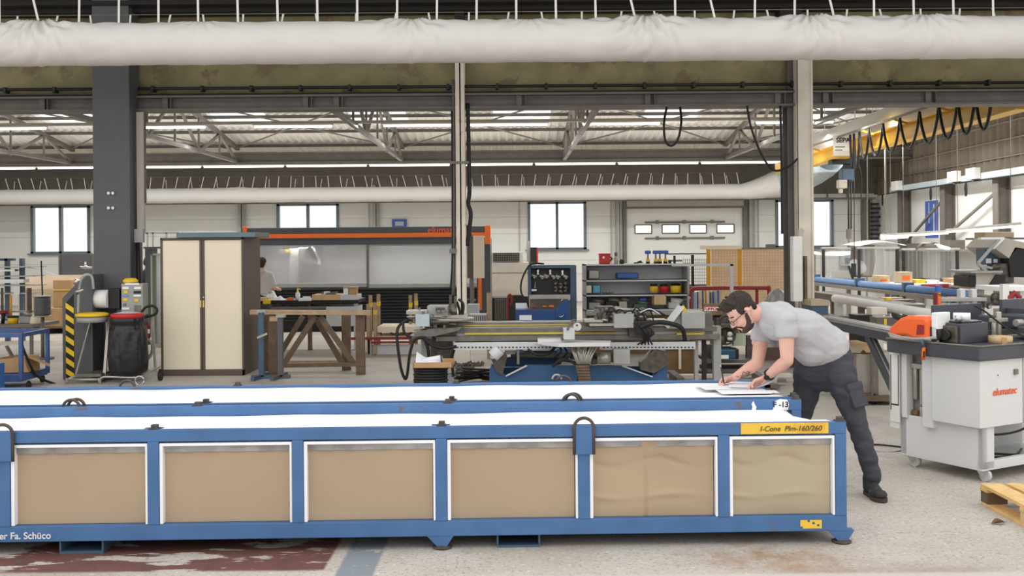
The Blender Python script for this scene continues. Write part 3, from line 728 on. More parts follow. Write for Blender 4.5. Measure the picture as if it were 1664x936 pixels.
# hanging cable loops under the crane beam
c = at(1092, 205, 14.7)
g = M().tube(curve([at(1084, 172, 14.95), at(1079, 200, 14.7), at(1081, 228, 14.7), at(1090, 237, 14.7), at(1101, 228, 14.7), at(1107, 200, 14.7), at(1105, 172, 14.95)]), .017)
one('cable_loop', 'black cable loop dangling under the crane beam left of the grey and beige column', 'cable', 'black_rubber', g)
g = M().tube(curve([at(1214, 172, 14.6), at(1220, 205, 14.6), at(1236, 248, 14.6), at(1256, 276, 14.6), at(1280, 272, 14.6), at(1296, 258, 14.6)]), .016).tube(curve([at(1268, 172, 14.62), at(1270, 260, 14.62), at(1271, 380, 14.62)]), .018)
one('hanging_cable', 'black cables sagging down the left flank of the grey and beige column', 'cable', 'black_rubber', g)

# ------------------------------------------------------------------ along the right wall
t = thing('cable_tray', 'pale blue grey cable tray running along the right wall at window height', 'cable tray')
t.part('channel', 'tray_grey', M().box(XR - .46, XR - .34, 22, 31.6, 3.40, 3.56))
t.part('cable', 'black_rubber', M().tube([(XR - .48, 22, 3.37), (XR - .48, 27, 3.39), (XR - .48, 32.5, 3.37)], .022, 6))
for y, lb in ((30.8, 'white junction box on the wall tray, the one nearest the far corner'), (26.8, 'middle white junction box on the wall tray'), (25.7, 'white junction box on the wall tray nearest the camera')):
    o = thing('junction_box', lb, 'junction box'); o.part('box', 'white_paint', M().box(XR - .62, XR - .46, y - .25, y + .25, 3.42, 3.70), bev=.01); o.part('gland', 'mid_steel', M().cyl((XR - .54, y, 3.42), (XR - .54, y, 3.36), .03))
g = M()
for y in (32.1, 26.2, 28.4): g.tube(loop((XR - .5, y, 3.19), .16, 14, ax=V((.3, .95, 0))), .022, 6)
one('cable_coils', 'dark cable loops hung below the wall tray', 'cable', 'black_rubber', g)
g = M().box(XR - .012, XR - .002, 29.1, 30.0, 1.98, 3.05)
t = thing('wall_poster', 'tall blue poster on the right wall between two dark posts', 'poster'); b = t.part('sheet', 'poster_blue', g)
t.part('fold', 'label_white', M().box(XR - .016, XR - .012, 29.35, 29.40, 2.1, 2.95).box(XR - .016, XR - .012, 29.7, 29.73, 2.4, 3.0), b)
one('brace_rod', 'slanting grey brace rod over the blue poster', 'brace', 'mid_steel', M().bar((XR - .2, 30.9, 1.9), (XR - .2, 28.25, 3.05), .06))
one('brace_rod', 'slanting grey brace rod on the right wall, right of the blue poster', 'brace', 'mid_steel', M().bar((XR - .2, 27.9, 2.1), (XR - .2, 25.1, 3.1), .06))
t = thing('cable_ladder', 'black hanging cable and clamp strip in the far right corner of the hall', 'cable')
t.part('pipe', 'mid_steel', M().px(1404, 323, 1408, 392, 33.75, .24).px(1414, 323, 1418, 392, 33.75, .24))
g = M()
for i in range(9): g.px(1417, 330 + i * 7, 1428 + 3 * (i % 2), 333 + i * 7, 33.6, .2)
t.part('clamp', 'black_steel', g)
t = thing('wall_poster', 'small blue notice on the far wall above the orange striped machine', 'poster'); b = t.part('sheet', 'poster_blue', M().px(637, 356, 661, 370, 33.9, .02)); t.part('pale_panel', 'tray_grey', M().px(642, 360, 656, 367, 33.89, .01), b)
# ------------------------------------------------------------------ the people
def blob(t, name, m, g, voxel, parent=None, smooth=5, wob=0, label=None):
    """merge overlapping closed shapes into one continuous surface"""
    o = bpy.data.objects.new(name, g.mesh(name, m)); COL.objects.link(o)
    r = o.modifiers.new('r', 'REMESH'); r.mode = 'VOXEL'; r.voxel_size = voxel; r.use_smooth_shade = True
    s = o.modifiers.new('s', 'SMOOTH'); s.factor = .5; s.iterations = smooth
    bpy.context.view_layer.update()
    me = bpy.data.meshes.new_from_object(o.evaluated_get(bpy.context.evaluated_depsgraph_get())); bpy.data.objects.remove(o); me.name = name
    if wob:
        import mathutils.noise as mn
        nv = [v.normal.copy() for v in me.vertices]
        for v, q in zip(me.vertices, nv):
            c = v.co
            v.co = c + q * wob(c)
    me.polygons.foreach_set('use_smooth', [True] * len(me.polygons))
    o = bpy.data.objects.new(name, me); COL.objects.link(o); o.parent = parent or t.e; t.kids.append(o)
    if label: o['label'] = label
    return o
import mathutils.noise as mnoise
def folds(amp, sc, st=(1, 1, 1)):
    return lambda c: amp * (abs(mnoise.noise(V((c.x * sc * st[0], c.y * sc * st[1], c.z * sc * st[2])))) - .25 + .5 * mnoise.noise(V((c.x * sc * 2.3 * st[0], c.y * sc * 2.3, c.z * sc * 2.3 * st[2]))))

def hand(g, w, f, n, l, curls, sc=1.0, thumb=(.6, .5)):
    """wrist, forward, palm side normal, thumb side; curls = bend of the four fingers at each knuckle"""
    f, n, l = V(f).normalized(), V(n).normalized(), V(l).normalized()
    off = (.031, .0105, -.0105, -.030); ln = (.088, .092, .088, .080); fl = (.074, .082, .076, .060)
    for o_, a, L_, c in zip(off, ln, fl, curls):
        k = w + (f * a + l * o_) * sc
        g.cap(w + f * .012 * sc + l * o_ * .55 * sc, k, .0145 * sc, .0125 * sc, n=10)
        d = f; p = k; rad = .0098
        for j, part in enumerate((.45, .31, .24)):
            d = (Matrix.Rotation(c[j], 3, n.cross(f)) @ d) if False else (d * math.cos(c[j]) + n * math.sin(c[j]) if j == 0 else None) or d
            ang = sum(c[:j + 1]); d = (f * math.cos(ang) + n * math.sin(ang)).normalized()
            q = p + d * L_ * part * sc; g.cap(p, q, rad * sc, rad * .9 * sc, n=10); p = q; rad *= .9
    b = w + (f * .022 + l * .024) * sc; e = b + (f * .036 + l * .022 + n * .010) * sc
    q = e + (f * thumb[0] + n * thumb[1] - l * .12).normalized() * .034 * sc; r_ = q + (f * thumb[0] + n * (thumb[1] + .3) - l * .35).normalized() * .026 * sc
    g.cap(b, e, .0145 * sc, .012 * sc, n=10); g.cap(e, q, .0115 * sc, .0105 * sc, n=10); g.cap(q, r_, .0105 * sc, .009 * sc, n=10)

man = thing('person', 'person in a grey t-shirt and dark work trousers bending over the rear rack to write', 'person')
HC = at(1205, 507, 7.52)                           # head centre
U = V((-.66, -.06, .75)).normalized(); Fd = V((-.76, -.16, -.63)); Fd = (Fd - U * Fd.dot(U)).normalized(); S = U.cross(Fd).normalized()
if S.y > 0: S = -S                                  # S points to the camera side
HS = 1.10
def hd(f, s, u): return HC + (Fd * f + S * s + U * u) * HS
def hball(g, f, s, u, rf_, rs, ru, n=20): g.ball(hd(f, s, u), rf_ * HS, rs * HS, ru * HS, n, (Fd, S, U))
g = M()
hball(g, -.008, 0, .028, .096, .076, .098, 24); hball(g, .026, 0, -.045, .066, .060, .080, 24); hball(g, .058, 0, -.098, .030, .034, .022)
hball(g, .070, 0, .010, .028, .055, .022)
for s in (-1, 1):
    hball(g, .078, .030 * s, .018, .014, .024, .009); hball(g, .056, .036 * s, -.035, .030, .024, .026)
    g.cap(hd(-.012, .074 * s, .012), hd(-.020, .080 * s, -.002), .013 * HS, .014 * HS, n=10); g.cap(hd(-.018, .078 * s, -.006), hd(-.004, .074 * s, -.032), .011 * HS, .008 * HS, n=10)
g.cap(hd(.090, 0, .012), hd(.112, 0, -.028), .009 * HS, .013 * HS, n=12)
for s in (-1, 1): hball(g, .100, .011 * s, -.033, .011, .010, .009)
hball(g, .084, 0, -.058, .016, .024, .008); hball(g, .082, 0, -.071, .014, .021, .008)
neck = at(1243, 508, 7.55)
g.cap(hd(-.045, 0, -.06), neck, .062, .070)
g.cap(neck, at(1262, 520, 7.55), .07, .10)
# trunk and legs under the clothes
pel = at(1342, 592, 7.55)
g.cap(at(1262, 522, 7.55), at(1300, 545, 7.55), .11, .12); g.cap(at(1300, 545, 7.55), pel, .12, .12)
Lh, Rh = at(1364, 606, 7.46), at(1316, 606, 7.64)
Lk, Rk = at(1394, 692, 7.36), V((2.17, 7.70, .50))
La, Ra = at(1419, 774, 7.32), V((2.19, 7.80, .12))
for a_, b_, c_ in ((Lh, Lk, La), (Rh, Rk, Ra)): g.cap(pel, a_, .11, .09); g.cap(a_, b_, .08, .055); g.cap(b_, c_, .052, .038)
# arms
LS, LE, LW = at(1277, 522, 7.36), at(1279, 586, 7.32), at(1245, 613, 7.50)
RS, RE, RW = at(1240, 528, 7.72), at(1231, 590, 7.70), at(1192, 614.5, 7.74)
for a_, b_, w_ in ((LS, LE, LW), (RS, RE, RW)):
    g.cap(neck + (a_ - neck) * .3, a_, .07, .066); g.cap(a_, a_ + (b_ - a_) * .5, .062, .055); g.cap(a_ + (b_ - a_) * .5, b_, .055, .046)
    m_ = b_ + (w_ - b_) * .28; g.cap(b_, m_, .045, .048); g.cap(m_, w_, .047, .029)
# writing hand (right): thumb towards the camera side, fingers closed on the pen
fR = (RW - RE).normalized(); fR = V((-.95, -.05, -.22)).normalized(); nR = V((-.18, -.55, -.80)); nR = (nR - fR * nR.dot(fR)).normalized(); lR = V((0, 0, 0)) + fR.cross(nR)
if lR.z < 0: lR = -lR
hand(g, RW, fR, nR, lR, [(.7, .75, .35), (.8, .85, .5), (.95, 1.0, .6), (1.05, 1.05, .6)], 1.05, (.75, .55))
fL = V((-.86, .10, -.34)).normalized(); nL = V((-.28, -.30, -.9)); nL = (nL - fL * nL.dot(fL)).normalized(); lL = fL.cross(nL)
if lL.y < 0: lL = -lL
hand(g, LW, fL, nL, lL, [(.25, .35, .2), (.3, .4, .25), (.35, .45, .3), (.45, .5, .3)], 1.05, (.8, .3))
body = blob(man, 'body', 'skin', g, .0052, smooth=4)
# eyelids and brows
g = M()
for s in (-1, 1): g.tube([hd(.088, .012 * s, .024), hd(.090, .030 * s, .030), hd(.078, .050 * s, .024)], .0045, 6)
man.part('eyebrows', 'hair_dark', g, body)
g = M()
for s in (-1, 1): hball(g, .078, .031 * s, -.001, .013, .014, .009, 12)
man.part('eyes', 'skin', g, body)
# hair
g = M()
hball(g, -.022, 0, .050, .098, .081, .090, 24); hball(g, .030, 0, .090, .062, .066, .046, 20); hball(g, .062, 0, .092, .036, .050, .034); hball(g, -.075, 0, -.005, .034, .064, .055); hball(g, -.07, 0, .06, .045, .066, .06)
for s in (-1, 1): hball(g, .012, .066 * s, .028, .030, .014, .034)
for k in range(26):
    a_ = k * 2.4; rr = .02 + .055 * ((k * 37 % 26) / 26)
    g.cap(hd(.02 + rr * math.cos(a_), rr * .9 * math.sin(a_), .105 + .012 * math.sin(k)), hd(.035 + rr * 1.15 * math.cos(a_), rr * math.sin(a_), .122 + .012 * math.sin(k * 3)), .016, .011, n=8)
blob(man, 'hair', 'hair_dark', g, .006, body, 3, folds(.004, 45))
g = M()
hball(g, .034, 0, -.094, .052, .052, .036); hball(g, .060, 0, -.104, .030, .034, .024)
for s in (-1, 1):
    g.cap(hd(.006, .066 * s, -.015), hd(.022, .060 * s, -.065), .013, .019, n=10); g.cap(hd(.022, .058 * s, -.065), hd(.055, .036 * s, -.095), .020, .022, n=10)
    g.cap(hd(.097, .003 * s, -.049), hd(.080, .030 * s, -.064), .007, .009, n=8); g.cap(hd(.080, .030 * s, -.064), hd(.066, .034 * s, -.090), .010, .014, n=8)
blob(man, 'beard', 'beard', g, .0052, body, 3, folds(.003, 60))
g = M()
for s in (-1, 1):
    c = hd(.108, .032 * s, -.004)
    g.tube([c + (S * math.cos(R(a_)) * .025 + (U * .97 - Fd * .2) * math.sin(R(a_)) * .017) * HS for a_ in range(0, 360, 30)], .0022, 6, True)
    g.tube([hd(.103, .056 * s, .004), hd(.05, .075 * s, .006), hd(-.01, .083 * s, .008), hd(-.03, .082 * s, -.012)], .0026, 6)
g.tube([hd(.109, -.009, 0), hd(.112, 0, .002), hd(.109, .009, 0)], .002, 6)
man.part('glasses', 'black_steel', g)
# t-shirt
g = M()
for dy in (-.075, .075):
    g.cap(at(1267, 524, 7.55) + V((0, dy, 0)), at(1304, 536, 7.55) + V((0, dy, 0)), .132, .158)
    g.cap(at(1304, 536, 7.55) + V((0, dy, 0)), at(1338, 560, 7.55) + V((0, dy * .6, 0)), .158, .150)
g.cap(at(1326, 566, 7.54), at(1343, 563, 7.52), .160, .165)
g.cap(at(1296, 548, 7.50), at(1318, 568, 7.48), .12, .13)
g.cap(at(1243, 508, 7.55), at(1268, 518, 7.55), .086, .135)
for a_, b_ in ((LS, LE), (RS, RE)):
    g.cap(at(1268, 518, 7.55) + (a_ - at(1268, 518, 7.55)) * .2, a_, .115, .088); g.cap(neck + (a_ - neck) * .28, a_, .084, .086); e_ = a_ + (b_ - a_) * .43
    dn = (b_ - a_).normalized(); g.cap(a_, a_ + (b_ - a_) * .15, .086, .080); g.cyl(a_, e_, .084, .078, n=20)
g.cap(at(1250, 524, 7.52), at(1262, 532, 7.52), .09, .10)
def shirt_w(c):
    f = folds(.0075, 4.5, (.8, .8, 2.2))(c)
    return f
blob(man, 't_shirt', 'shirt_grey', g, .007, body, 12, shirt_w)
# trousers
g = M()
g.cap(at(1320, 600, 7.58), at(1356, 585, 7.52), .135, .142); g.cap(at(1322, 588, 7.58), at(1350, 576, 7.53), .128, .134)
g.cap(at(1318, 608, 7.62), at(1362, 606, 7.48), .128, .122)
def leg(h_, k_, a_):
    g.cap(h_, h_ + (k_ - h_) * .35, .122, .104); g.cap(h_ + (k_ - h_) * .35, k_, .104, .076); g.cap(k_, k_ + (a_ - k_) * .5, .076, .068); g.cap(k_ + (a_ - k_) * .5, a_, .068, .062)
leg(Lh, Lk, La + V((0, 0, -.005))); leg(Rh, Rk, Ra + V((0, 0, .05)))
trousers = blob(man, 'trousers', 'trousers_dark', g, .008, body, 5, folds(.016, 8, (.8, .8, 1.3)))
# cargo pocket on the left thigh
c = Lh + (Lk - Lh) * .40 + V((.045, -.088, 0)); dz = (Lk - Lh).normalized()
blob(man, 'cargo_pocket', 'trousers_dark', M().bar(c - dz * .085, c + dz * .085, .13, .03, (.45, -1, 0)).bar(c - dz * .095, c - dz * .045, .14, .042, (.45, -1, 0)), .006, trousers, 4)
# boots
def boot(heel, dr, nm):
    dr = V(dr).normalized(); sd = dr.cross(V((0, 0, 1)))
    g = M(); an = heel + V((0, 0, .13)) + dr * .045
    g.cap(an, heel + dr * .05 + V((0, 0, .06)), .052, .052); g.ball(heel + dr * .03 + V((0, 0, .055)), .046, .046, .04)
    g.cap(heel + dr * .06 + V((0, 0, .075)), heel + dr * .17 + V((0, 0, .052)), .048, .042); g.ball(heel + dr * .22 + V((0, 0, .046)), .052, .052, .036); g.ball(heel + dr * .175 + sd * .012 + V((0, 0, .045)), .052, .05, .036)
    b = blob(man, 'boot', 'boot_dark', g, .006, body, 4)
    pr = [(0.0, -.034), (.06, -.040), (.12, -.036), (.18, -.050), (.24, -.048), (.275, -.024), (.285, 0), (.275, .026), (.24, .050), (.18, .052), (.12, .038), (.06, .040), (0, .034), (-.018, 0)]
    man.part('sole', 'sole', M().prism([((heel + dr * a_ + sd * b_).x, (heel + dr * a_ + sd * b_).y) for a_, b_ in pr], 0, .028, 'Z'), b)
    g = M()
    for k in range(4):
        q = heel + dr * (.085 + .028 * k) + V((0, 0, .125 - .013 * k)); g.tube([q - sd * .026 - V((0, 0, .012)), q, q + sd * .026 - V((0, 0, .012))], .0045, 6)
    man.part('laces', 'black_rubber', g, b)
boot(V((La.x - .02, La.y + .06, 0)), (.04, -1, 0), 'l'); boot(V((Ra.x + .03, Ra.y + .04, 0)), (-1, -.5, 0), 'r')
# watch on the left wrist, tattoo on the right forearm
d = (LW - LE).normalized(); c = LW - d * .035; a1 = d.cross(V((0, 1, 0))).normalized(); a2 = d.cross(a1)
man.part('watch', 'black_rubber', M().tube([c + (a1 * math.cos(R(k)) + a2 * math.sin(R(k))) * .036 for k in range(0, 360, 24)], .009, 8, True).cyl(c + a2 * .034 - a1 * .01, c + a2 * .045 - a1 * .01, .02, n=14).cyl(c - a2 * .034 - a1 * .01, c - a2 * .043 - a1 * .01, .02, n=14), body)
d = (RW - RE).normalized(); g = M()
for k in range(9):
    c = RE + (RW - RE) * (.42 + .05 * k); r_ = .0475 - .002 * k
    sx = V((0, -1, 0)); sx = (sx - d * sx.dot(d)).normalized(); sz = d.cross(sx)
    q = [c + d * .012 * math.sin(j * 1.3 + k) + (sx * math.cos(R(-70 + 18 * j)) + sz * math.sin(R(-70 + 18 * j))) * (r_ + .0005) for j in range(4 + k % 3)]
    g.tube(q, .0028, 5)
man.part('tattoo', 'tattoo', g, body)
# pen and papers
tip = at(1177, 629, 7.67); tip.z = .752
pn = thing('pen', 'black pen held in the writing hand of the bending man', 'pen')
e = tip + V((-.022, .01, .135)); pn.part('barrel', 'black_steel', M().cyl(tip + (e - tip) * .1, e, .005, n=10)); pn.part('tip', 'chrome', M().cyl(tip, tip + (e - tip) * .1, .0012, .0045, n=10)); pn.part('cap', 'chrome', M().cyl(e, e + (e - tip) * .12, .0052, .004, n=10))
zt_ = .741
def sheet(label, x, y, w_, l_, rz, dz, curl=0):
    def f(u, v):
        q = V(((u - .5) * w_, (v - .5) * l_, 0)); q.rotate(Matrix.Rotation(rz, 3, 'Z'))
        return V((x, y, zt_ + dz + curl * max(0, u - .45) ** 2 * 2 * (1 + math.sin(v * 5)) * .5)) + q
    return one('paper_sheet', label, 'paper', 'paper', M().grid(f, 20, 14), 'papers on the rear rack')
sheet('flat paper sheet under the writing hand', 1.60, 7.62, .42, .30, .08, .008)
sheet('curled paper sheet held under the hand with the watch', 1.80, 7.66, .36, .34, -.2, .014, .28)
sheet('paper sheet lying at the front edge of the rear rack near its number sticker', 1.66, 7.36, .36, .21, .03, .006)
bk = thing('clipboard', 'blue edged clipboard under the papers on the rear rack', 'clipboard'); bk.part('board', 'steel_blue', M().box(1.56, 1.86, 7.27, 7.40, zt_ + .001, zt_ + .005)); bk.part('page', 'paper', M().box(1.58, 1.90, 7.29, 7.42, zt_ + .005, zt_ + .0075))

def stander(label, x, y, h, yaw, shirt, trs, arm=(.5, .25)):
    """a standing figure seen from far away; yaw 0 looks away from the camera"""
    t = thing('person', label, 'person'); s = h / 1.75
    ry = Matrix.Rotation(yaw, 3, 'Z'); P = lambda a, b, c: V((x, y, 0)) + ry @ V((a * s, b * s, c * s))
    g = M()
    g.ball(P(0, .01, 1.66), .078 * s, .095 * s, .115 * s, 18); g.ball(P(0, .045, 1.60), .055 * s, .06 * s, .07 * s); g.cap(P(0, .10, 1.64), P(0, .115, 1.615), .012, .015, n=8)
    for k in (-1, 1): g.ball(P(.08 * k, .0, 1.64), .012, .02, .03, 10)
    g.cap(P(0, 0, 1.57), P(0, 0, 1.45), .055 * s, .065 * s); g.cap(P(0, 0, 1.38), P(0, 0, 1.0), .12 * s, .12 * s)
    for k in (-1, 1):
        sh, el, wr = P(.19 * k, 0, 1.40), P(.25 * k, .04, 1.12), P(.20 * k, arm[0] * .6, 1.0 + arm[1] * .4)
        g.cap(sh, el, .05 * s, .042 * s); g.cap(el, wr, .042 * s, .028 * s); f = (wr - el).normalized()
        hand(g, wr, f, (0, 0, -1), V((-k, 0, 0)), [(.3, .4, .3)] * 4)
        g.cap(P(.09 * k, 0, .95), P(.10 * k, .02, .5), .08, .055); g.cap(P(.10 * k, .02, .5), P(.11 * k, 0, .09), .05, .038)
    b = blob(t, 'body', 'skin', g, .011, smooth=2)
    g = M(); g.ball(P(0, -.015, 1.69), .086 * s, .10 * s, .10 * s, 16); g.ball(P(0, -.05, 1.64), .07 * s, .055 * s, .09 * s); blob(t, 'hair', 'hair_dark', g, .012, b, 2)
    g = M()
    for k in (-1, 1):
        g.cap(P(.085 * k, 0, 1.34), P(.075 * k, 0, .98), .135 * s, .13 * s); g.cap(P(.06 * k, 0, 1.42), P(.19 * k, 0, 1.39), .08, .075 * s); g.cap(P(.19 * k, 0, 1.39), P(.235 * k, .02, 1.19), .072 * s, .066 * s)
    g.cap(P(0, 0, 1.44), P(0, 0, 1.48), .08, .068); blob(t, 'shirt', shirt, g, .014, b, 3, folds(.012, 8))
    g = M(); g.cap(P(-.07, 0, .95), P(.07, 0, .95), .13 * s, .13 * s)
    for k in (-1, 1): g.cap(P(.09 * k, 0, .92), P(.10 * k, .02, .5), .10 * s, .075 * s); g.cap(P(.10 * k, .02, .5), P(.11 * k, 0, .10), .075 * s, .062 * s)
    blob(t, 'trousers', trs, g, .014, b, 3)
    for k in (-1, 1): t.part('shoe', 'boot_dark', M().ball(P(.11 * k, .06, .045), .05, .14, .05).box(*sorted((P(.11 * k, 0, 0).x - .045, P(.11 * k, 0, 0).x + .045)), P(0, 0, 0).y - .08, P(0, 0, 0).y + .16, 0, .03), b)
    return t
stander('person seen from behind in a grey t-shirt, half hidden by the tambour cabinet', at(427, 440, 20).x, 20.0, 1.62, -.25, 'shirt_far', 'trousers_dark')
stander('person in a dark vest glimpsed left of the tambour cabinet', at(240, 440, 25).x, 25.0, 1.60, -1.4, 'black_rubber', 'trousers_dark')
# ------------------------------------------------------------------ left: carts, benches, stands
def castor(t, x, y, r=.05, parent=None, m='black_rubber'):
    t.part('castor', m, M().cyl((x - .018, y, r), (x + .018, y, r), r, n=14).bar((x, y, r), (x, y, r * 2.3), r * .5, r * .6), parent)
t = thing('tool_cart', 'blue steel tube cart at the left edge holding a carton', 'cart')
D0, D1 = 13.3, 14.1
ax, bx_ = at(-60, 550, D0).x, at(34, 550, D0).x; cx_ = at(77, 545, D1).x
zt0 = at(20, 545, D0).z
g = M()
g.bar((ax, D0, zt0), (bx_, D0, zt0), .05, .05).bar((ax, D1, zt0), (cx_, D1, zt0), .05, .05).bar((bx_, D0, zt0), (cx_, D1, zt0), .05, .05)
t.part('top_frame', 'cart_blue', g)
for x, y in ((bx_, D0), (cx_, D1), (ax, D0)): t.part('post', 'cart_blue', M().bar((x, y, .12), (x, y, zt0 + .03), .045, .045))
t.part('lower_tray', 'cart_blue', M().prism([(ax, D0), (bx_, D0), (cx_, D1), (ax, D1)], .10, .19, 'Z'))
for x, y in ((bx_ + .05, D0 + .1), (cx_ - .05, D1 - .05)): castor(t, x, y, .045)
g = M().tube(curve([at(36, 560, 13.4), at(40, 572, 13.4), at(50, 595, 13.5), at(62, 612, 13.7), at(90, 624, 13.9), at(120, 628, 14.0), at(150, 615, 14.2)]), .017)
one('cart_cable', 'black cable hanging from the blue cart and trailing over the floor', 'cable', 'black_rubber', g)
t = thing('carton', 'open brown carton lying in the lower tray of the blue cart', 'box')
c = at(24, 606, 13.55)
t.part('body', 'carton', M().add([(c.x - .19, 13.45, .20), (c.x + .2, 13.5, .20), (c.x + .2, 13.85, .20), (c.x - .19, 13.85, .20), (c.x - .21, 13.43, .38), (c.x + .16, 13.48, .40), (c.x + .18, 13.86, .40), (c.x - .2, 13.86, .39)], [(0, 1, 5, 4), (1, 2, 6, 5), (2, 3, 7, 6), (3, 0, 4, 7), (3, 2, 1, 0)]))
t.part('flap', 'carton', M().bar((c.x + .16, 13.6, .40), (c.x + .40, 13.7, .27), .26, .008))
one('offcut', 'dark metal offcut sticking out of the carton in the blue cart', 'offcut', 'dark_steel', M().bar((c.x - .05, 13.6, .39), (c.x - .14, 13.62, .54), .05, .02).bar((c.x - .06, 13.6, .40), (c.x + .1, 13.6, .42), .05, .02))
t = thing('crate', 'dark blue plastic crate at the very left edge beside the blue cart', 'crate')
t.part('body', 'bin_blue', M().px(-46, 592, -6, 632, 12.85, .22, z0=.0), bev=.01); t.part('label', 'label_white', M().px(-14, 612, -8, 630, 12.84, .012))

t = thing('assembly_bench', 'steel work bench cluttered with spools at the left edge', 'bench')
DB = 17.0
t.part('top', 'mid_steel', M().px(-60, 528, 53, 533, DB, 1.0)); t.part('drawer_box', 'bin_blue', M().px(-60, 533, 14, 546, DB + .1, .7), label='blue drawer unit'); t.part('cupboard', 'brown_plinth', M().px(14, 533, 33, 548, DB + .1, .7))
for p in (-50, 48): t.part('leg', 'mid_steel', M().px(p, 533, p + 4, 600, DB + .2, .06, z0=0))
t.part('shelf_rail', 'machine_grey', M().px(-60, 505, 54, 508, DB + .5, .06).px(-60, 515, 50, 518, DB + .3, .06))
for i, p in enumerate((3, 17, 45, 49)): t.part('spindle', ('rusty_steel', 'fence_yellow', 'wood_old', 'rusty_steel')[i], M().px(p - 1.5, 468 if i != 1 else 480, p + 1.5, 528, DB + .4, .03))
t = thing('wire_spool', 'dark grey cable spool standing on end beside a long rod, left of the striped guard', 'spool')
c = at(69, 497, DB + .02)
t.part('winding', 'dark_column', M().lathe([(0, -.16), (.125, -.16), (.13, -.12), (.125, -.08), (.13, -.04), (.126, 0), (.13, .05), (.126, .1), (.13, .14), (0, .15)], c, 20))
t.part('flange', 'alu', M().lathe([(0, .15), (.145, .15), (.145, .17), (0, .17)], c, 20).lathe([(0, -.18), (.145, -.18), (.145, -.16), (0, -.16)], c, 20))
t.part('rod', 'black_steel', M().cyl(at(69, 480, DB + .02), at(67, 424, DB + .02), .012, n=8)); t.part('stand', 'dark_steel', M().cyl(c - V((0, 0, .18)), V((c.x, c.y, 0)), .03).cyl((c.x, c.y, 0), (c.x, c.y, .03), .18))
for lb, p0, p1, q0, q1, m, nm, ct in (('yellow plastic tub with a black lid on the left bench', 13, 30, 513, 528, 'yellow', 'plastic_tub', 'tub'), ('dark red tool at the left edge of the left bench', -4, 13, 504, 528, 'dark_red', 'hand_tool', 'tool'), ('grey metal fixture on the left bench beside the yellow tub', 31, 48, 506, 528, 'machine_grey', 'fixture', 'fixture'), ('crumpled pale bag on the left bench under the spool', 50, 66, 508, 526, 'cabinet_cream', 'bag', 'bag')):
    t = thing(nm, lb, ct); a, b = at(p0, 520, DB + .3), at(p1, 520, DB + .3); z0 = at(-3.5, 528, DB).z + .002; z1 = at(20, q0, DB + .3).z; r = (b.x - a.x) / 2; cc = V(((a.x + b.x) / 2, DB + .3, z0))
    if nm == 'plastic_tub': t.part('body', m, M().lathe([(0, 0), (r * .9, 0), (r, (z1 - z0) * .75), (0, (z1 - z0) * .75)], cc, 16)); t.part('lid', 'black_rubber', M().lathe([(0, (z1 - z0) * .75), (r * 1.05, (z1 - z0) * .75), (r * 1.05, (z1 - z0)), (0, z1 - z0)], cc, 16))
    elif nm == 'bag': t.part('body', m, M().grid(lambda u, v: cc + V((r * math.cos(6.283 * u) * (1 - v ** 3) * (1 + .12 * math.sin(u * 25)), r * math.sin(6.283 * u) * (1 - v ** 3), (z1 - z0) * v * (1 + .1 * math.sin(u * 18)))), 30, 10))
    elif nm == 'hand_tool': t.part('body', m, M().cyl(cc + V((-r, 0, z1 - z0 - .04)), cc + V((r, 0, z1 - z0 - .03)), .035)); t.part('handle', 'black_rubber', M().cyl(cc, cc + V((.02, 0, z1 - z0 - .05)), .03))
    else: t.part('body', m, M().box(cc.x - r, cc.x + r, DB + .3, DB + .5, z0, z0 + (z1 - z0) * .45), bev=.01); t.part('column', 'alu', M().cyl(cc + V((0, .1, .1)), cc + V((0, .1, z1 - z0)), .03).cyl(cc + V((-.06, .1, (z1 - z0) * .8)), cc + V((.07, .1, (z1 - z0) * .7)), .025))
t = thing('profile_shelf', 'blue cantilever shelf with aluminium profiles behind the left bench', 'shelf')
DS = 20.5
for p in (10, 34): t.part('post', 'steel_blue', M().px(p - 2.5, 420, p + 2.5, 520, DS, .12, z0=0)); 
for i, q in enumerate((433, 448, 463, 476)): t.part('arm', 'alu', M().px(-30, q, 58 - 4 * (i % 2), q + 2, DS - .2, .5))
t.part('head_rail', 'steel_blue', M().px(-30, 420, 22, 424, DS, .1))
t.part('profile', 'chrome', M().px(-30, 454, 38, 460, DS - .1, .25).px(-30, 438, 24, 441, DS - .1, .3), label='bright aluminium profile')
t.part('note', 'label_white', M().px(22, 465, 32, 478, DS - .22, .01), label='white paper note')
t = thing('protective_film', 'clear curling strip of film sticking out of the left profile shelf', 'film')
t.part('strip', 'chrome', M().grid(lambda u, v: at(38 + 48 * u, 434 + 12 * u * u + 2.5 * v, 20.2) + V((0, .2 * v, 0)), 16, 2))
t = thing('board_stack', 'beige board panels leaning behind the left bench', 'boards'); t.part('panel', 'plywood', M().px(36, 447, 152, 500, 24.0, .04, z0=0)); t.part('panel', 'cardboard_pale', M().px(30, 470, 90, 515, 23.8, .04, z0=0))
t = thing('carton', 'large crumpled brown carton on a pallet behind the striped guard', 'box'); t.part('body', 'carton', M().px(86, 455, 116, 500, 22.5, .8, z0=.552), bev=.01); t.part('seam_tape', 'tape_yellow', M().px(86, 470, 122, 472, 22.49, .005))
t = thing('carton', 'low wide brown carton on the pallet left of the striped guard', 'box'); t.part('body', 'carton', M().px(66, 502, 108, 528, 22.3, 1.0, z0=.142, z1=.55), bev=.01); t.part('flap', 'cardboard_pale', M().px(58, 506, 80, 514, 22.25, .02))
t = thing('wooden_pallet', 'wooden pallet under the brown cartons left of the striped guard', 'pallet')
g = M(); a = at(40, 530, 22.2).x; b = at(112, 530, 22.2).x
for i in range(5): g.box(a, b, 22.2 + i * .25, 22.38 + i * .25, .115, .14)
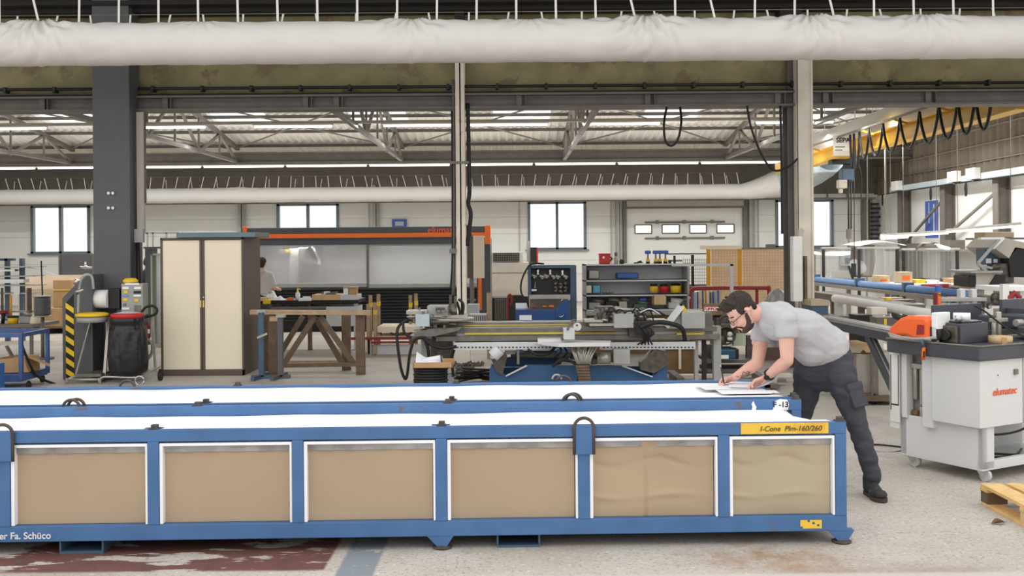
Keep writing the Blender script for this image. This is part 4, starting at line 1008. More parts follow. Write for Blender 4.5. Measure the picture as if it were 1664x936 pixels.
t.part('deck_boards', 'wood_old', g); g = M()
for i in range(3): g.box(a + i * (b - a - .1) / 2, a + .1 + i * (b - a - .1) / 2, 22.2, 23.4, 0, .115)
t.part('blocks', 'wood_old', g)
t = thing('dark_partition', 'dark grey partition panel on the far wall left of the dark column', 'panel'); t.part('panel', 'dark_column', M().px(95, 413, 152, 446, 30, .05, z0=.5)); t.part('post', 'dark_steel', M().px(95, 413, 97, 446, 29.95, .06, z0=0).px(149, 413, 152, 446, 29.95, .06, z0=0))
t = thing('wall_tool', 'bright clamp tool hanging in front of the dark partition', 'tool'); t.part('jaw', 'chrome', M().ball(at(139, 434, 24), .05).cyl(at(131, 434, 24), at(149, 435, 24), .03).cyl(at(139, 425, 24), at(139, 436, 24), .02)); t.part('hose', 'alu', M().tube(curve([at(131, 452, 23.5), at(138, 446, 23.5), at(147, 447, 23.5), at(150, 456, 23.5)]), .02))

t = thing('column_guard', 'dark grey column guard with black and yellow hazard stripes', 'guard')
DG = 14.2
a = at(101, 480, DG).x; b = at(150, 480, DG).x
zz = lambda py: at(120, py, DG).z
t.part('shell', 'dark_column', M().prism([(a, 0.01), (b, 0.01), (b, zz(446)), (a + .28, zz(452)), (a, zz(484))], DG, DG + .4), bev=.005)
s0, s1 = at(107, 500, DG).x, at(120, 500, DG).x
g = M().prism([(s0, .02), (s1, .02), (s1, zz(478)), (s0, zz(492))], DG - .006, DG - .001)
st = t.part('stripe_band', 'black_rubber', g)
g = M(); k = 0; zb = .02
while zb + .17 < zz(484):
    g.prism([(s0, zb + .075), (s1, zb), (s1, zb + .075), (s0, zb + .15)], DG - .008, DG - .006); zb += .152
t.part('yellow_stripes', 'yellow', g, st)
g = M().tube(curve([at(127, 508, 14.0), at(128, 480, 14.0), at(131, 458, 14.05), at(138, 448, 14.1), at(149, 449, 14.1), at(152, 470, 14.1)]), .018)
t = thing('air_hose', 'grey air hose with a nozzle hanging over the striped guard', 'hose'); t.part('hose', 'machine_grey', g); t.part('nozzle', 'chrome', M().cyl(at(124, 476, 13.95), at(136, 470, 13.95), .03, .015).cyl(at(122, 462, 13.95), at(126, 454, 13.95), .03))
t = thing('bag_stand', 'bin bag stand with a yellow ring lid, empty, in front of the striped guard', 'bin stand')
DY = 13.8
cx_ = at(139, 515, DY).x; zr = at(139, 513, DY).z; rr = at(165, 515, DY).x - cx_
t.part('ring_lid', 'yellow', M().lathe([(rr * .8, -.02), (rr, -.02), (rr * 1.01, .012), (rr * .8, .026), (0, .03)], (cx_, DY + rr, zr), 28))
t.part('ring', 'machine_grey', M().lathe([(rr * .86, -.10), (rr * .90, -.10), (rr * .92, -.03), (rr * .86, -.03)], (cx_, DY + rr, zr), 28))
t.part('pole', 'alu', M().box(cx_ + .10, cx_ + .17, DY + rr * 2, DY + rr * 2 + .06, .05, zr - .05)); t.part('brace', 'alu', M().bar((cx_ + .15, DY + rr * 1.9, zr - .1), (cx_ + .17, DY + .2, .1), .035)); t.part('brace', 'alu', M().bar((cx_ - .1, DY + rr * 1.9, zr - .1), (cx_ - .22, DY + .2, .1), .02))
t.part('foot_frame', 'alu', M().tube([(cx_ - .26, DY, .06), (cx_ + .18, DY, .06), (cx_ + .18, DY + .5, .1), (cx_ - .2, DY + .5, .1), (cx_ - .26, DY, .06)], .018).tube([(cx_ - .26, DY, 0), (cx_ - .26, DY, .08)], .018).tube([(cx_ + .18, DY, 0), (cx_ + .18, DY, .08)], .018)); t.part('base_tray', 'alu_dark', M().prism([(cx_ - .16, DY + .05), (cx_ + .18, DY + .05), (cx_ + .18, DY + .5), (cx_ - .05, DY + .5)], .09, .13, 'Z'))
t = thing('bag_stand', 'wheeled bin bag stand with a red ring lid and a full black bag', 'bin stand')
cx_ = at(197, 515, DY).x; zr = at(197, 515, DY).z; rr = at(224, 515, DY).x - cx_
def bag(u, v):
    a = 2 * math.pi * u; z = .09 + (zr - .09) * v
    r = rr * (.98 + .20 * math.sin(math.pi * v ** .62) - .10 * math.exp(-((v - .84) / .05) ** 2) + .06 * math.exp(-((v - .93) / .05) ** 2)) * (1 + .032 * math.sin(a * 9 + 2.5 * math.sin(v * 4)) * math.sin(math.pi * v) + .012 * math.sin(a * 17 + v * 5) + .03 * mnoise.noise(V((math.cos(a) * 2, math.sin(a) * 2, v * 3))))
    if v < .06: r *= .75 + 4 * v
    return V((cx_ + r * math.cos(a), DY + .02 + rr + r * math.sin(a), z))
b = t.part('bag', 'bin_bag', M().grid(bag, 90, 40)); t.part('bag_bottom', 'bin_bag', M().cyl((cx_, DY + .02 + rr, .085), (cx_, DY + .02 + rr, .10), rr * .75, n=24), b)
t.part('ring_lid', 'red', M().lathe([(rr * .84, -.02), (rr * .98, -.025), (rr * .99, .03), (rr * .8, .04)], (cx_, DY + rr, zr), 28)); t.part('inner_lid', 'light_grey', M().lathe([(rr * .8, .038), (rr * .3, .06), (0, .06)], (cx_, DY + rr, zr), 28))
t.part('foot_frame', 'chrome', M().tube(curve([(cx_ - .27, DY - .05, 0), (cx_ - .26, DY - .05, .08), (cx_ - .18, DY - .05, .10), (cx_ + .2, DY - .05, .09), (cx_ + .30, DY, .12), (cx_ + .42, DY + .3, .20)]), .014).tube(loop((cx_ + .27, DY - .08, .05), .06, 12), .014))
t.part('post', 'alu', M().bar((cx_ + .3, DY + rr * 2, .1), (cx_ + .26, DY + rr * 2, zr), .03)); castor(t, cx_ + .42, DY + .3, .07)
t = thing('film_roll', 'white roll of stretch film on a black holder fixed to the dark column', 'film roll')
c = at(171, 486, 14.35); t.part('roll', 'label_white', M().cyl(c + V((-.16, 0, 0)), c + V((.06, 0, 0)), .13, n=24).cyl(c + V((-.17, 0, 0)), c + V((-.155, 0, 0)), .04, n=12)); t.part('holder', 'black_steel', M().box(c.x + .06, c.x + .22, 14.3, 14.6, c.z - .14, c.z + .15).cyl(c, c + V((.1, 0, 0)), .03), bev=.01)
t = thing('electrical_cabinet', 'grey electrical box covered with stickers beside the dark column', 'electrical box')
DE = 14.3
t.part('housing', 'machine_grey', M().px(197, 461, 232, 512, DE, .22), bev=.008)
for i, (p0, q0, p1, q1, m) in enumerate([(203, 460, 226, 463, 'label_white'), (199, 466, 209, 470, 'label_white'), (218, 466, 229, 470, 'label_white'), (201, 472, 207, 477, 'yellow'), (217, 473, 229, 477, 'ink_black'), (198, 479, 209, 482, 'pipe_blue'), (217, 479, 229, 482, 'label_white'), (200, 485, 207, 489, 'yellow'), (218, 486, 225, 490, 'yellow'), (198, 500, 210, 503, 'label_white'), (218, 496, 229, 508, 'alu_dark'), (200, 493, 205, 497, 'mid_steel')]):
    t.part('sticker', m, M().px(p0, q0, p1, q1, DE - .008, .01))
t.part('beacon', 'yellow', M().lathe([(.10, 0), (.105, .03), (.07, .06), (0, .065)], at(212, 459, DE + .1), 18)); t.part('leg', 'dark_column', M().px(200, 512, 203, 600, DE + .08, .04, z0=0).px(208, 512, 211, 600, DE + .08, .04, z0=0))
t.part('side_box', 'steel_blue', M().px(190, 478, 197, 512, DE + .06, .12))
one('cable_loop', 'black cable looping from the sticker covered electrical box', 'cable', 'black_rubber', M().tube(curve([at(230, 508, 14.2), at(236, 500, 14.2), at(247, 497, 14.2), at(255, 502, 14.2), at(253, 510, 14.2), at(240, 514, 14.2), at(231, 513, 14.2)]), .018))
t = thing('fire_extinguisher', 'red fire extinguisher hanging beside the tambour cabinet', 'fire extinguisher')
c = at(237, 560, 14.6); h_ = at(237, 523, 14.6).z - c.z
t.part('cylinder', 'dark_red', M().lathe([(0, 0), (.055, 0), (.06, .03), (.06, h_ - .08), (.04, h_ - .02), (.02, h_), (0, h_)], c, 18)); t.part('label', 'label_white', M().lathe([(.0612, h_ * .5), (.0612, h_ * .68)], c, 18)); t.part('valve', 'black_steel', M().cyl(c + V((0, 0, h_)), c + V((0, 0, h_ + .05)), .02).bar(c + V((-.08, 0, h_ + .06)), c + V((.05, 0, h_ + .07)), .02)); t.part('bracket', 'machine_grey', M().px(228, 525, 231, 600, 14.75, .03, z0=0))
one('hose_coil', 'grey hose looped on the floor beside the tambour cabinet', 'hose', 'machine_grey', M().tube(curve([at(226, 585, 14.45), at(228, 558, 14.4), at(238, 551, 14.4), at(247, 560, 14.4), at(246, 575, 14.4), at(236, 588, 14.4), at(228, 594, 14.4), at(240, 604, 14.45), at(233, 585, 14.48), at(225, 570, 14.48)]), .022))
t = thing('locker', 'tall narrow pale green locker left of the tambour cabinet', 'locker'); t.part('frame', 'greenish', M().px(245, 412, 248, 566, 19, .5).px(245, 412, 268, 415, 19, .5).px(262, 412, 268, 566, 19, .5, z0=0).px(245, 560, 268, 566, 19, .5)); t.part('door', 'clear_sheet', M().px(248, 415, 262, 562, 19.1, .02))
t = thing('white_railing', 'white railing behind the top of the tambour cabinet', 'railing'); t.part('top_bar', 'white_paint', M().px(236, 377, 292, 380, 21, .05)); g = M()
for p in (239, 248, 270, 292): g.px(p - 1, 378, p + 1.5, 402, 21, .04)
t.part('uprights', 'white_paint', g); t.part('platform', 'dark_column', M().px(233, 401, 262, 404, 20.9, .6).px(236, 404, 248, 500, 21.2, .3, z0=0))

t = thing('tambour_cabinet', 'tall tambour cabinet with two cream doors in a brown frame', 'cabinet')
DC = 14.6
xa, xb = at(261, 500, DC).x, at(396, 500, DC).x; zb_ = 0.0; zt = at(328, 386, DC).z; dp = .43 + .55
t.part('carcass', 'cabinet_brown', M().box(xa, xb, DC + .04, DC + dp, 0, zt).box(xa, xa + .028, DC, DC + .05, 0, zt).box(xb - .028, xb, DC, DC + .05, 0, zt).box(xa, xb, DC, DC + .05, zt - .03, zt).box(xa, xb, DC, DC + .05, 0, .085), bev=.003)
xm = (xa + xb) / 2
for s in (0, 1):
    g = M(); u0, u1 = (xa + .03, xm - .035) if s == 0 else (xm + .035, xb - .03)
    g.grid(lambda u, v: V((u0 + (u1 - u0) * u, DC + .018 + .0008 * abs(math.sin(u * 45)), .09 + (zt - .13) * v)), 120, 1, False)
    d = t.part('door', 'cabinet_cream', g); t.part('edge_strip', 'cabinet_brown', M().box(xm - .033 if s == 0 else xm + .003, xm - .003 if s == 0 else xm + .033, DC + .004, DC + .03, .09, zt - .035), d)
    z = at(328, 494, DC).z; t.part('handle', 'brass', M().box(xm - .030 if s == 0 else xm + .008, xm - .008 if s == 0 else xm + .030, DC - .006, DC + .006, z - .05, z + .05), d, bev=.003)
t.part('lock', 'chrome', M().cyl((xm + .02, DC - .004, at(328, 483, DC).z), (xm + .02, DC + .01, at(328, 483, DC).z), .009))
one('teal_panel', 'flat teal grey panel lying on top of the tambour cabinet', 'panel', 'teal_panel', M().box(at(288, 380, DC).x, at(416, 380, DC).x, DC - .05, DC + .8, zt + .001, zt + .07), bev=.004)

# ------------------------------------------------------------------ the long machining centre behind
t = thing('machining_centre', 'long dark grey machining centre with an orange stripe and see-through hoods', 'machine')
DM = 22.0
t.part('top_beam', 'anthracite', M().px(392, 369, 792, 379, DM, 1.6).px(405, 385, 778, 397, DM, 1.4), bev=.01)
t.part('orange_stripe', 'orange', M().px(400, 379, 790, 386, DM - .01, .1)); t.part('corner_cap', 'orange', M().px(394, 368, 401, 380, DM - .02, .2).px(788, 366, 797, 397, DM - .03, .3), bev=.01)
t.part('end_post', 'anthracite', M().px(775, 386, 797, 510, DM, 1.6, z0=0), bev=.01); t.part('end_post', 'anthracite', M().px(396, 386, 413, 520, DM, 1.6, z0=0), bev=.01)
t.part('post_trim', 'orange', M().px(777, 450, 783, 504, DM - .015, .03).px(413, 397, 416, 430, DM - .01, .03))
for p0, p1 in ((415, 596), (599, 775)):
    h_ = t.part('hood', 'hood_panel', M().px(p0, 397, p1, 462, DM + .05, .02)); t.part('hood_frame', 'machine_grey', M().px(p0, 461, p1, 467, DM + .02, .06).px(p0, 396, p1, 399, DM + .02, .06), h_); t.part('hood_post', 'dark_steel', M().px(p1 - .5, 397, p1 + 3, 466, DM, .08), h_)
t.part('rear_panel', 'light_grey', M().px(400, 390, 790, 500, DM + 1.5, .05))
g = M(); k = 0
for q in range(468, 520, 5): g.px(413, q, 777, q + 3.6, DM + .1 + .03 * (k % 2), .3); k += 1
t.part('bellows', 'bellows', g); t.part('base', 'black_steel', M().px(413, 466, 777, 545, DM + .25, 1.2, z0=0)); t.part('plinth_rail', 'anthracite', M().px(413, 466, 777, 470, DM + .04, .1))
g = M().px(470, 404, 486, 465, DM + .5, .4).px(484, 402, 508, 422, DM + .4, .5); t.part('spindle_carriage', 'white_paint', g, bev=.02)
t.part('spindle_motor', 'dark_steel', M().px(496, 428, 512, 458, DM + .35, .3).px(488, 425, 494, 460, DM + .45, .3).bar(at(503, 402, DM + .4), at(516, 424, DM + .4), .25, .10).px(454, 405, 461, 420, DM + .5, .2), bev=.01)
t.part('hood_fill_tube', 'lamp_white', M().cyl(at(420, 389, DM + 1.42), at(770, 389, DM + 1.42), .04, n=8)); area(at(595, 400, DM).x, DM + .45, at(595, 399, DM).z, 4.6, .2, 42); t.part('spindle_cover', 'pale_grey', M().prism([(at(p, 430, DM + .3).x, at(p, q, DM + .3).z) for p, q in ((496, 404), (508, 404), (518, 430), (496, 428))], DM + .3, DM + .6)); t.part('cable_clip', 'yellow', M().px(463, 405, 472, 411, DM + .45, .1))  # glowing tube and area light added to brighten the space behind the hoods
letter(t, 'elumatec', .21, 'letter_orange', at(722, 374, DM - .006), bold=.0015, xs=.95)
t = thing('control_cabinet', 'hanging cream control cabinet with a brown flank right of the beige column', 'control box')
t.part('front', 'cabinet_cream', M().px(769, 383, 787, 452, 20.0, .05), bev=.005); t.part('housing', 'cabinet_brown', M().px(759, 384, 770, 452, 20.02, .3), bev=.005); t.part('hose', 'black_rubber', M().tube(curve([at(757, 366, 20.2), at(762, 374, 20.2), at(765, 384, 20.2)]), .03))
t.part('foot', 'mid_steel', M().px(763, 452, 770, 470, 20.1, .1, z0=0))
t = thing('grey_cabinet_machine', 'pale grey machine cabinet with a dark grille, between the beige column and the bit board', 'machine')
t.part('body', 'beige_grey', M().px(799, 427, 860, 482, 25, 1.5), bev=.01); t.part('seam', 'mid_steel', M().px(799, 443, 860, 444, 24.99, .01)); t.part('upper_body', 'light_grey', M().px(797, 410, 850, 427, 25.05, 1.4)); t.part('grille', 'black_steel', M().px(801, 411, 844, 425, 25.0, .06)); g = M()
for i in range(14): g.px(802 + i * 3, 411, 802.8 + i * 3, 425, 24.98, .02)
for i in range(4): g.px(801, 413 + i * 3.5, 844, 413.8 + i * 3.5, 24.98, .02)
t.part('grille_mesh', 'mid_steel', g); t.part('base', 'black_steel', M().px(799, 482, 860, 520, 25.1, 1.3, z0=0))
t = thing('sander', 'narrow grey machine head with a black and red side, left of the tall window', 'machine'); t.part('post', 'machine_grey', M().px(856, 392, 862, 430, 27.2, .1)); t.part('head', 'black_steel', M().px(862, 402, 872, 426, 27.1, .2)); t.part('red_edge', 'red', M().px(872, 402, 874.5, 428, 27.08, .2)); t.part('stand', 'machine_grey', M().px(860, 426, 872, 440, 27.2, .2, z0=0))
# ------------------------------------------------------------------ work bench behind the trestles
t = thing('work_bench', 'dark topped work bench crowded with bottles and boxes behind the trestle', 'bench')
DW = 18.0
t.part('top', 'black_steel', M().px(408, 488, 582, 493, DW, .9)); t.part('lower_box', 'light_grey', M().px(530, 498, 581, 530, DW + .1, .6)); t.part('shelf', 'mid_steel', M().px(440, 498, 530, 502, DW + .1, .5))
for p in (420, 452, 500, 575): t.part('leg', 'wood_old' if p != 575 else 'light_grey', M().px(p, 493, p + 6, 580, DW + .15, .08, z0=0))
t = thing('yellow_tray', 'yellow plastic trays full of small parts on the left end of the bench', 'tray'); t.part('body', 'yellow', M().px(405, 488, 417, 494, DW - .1, .3).px(427, 487, 438, 494, DW - .1, .3), bev=.01); t.part('contents', 'wood_pale', M().px(408, 484, 432, 489, DW - .05, .2))
def bottle(lb, p, q0, q1, m, mc):
    t = thing('bottle', lb, 'bottle'); c = at(p, q1, DW + .1); h_ = at(p, q0, DW + .1).z - c.z
    t.part('body', m, M().lathe([(0, 0), (.04, 0), (.042, h_ * .55), (.015, h_ * .72), (.014, h_ * .8)], c, 14)); t.part('cap', mc, M().lathe([(.018, h_ * .78), (.018, h_ * .95), (0, h_)], c, 12).bar(c + V((.0, 0, h_ * .93)), c + V((.05, 0, h_ * .9)), .02))
bottle('white spray bottle with a lime green trigger on the bench', 484, 468, 488, 'label_white', 'yellow')
bottle('white squeeze bottle with a grey cap beside the yellow trays', 437, 474, 488, 'label_white', 'machine_grey')
t = thing('rag_pile', 'heap of white rags and small parts on the bench left of the spray bottle', 'rags'); t.part('cloth', 'paper', M().grid(lambda u, v: at(438 + 24 * u, 488, DW + .15) + V((0, .3 * v, .14 * math.sin(math.pi * v) * (1 - u) * (1 + .4 * math.sin(u * 12)))), 24, 12))
one('orange_box', 'small orange box lying on the bench', 'box', 'orange', M().px(467, 484, 475, 489, DW, .12))
one('white_tray', 'white tray of loose parts right of the spray bottle', 'tray', 'paper', M().px(485, 485, 506, 489, DW - .05, .3).px(492, 482, 503, 486, DW + .05, .1))
t = thing('wooden_box', 'pale wooden box of offcuts on the bench', 'box'); t.part('body', 'wood_pale', M().px(507, 479, 552, 489, DW, .5)); t.part('offcuts', 'dark_steel', M().bar(at(530, 478, DW + .1), at(548, 475, DW + .1), .08, .04).bar(at(522, 476, DW + .2), at(545, 477, DW + .2), .06, .03)); t.part('paper', 'paper', M().px(526, 474, 535, 478, DW + .12, .1))
t = thing('white_crate', 'white crate at the right end of the bench', 'crate'); t.part('body', 'light_grey', M().px(552, 479, 581, 487.8, DW, .5), bev=.01)
t = thing('carton', 'small brown and white carton on the white crate at the right end of the bench', 'box'); z_ = at(570, 479, DW).z; t.part('body', 'carton', M().px(566, 467, 579, 479, DW + .05, .2, z0=z_ + .002)); t.part('side', 'label_white', M().px(558, 467, 567, 479, DW + .05, .2, z0=z_ + .002)); t.part('open_flaps', 'cardboard_pale', M().px(557, 466, 580, 468, DW + .02, .25))
# wooden trestle
t = thing('wooden_trestle', 'heavy wooden trestle with diagonal braces in front of the bench', 'trestle')
DT = 14.55
def wpx(g, p, q, w_, dp, d=DT):
    a, b = at(*p, d), at(*q, d); g.bar(a, b, dp, w_, (0, 0, 1)) if abs(a.x - b.x) > abs(a.z - b.z) else g.bar(a, b, dp, w_, (1, 0, 0)); return g
t.part('top_beam', 'wood_top', wpx(M(), (408, 507), (603, 508), .065, .16), bev=.004)
for p, dd in ((443, 0), (585, 0), (562, .55), (432, .55)):
    x = at(p, 560, DT + dd).x; w_ = .062; t.part('leg', 'wood_old', M().box(x - w_, x + w_, DT + dd, DT + dd + .1, 0.0, at(p, 511, DT).z), bev=.004)
for (p, q), dd in ((((512, 514), (462, 590)), 0), (((520, 514), (576, 592)), 0), (((492, 514), (455, 575)), .55), (((515, 520), (556, 590)), .3)):
    t.part('brace', 'wood_old', wpx(M(), p, q, .075, .05, DT + .04 + dd))
t.part('bottom_rail', 'wood_old', wpx(M(), (462, 594), (592, 592), .055, .06, DT + .02)); t.part('bottom_rail', 'wood_top', wpx(M(), (462, 588), (570, 587), .03, .06, DT + .6)); t.part('corbel', 'wood_pale', M().px(437, 513, 456, 523, DT - .02, .1), bev=.02)
g0 = [('dark blue steel support stand nearest the tambour cabinet', 424, 'steel_blue', 508), ('slim dark steel support stand in front of the trestle leg', 455, 'dark_column', 516)]
for lb, p, m, q in g0:
    t = thing('support_stand', lb, 'stand', 'steel support stands'); x = at(p, 560, 14.2).x
    t.part('post', m, M().box(x - .035, x + .035, 14.2, 14.27, .03, at(p, q, 14.2).z)); t.part('foot', m, M().box(x - .14, x + .13, 14.2, 14.26, .0, .05).bar((x - .06, 13.95, .03), (x + .02, 14.5, .03), .05, .05)); t.part('head', 'machine_grey', M().box(x - .05, x + .07, 14.18, 14.29, at(p, q, 14.2).z, at(p, q - 4, 14.2).z))
one('clamp_bar', 'pale metal clamp on the dark blue support stand', 'clamp', 'alu', M().bar(at(418, 549, 14.12), at(434, 542, 14.12), .03))
# staked trolley
t = thing('stake_trolley', 'low trolley with wooden stakes and dark red rails behind the mitre saw', 'trolley')
DK = 17.2
for p, q, dd in ((598, 494, 0), (609, 492, 0), (602, 480, .7), (615, 478, .7), (667, 480, .7), (676, 477, .7)):
    b = t.part('stake', 'wood_top', M().px(p - 2.6, q, p + 2.6, 592, DK + dd, .06, z0=.02)); t.part('yellow_band', 'yellow', M().px(p - 2.8, q + 12, p + 2.8, q + 19, DK + dd - .004, .068), b)
t.part('rail', 'dark_red', M().px(570, 548, 676, 552, DK - .03, .06).px(603, 555, 668, 558, DK - .05, .06)); t.part('side_board', 'light_grey', M().px(603, 560, 700, 576, DK + .05, .05)); t.part('deck', 'cabinet_cream', M().px(613, 531, 690, 540, DK + .1, .8)); g = M()
for i in range(5): g.px(617 + i * 17, 540, 620 + i * 17, 546, DK + .15, .06)
t.part('deck_blocks', 'wood_old', g); t.part('lower_board', 'cabinet_cream', M().px(613, 546, 690, 549, DK + .1, .7)); t.part('leg', 'machine_grey', M().px(598, 552, 604, 592, DK, .06, z0=0)); t.part('leg', 'dark_steel', M().px(607, 577, 615, 590, DK + .3, .1, z0=0))
# ------------------------------------------------------------------ double mitre saw on its blue stand
t = thing('double_mitre_saw', 'double mitre saw with long yellow striped rails on a blue stand', 'machine')
D = 12.5
g = M().px(700, 523, 1160, 530, D, .30).px(705, 532, 1165, 540, D - .06, .34).px(708, 545, 1170, 553, D - .10, .3)
t.part('rail', 'alu_dark', g, bev=.004); t.part('rail_web', 'alu', M().px(704, 530, 1160, 533, D - .02, .1).px(706, 539, 1166, 546, D - .04, .1)); t.part('yellow_scale', 'scale_yellow', M().px(752, 527.5, 925, 529.2, D - .006, .01).px(755, 540.5, 1000, 543, D - .11, .1).px(1100, 541, 1143, 544, D - .115, .1))
g = M().px(738, 556, 930, 568, D - .12, .18).px(975, 556, 1130, 568, D - .12, .18)
b = t.part('slotted_tray', 'light_grey', g); g = M()
for p in list(range(742, 926, 6)) + list(range(980, 1128, 6)): g.px(p, 563.5, p + 3.2, 565.5, D - .124, .01)
t.part('slots', 'ink_black', g, b)
for p0, p1, q0, q1, m in ((762, 772, 548, 556, 'greasy_metal'), (778, 788, 548, 556, 'ink_black'), (800, 830, 548, 555, 'alu'), (985, 1012, 547, 553, 'dark_red'), (1030, 1060, 549, 556, 'alu_dark')): t.part('bracket', m, M().px(p0, q0, p1, q1, D - .05, .1), bev=.006)
# left saw head
hd_ = t.part('saw_head', 'greasy_metal', M().px(690, 530, 742, 546, D - .1, .5).px(700, 546, 735, 588, D + .1, .3).px(664, 546, 702, 552, D - .2, .5), bev=.01)
t.part('motor_box', 'tray_grey', M().px(675, 511, 698, 531, D - .25, .25), hd_, bev=.006); t.part('motor_box', 'machine_grey', M().px(694, 497, 728, 516, D, .3), hd_, bev=.006)
t.part('table_plate', 'alu', M().lathe([(0, 0), (.30, 0), (.31, .012), (.31, .03), (0, .032)], at(730, 520, D + .05), 28).px(712, 512, 760, 518, D - .05, .3).px(660, 505, 694, 511, D - .15, .3), hd_, bev=.004)
t.part('valve_block', 'greasy_metal', M().px(708, 500, 722, 506, D - .05, .1).px(700, 520, 712, 528, D - .2, .2).cyl(at(700, 523, D - .22), at(730, 523, D - .22), .03).cyl(at(664, 518, D - .1), at(692, 519, D - .1), .035).cyl(at(736, 494, D), at(736, 513, D), .05).px(730, 480, 734, 510, D, .05).px(738, 482, 742, 512, D, .05), hd_)
t.part('blade_guard', 'alu_dark', M().prism([(at(p, 520, D - .15).x, at(p, q, D - .15).z) for p, q in ((672, 540), (700, 534), (740, 532), (752, 530), (745, 537), (705, 546), (676, 548))], D - .2, D - .05), hd_)
g = M().tube(curve([at(664, 520, D - .15), at(650, 528, D - .15), at(645, 545, D - .2), at(650, 590, D - .2), at(656, 612, D - .2), at(661, 612, D - .2), at(666, 575, D - .2), at(674, 552, D - .2), at(690, 548, D - .2)]), .018)
g.tube(curve([at(690, 548, D - .25), at(700, 560, D - .25), at(720, 566, D - .25), at(742, 563, D - .25)]), .02).tube(curve([at(690, 550, D - .22), at(696, 570, D - .22), at(696, 590, D - .2)]), .02).tube(curve([at(655, 524, D - .18), at(657, 540, D - .2), at(668, 549, D - .2)]), .016)
g.tube(curve([at(745, 486, D), at(753, 495, D), at(751, 515, D)]), .016).tube(curve([at(742, 490, D + .05), at(747, 505, D + .05), at(747, 514, D)]), .016).tube(curve([at(738, 568, D), at(734, 585, D), at(737, 612, D)]), .018)
t.part('cables', 'black_rubber', g, hd_)
t.part('column', 'machine_grey', M().px(684, 552, 704, 608, D + .15, .3, z0=.02).px(712, 555, 730, 596, D + .2, .3), hd_, bev=.01)
g = M(); rn = random.Random(9)
for k in range(20):
    p, q = 664 + rn.random() * 80, 500 + rn.random() * 30; w_, h_ = 2 + rn.random() * 6, 2 + rn.random() * 4; g.px(p, q, p + w_, q + h_, D - .27 + rn.random() * .3, .04 + .05 * rn.random())
t.part('small_fitting', 'alu_dark', g, hd_)
g = M()
for k in range(9):
    p, q = 660 + rn.random() * 70, 510 + rn.random() * 28; dd = D - .26 + rn.random() * .2; g.cyl(at(p, q, dd), at(p + 8 + rn.random() * 20, q + rn.random() * 4 - 2, dd), .008 + .012 * rn.random(), n=8)
t.part('thin_pipe', 'alu', g, hd_)
# right saw head
hd_ = t.part('saw_head', 'greasy_metal', M().px(960, 520, 1040, 534, D - .1, .4).px(985, 500, 1010, 524, D + .05, .3).px(1022, 520, 1060, 548, D - .18, .3), bev=.01)
t.part('motor_box', 'machine_grey', M().px(998, 510, 1030, 533, D - .3, .3), hd_, bev=.006); t.part('motor_box', 'machine_grey', M().px(1108, 507, 1146, 534, D - .2, .35), hd_, bev=.008)
zq = lambda p, q: (at(p, q, D - .1).x, at(p, q, D - .1).z)
t.part('cover_plate', 'light_grey', M().prism([zq(*a_) for a_ in ((1080, 530), (1106, 497), (1110, 499), (1084, 533))], D - .2, D + .1), hd_); t.part('cover', 'machine_grey', M().prism([zq(*a_) for a_ in ((1082, 534), (1107, 499), (1112, 507), (1112, 534))], D - .12, D + .1), hd_)
t.part('yellow_tag', 'yellow', M().bar(at(1108, 498, D - .1), at(1114, 508, D - .1), .06, .05), hd_)
t.part('table_plate', 'alu', M().px(950, 520, 980, 524, D - .2, .3).px(958, 526, 1000, 530, D - .28, .3).px(1030, 520, 1085, 530, D - .1, .3), hd_, bev=.003); t.part('side_plate', 'dark_steel', M().px(1146, 509, 1158, 545, D - .05, .2).px(940, 531, 1010, 538, D - .22, .1), hd_)
t.part('valve_block', 'greasy_metal', M().cyl(at(976, 505, D), at(976, 530, D), .05).cyl(at(984, 508, D - .1), at(984, 524, D - .1), .05).px(968, 498, 998, 506, D, .2).px(1036, 508, 1048, 520, D - .2, .1).cyl(at(1035, 532, D - .22), at(1050, 540, D - .22), .06).cyl(at(1060, 512, D - .15), at(1035, 512, D - .15), .03), hd_, bev=.004)
g = M().tube(curve([at(1032, 520, D - .3), at(1045, 506, D - .3), at(1065, 505, D - .3), at(1080, 512, D - .2)]), .012).tube(curve([at(1040, 532, D - .32), at(1065, 524, D - .32), at(1090, 526, D - .32), at(1108, 534, D - .3), at(1113, 552, D - .25)]), .028)
for k in range(7): g.tube(curve([at(1030 + 3 * k, 525, D - .3), at(1038 + 4 * k, 540 - 2 * (k % 3), D - .34), at(1046 + 2 * k, 552 - k, D - .32), at(1036 + 6 * k % 30, 560, D - .28)]), .010, 6)
t.part('cables', 'black_rubber', g, hd_); t.part('cable_clips', 'light_grey', M().tube(curve([at(1040, 508, D - .33), at(1056, 502, D - .33), at(1072, 510, D - .33)]), .008, 6), hd_)
g = M(); rn = random.Random(4)
for k in range(22):
    p, q = 962 + rn.random() * 90, 498 + rn.random() * 26; w_, h_ = 2 + rn.random() * 6, 2 + rn.random() * 4; g.px(p, q, p + w_, q + h_, D - .22 + rn.random() * .25, .04 + .05 * rn.random())
t.part('small_fitting', 'alu_dark', g, hd_)
g = M()
for k in range(9):
    p, q = 960 + rn.random() * 80, 500 + rn.random() * 22; dd = D - .22 + rn.random() * .2; g.cyl(at(p, q, dd), at(p + 8 + rn.random() * 26, q + rn.random() * 4 - 2, dd), .008 + .012 * rn.random(), n=8)
t.part('thin_pipe', 'alu', g, hd_)
g = M()
for k in range(5): g.tube(curve([at(985 + 14 * k, 512 - k, D - .2), at(992 + 14 * k, 500 + 3 * (k % 3), D - .24), at(1002 + 14 * k, 507 + 2 * (k % 2), D - .26), at(1010 + 13 * k, 522, D - .22)]), .009, 6)
t.part('air_lines', 'black_rubber', g, hd_)
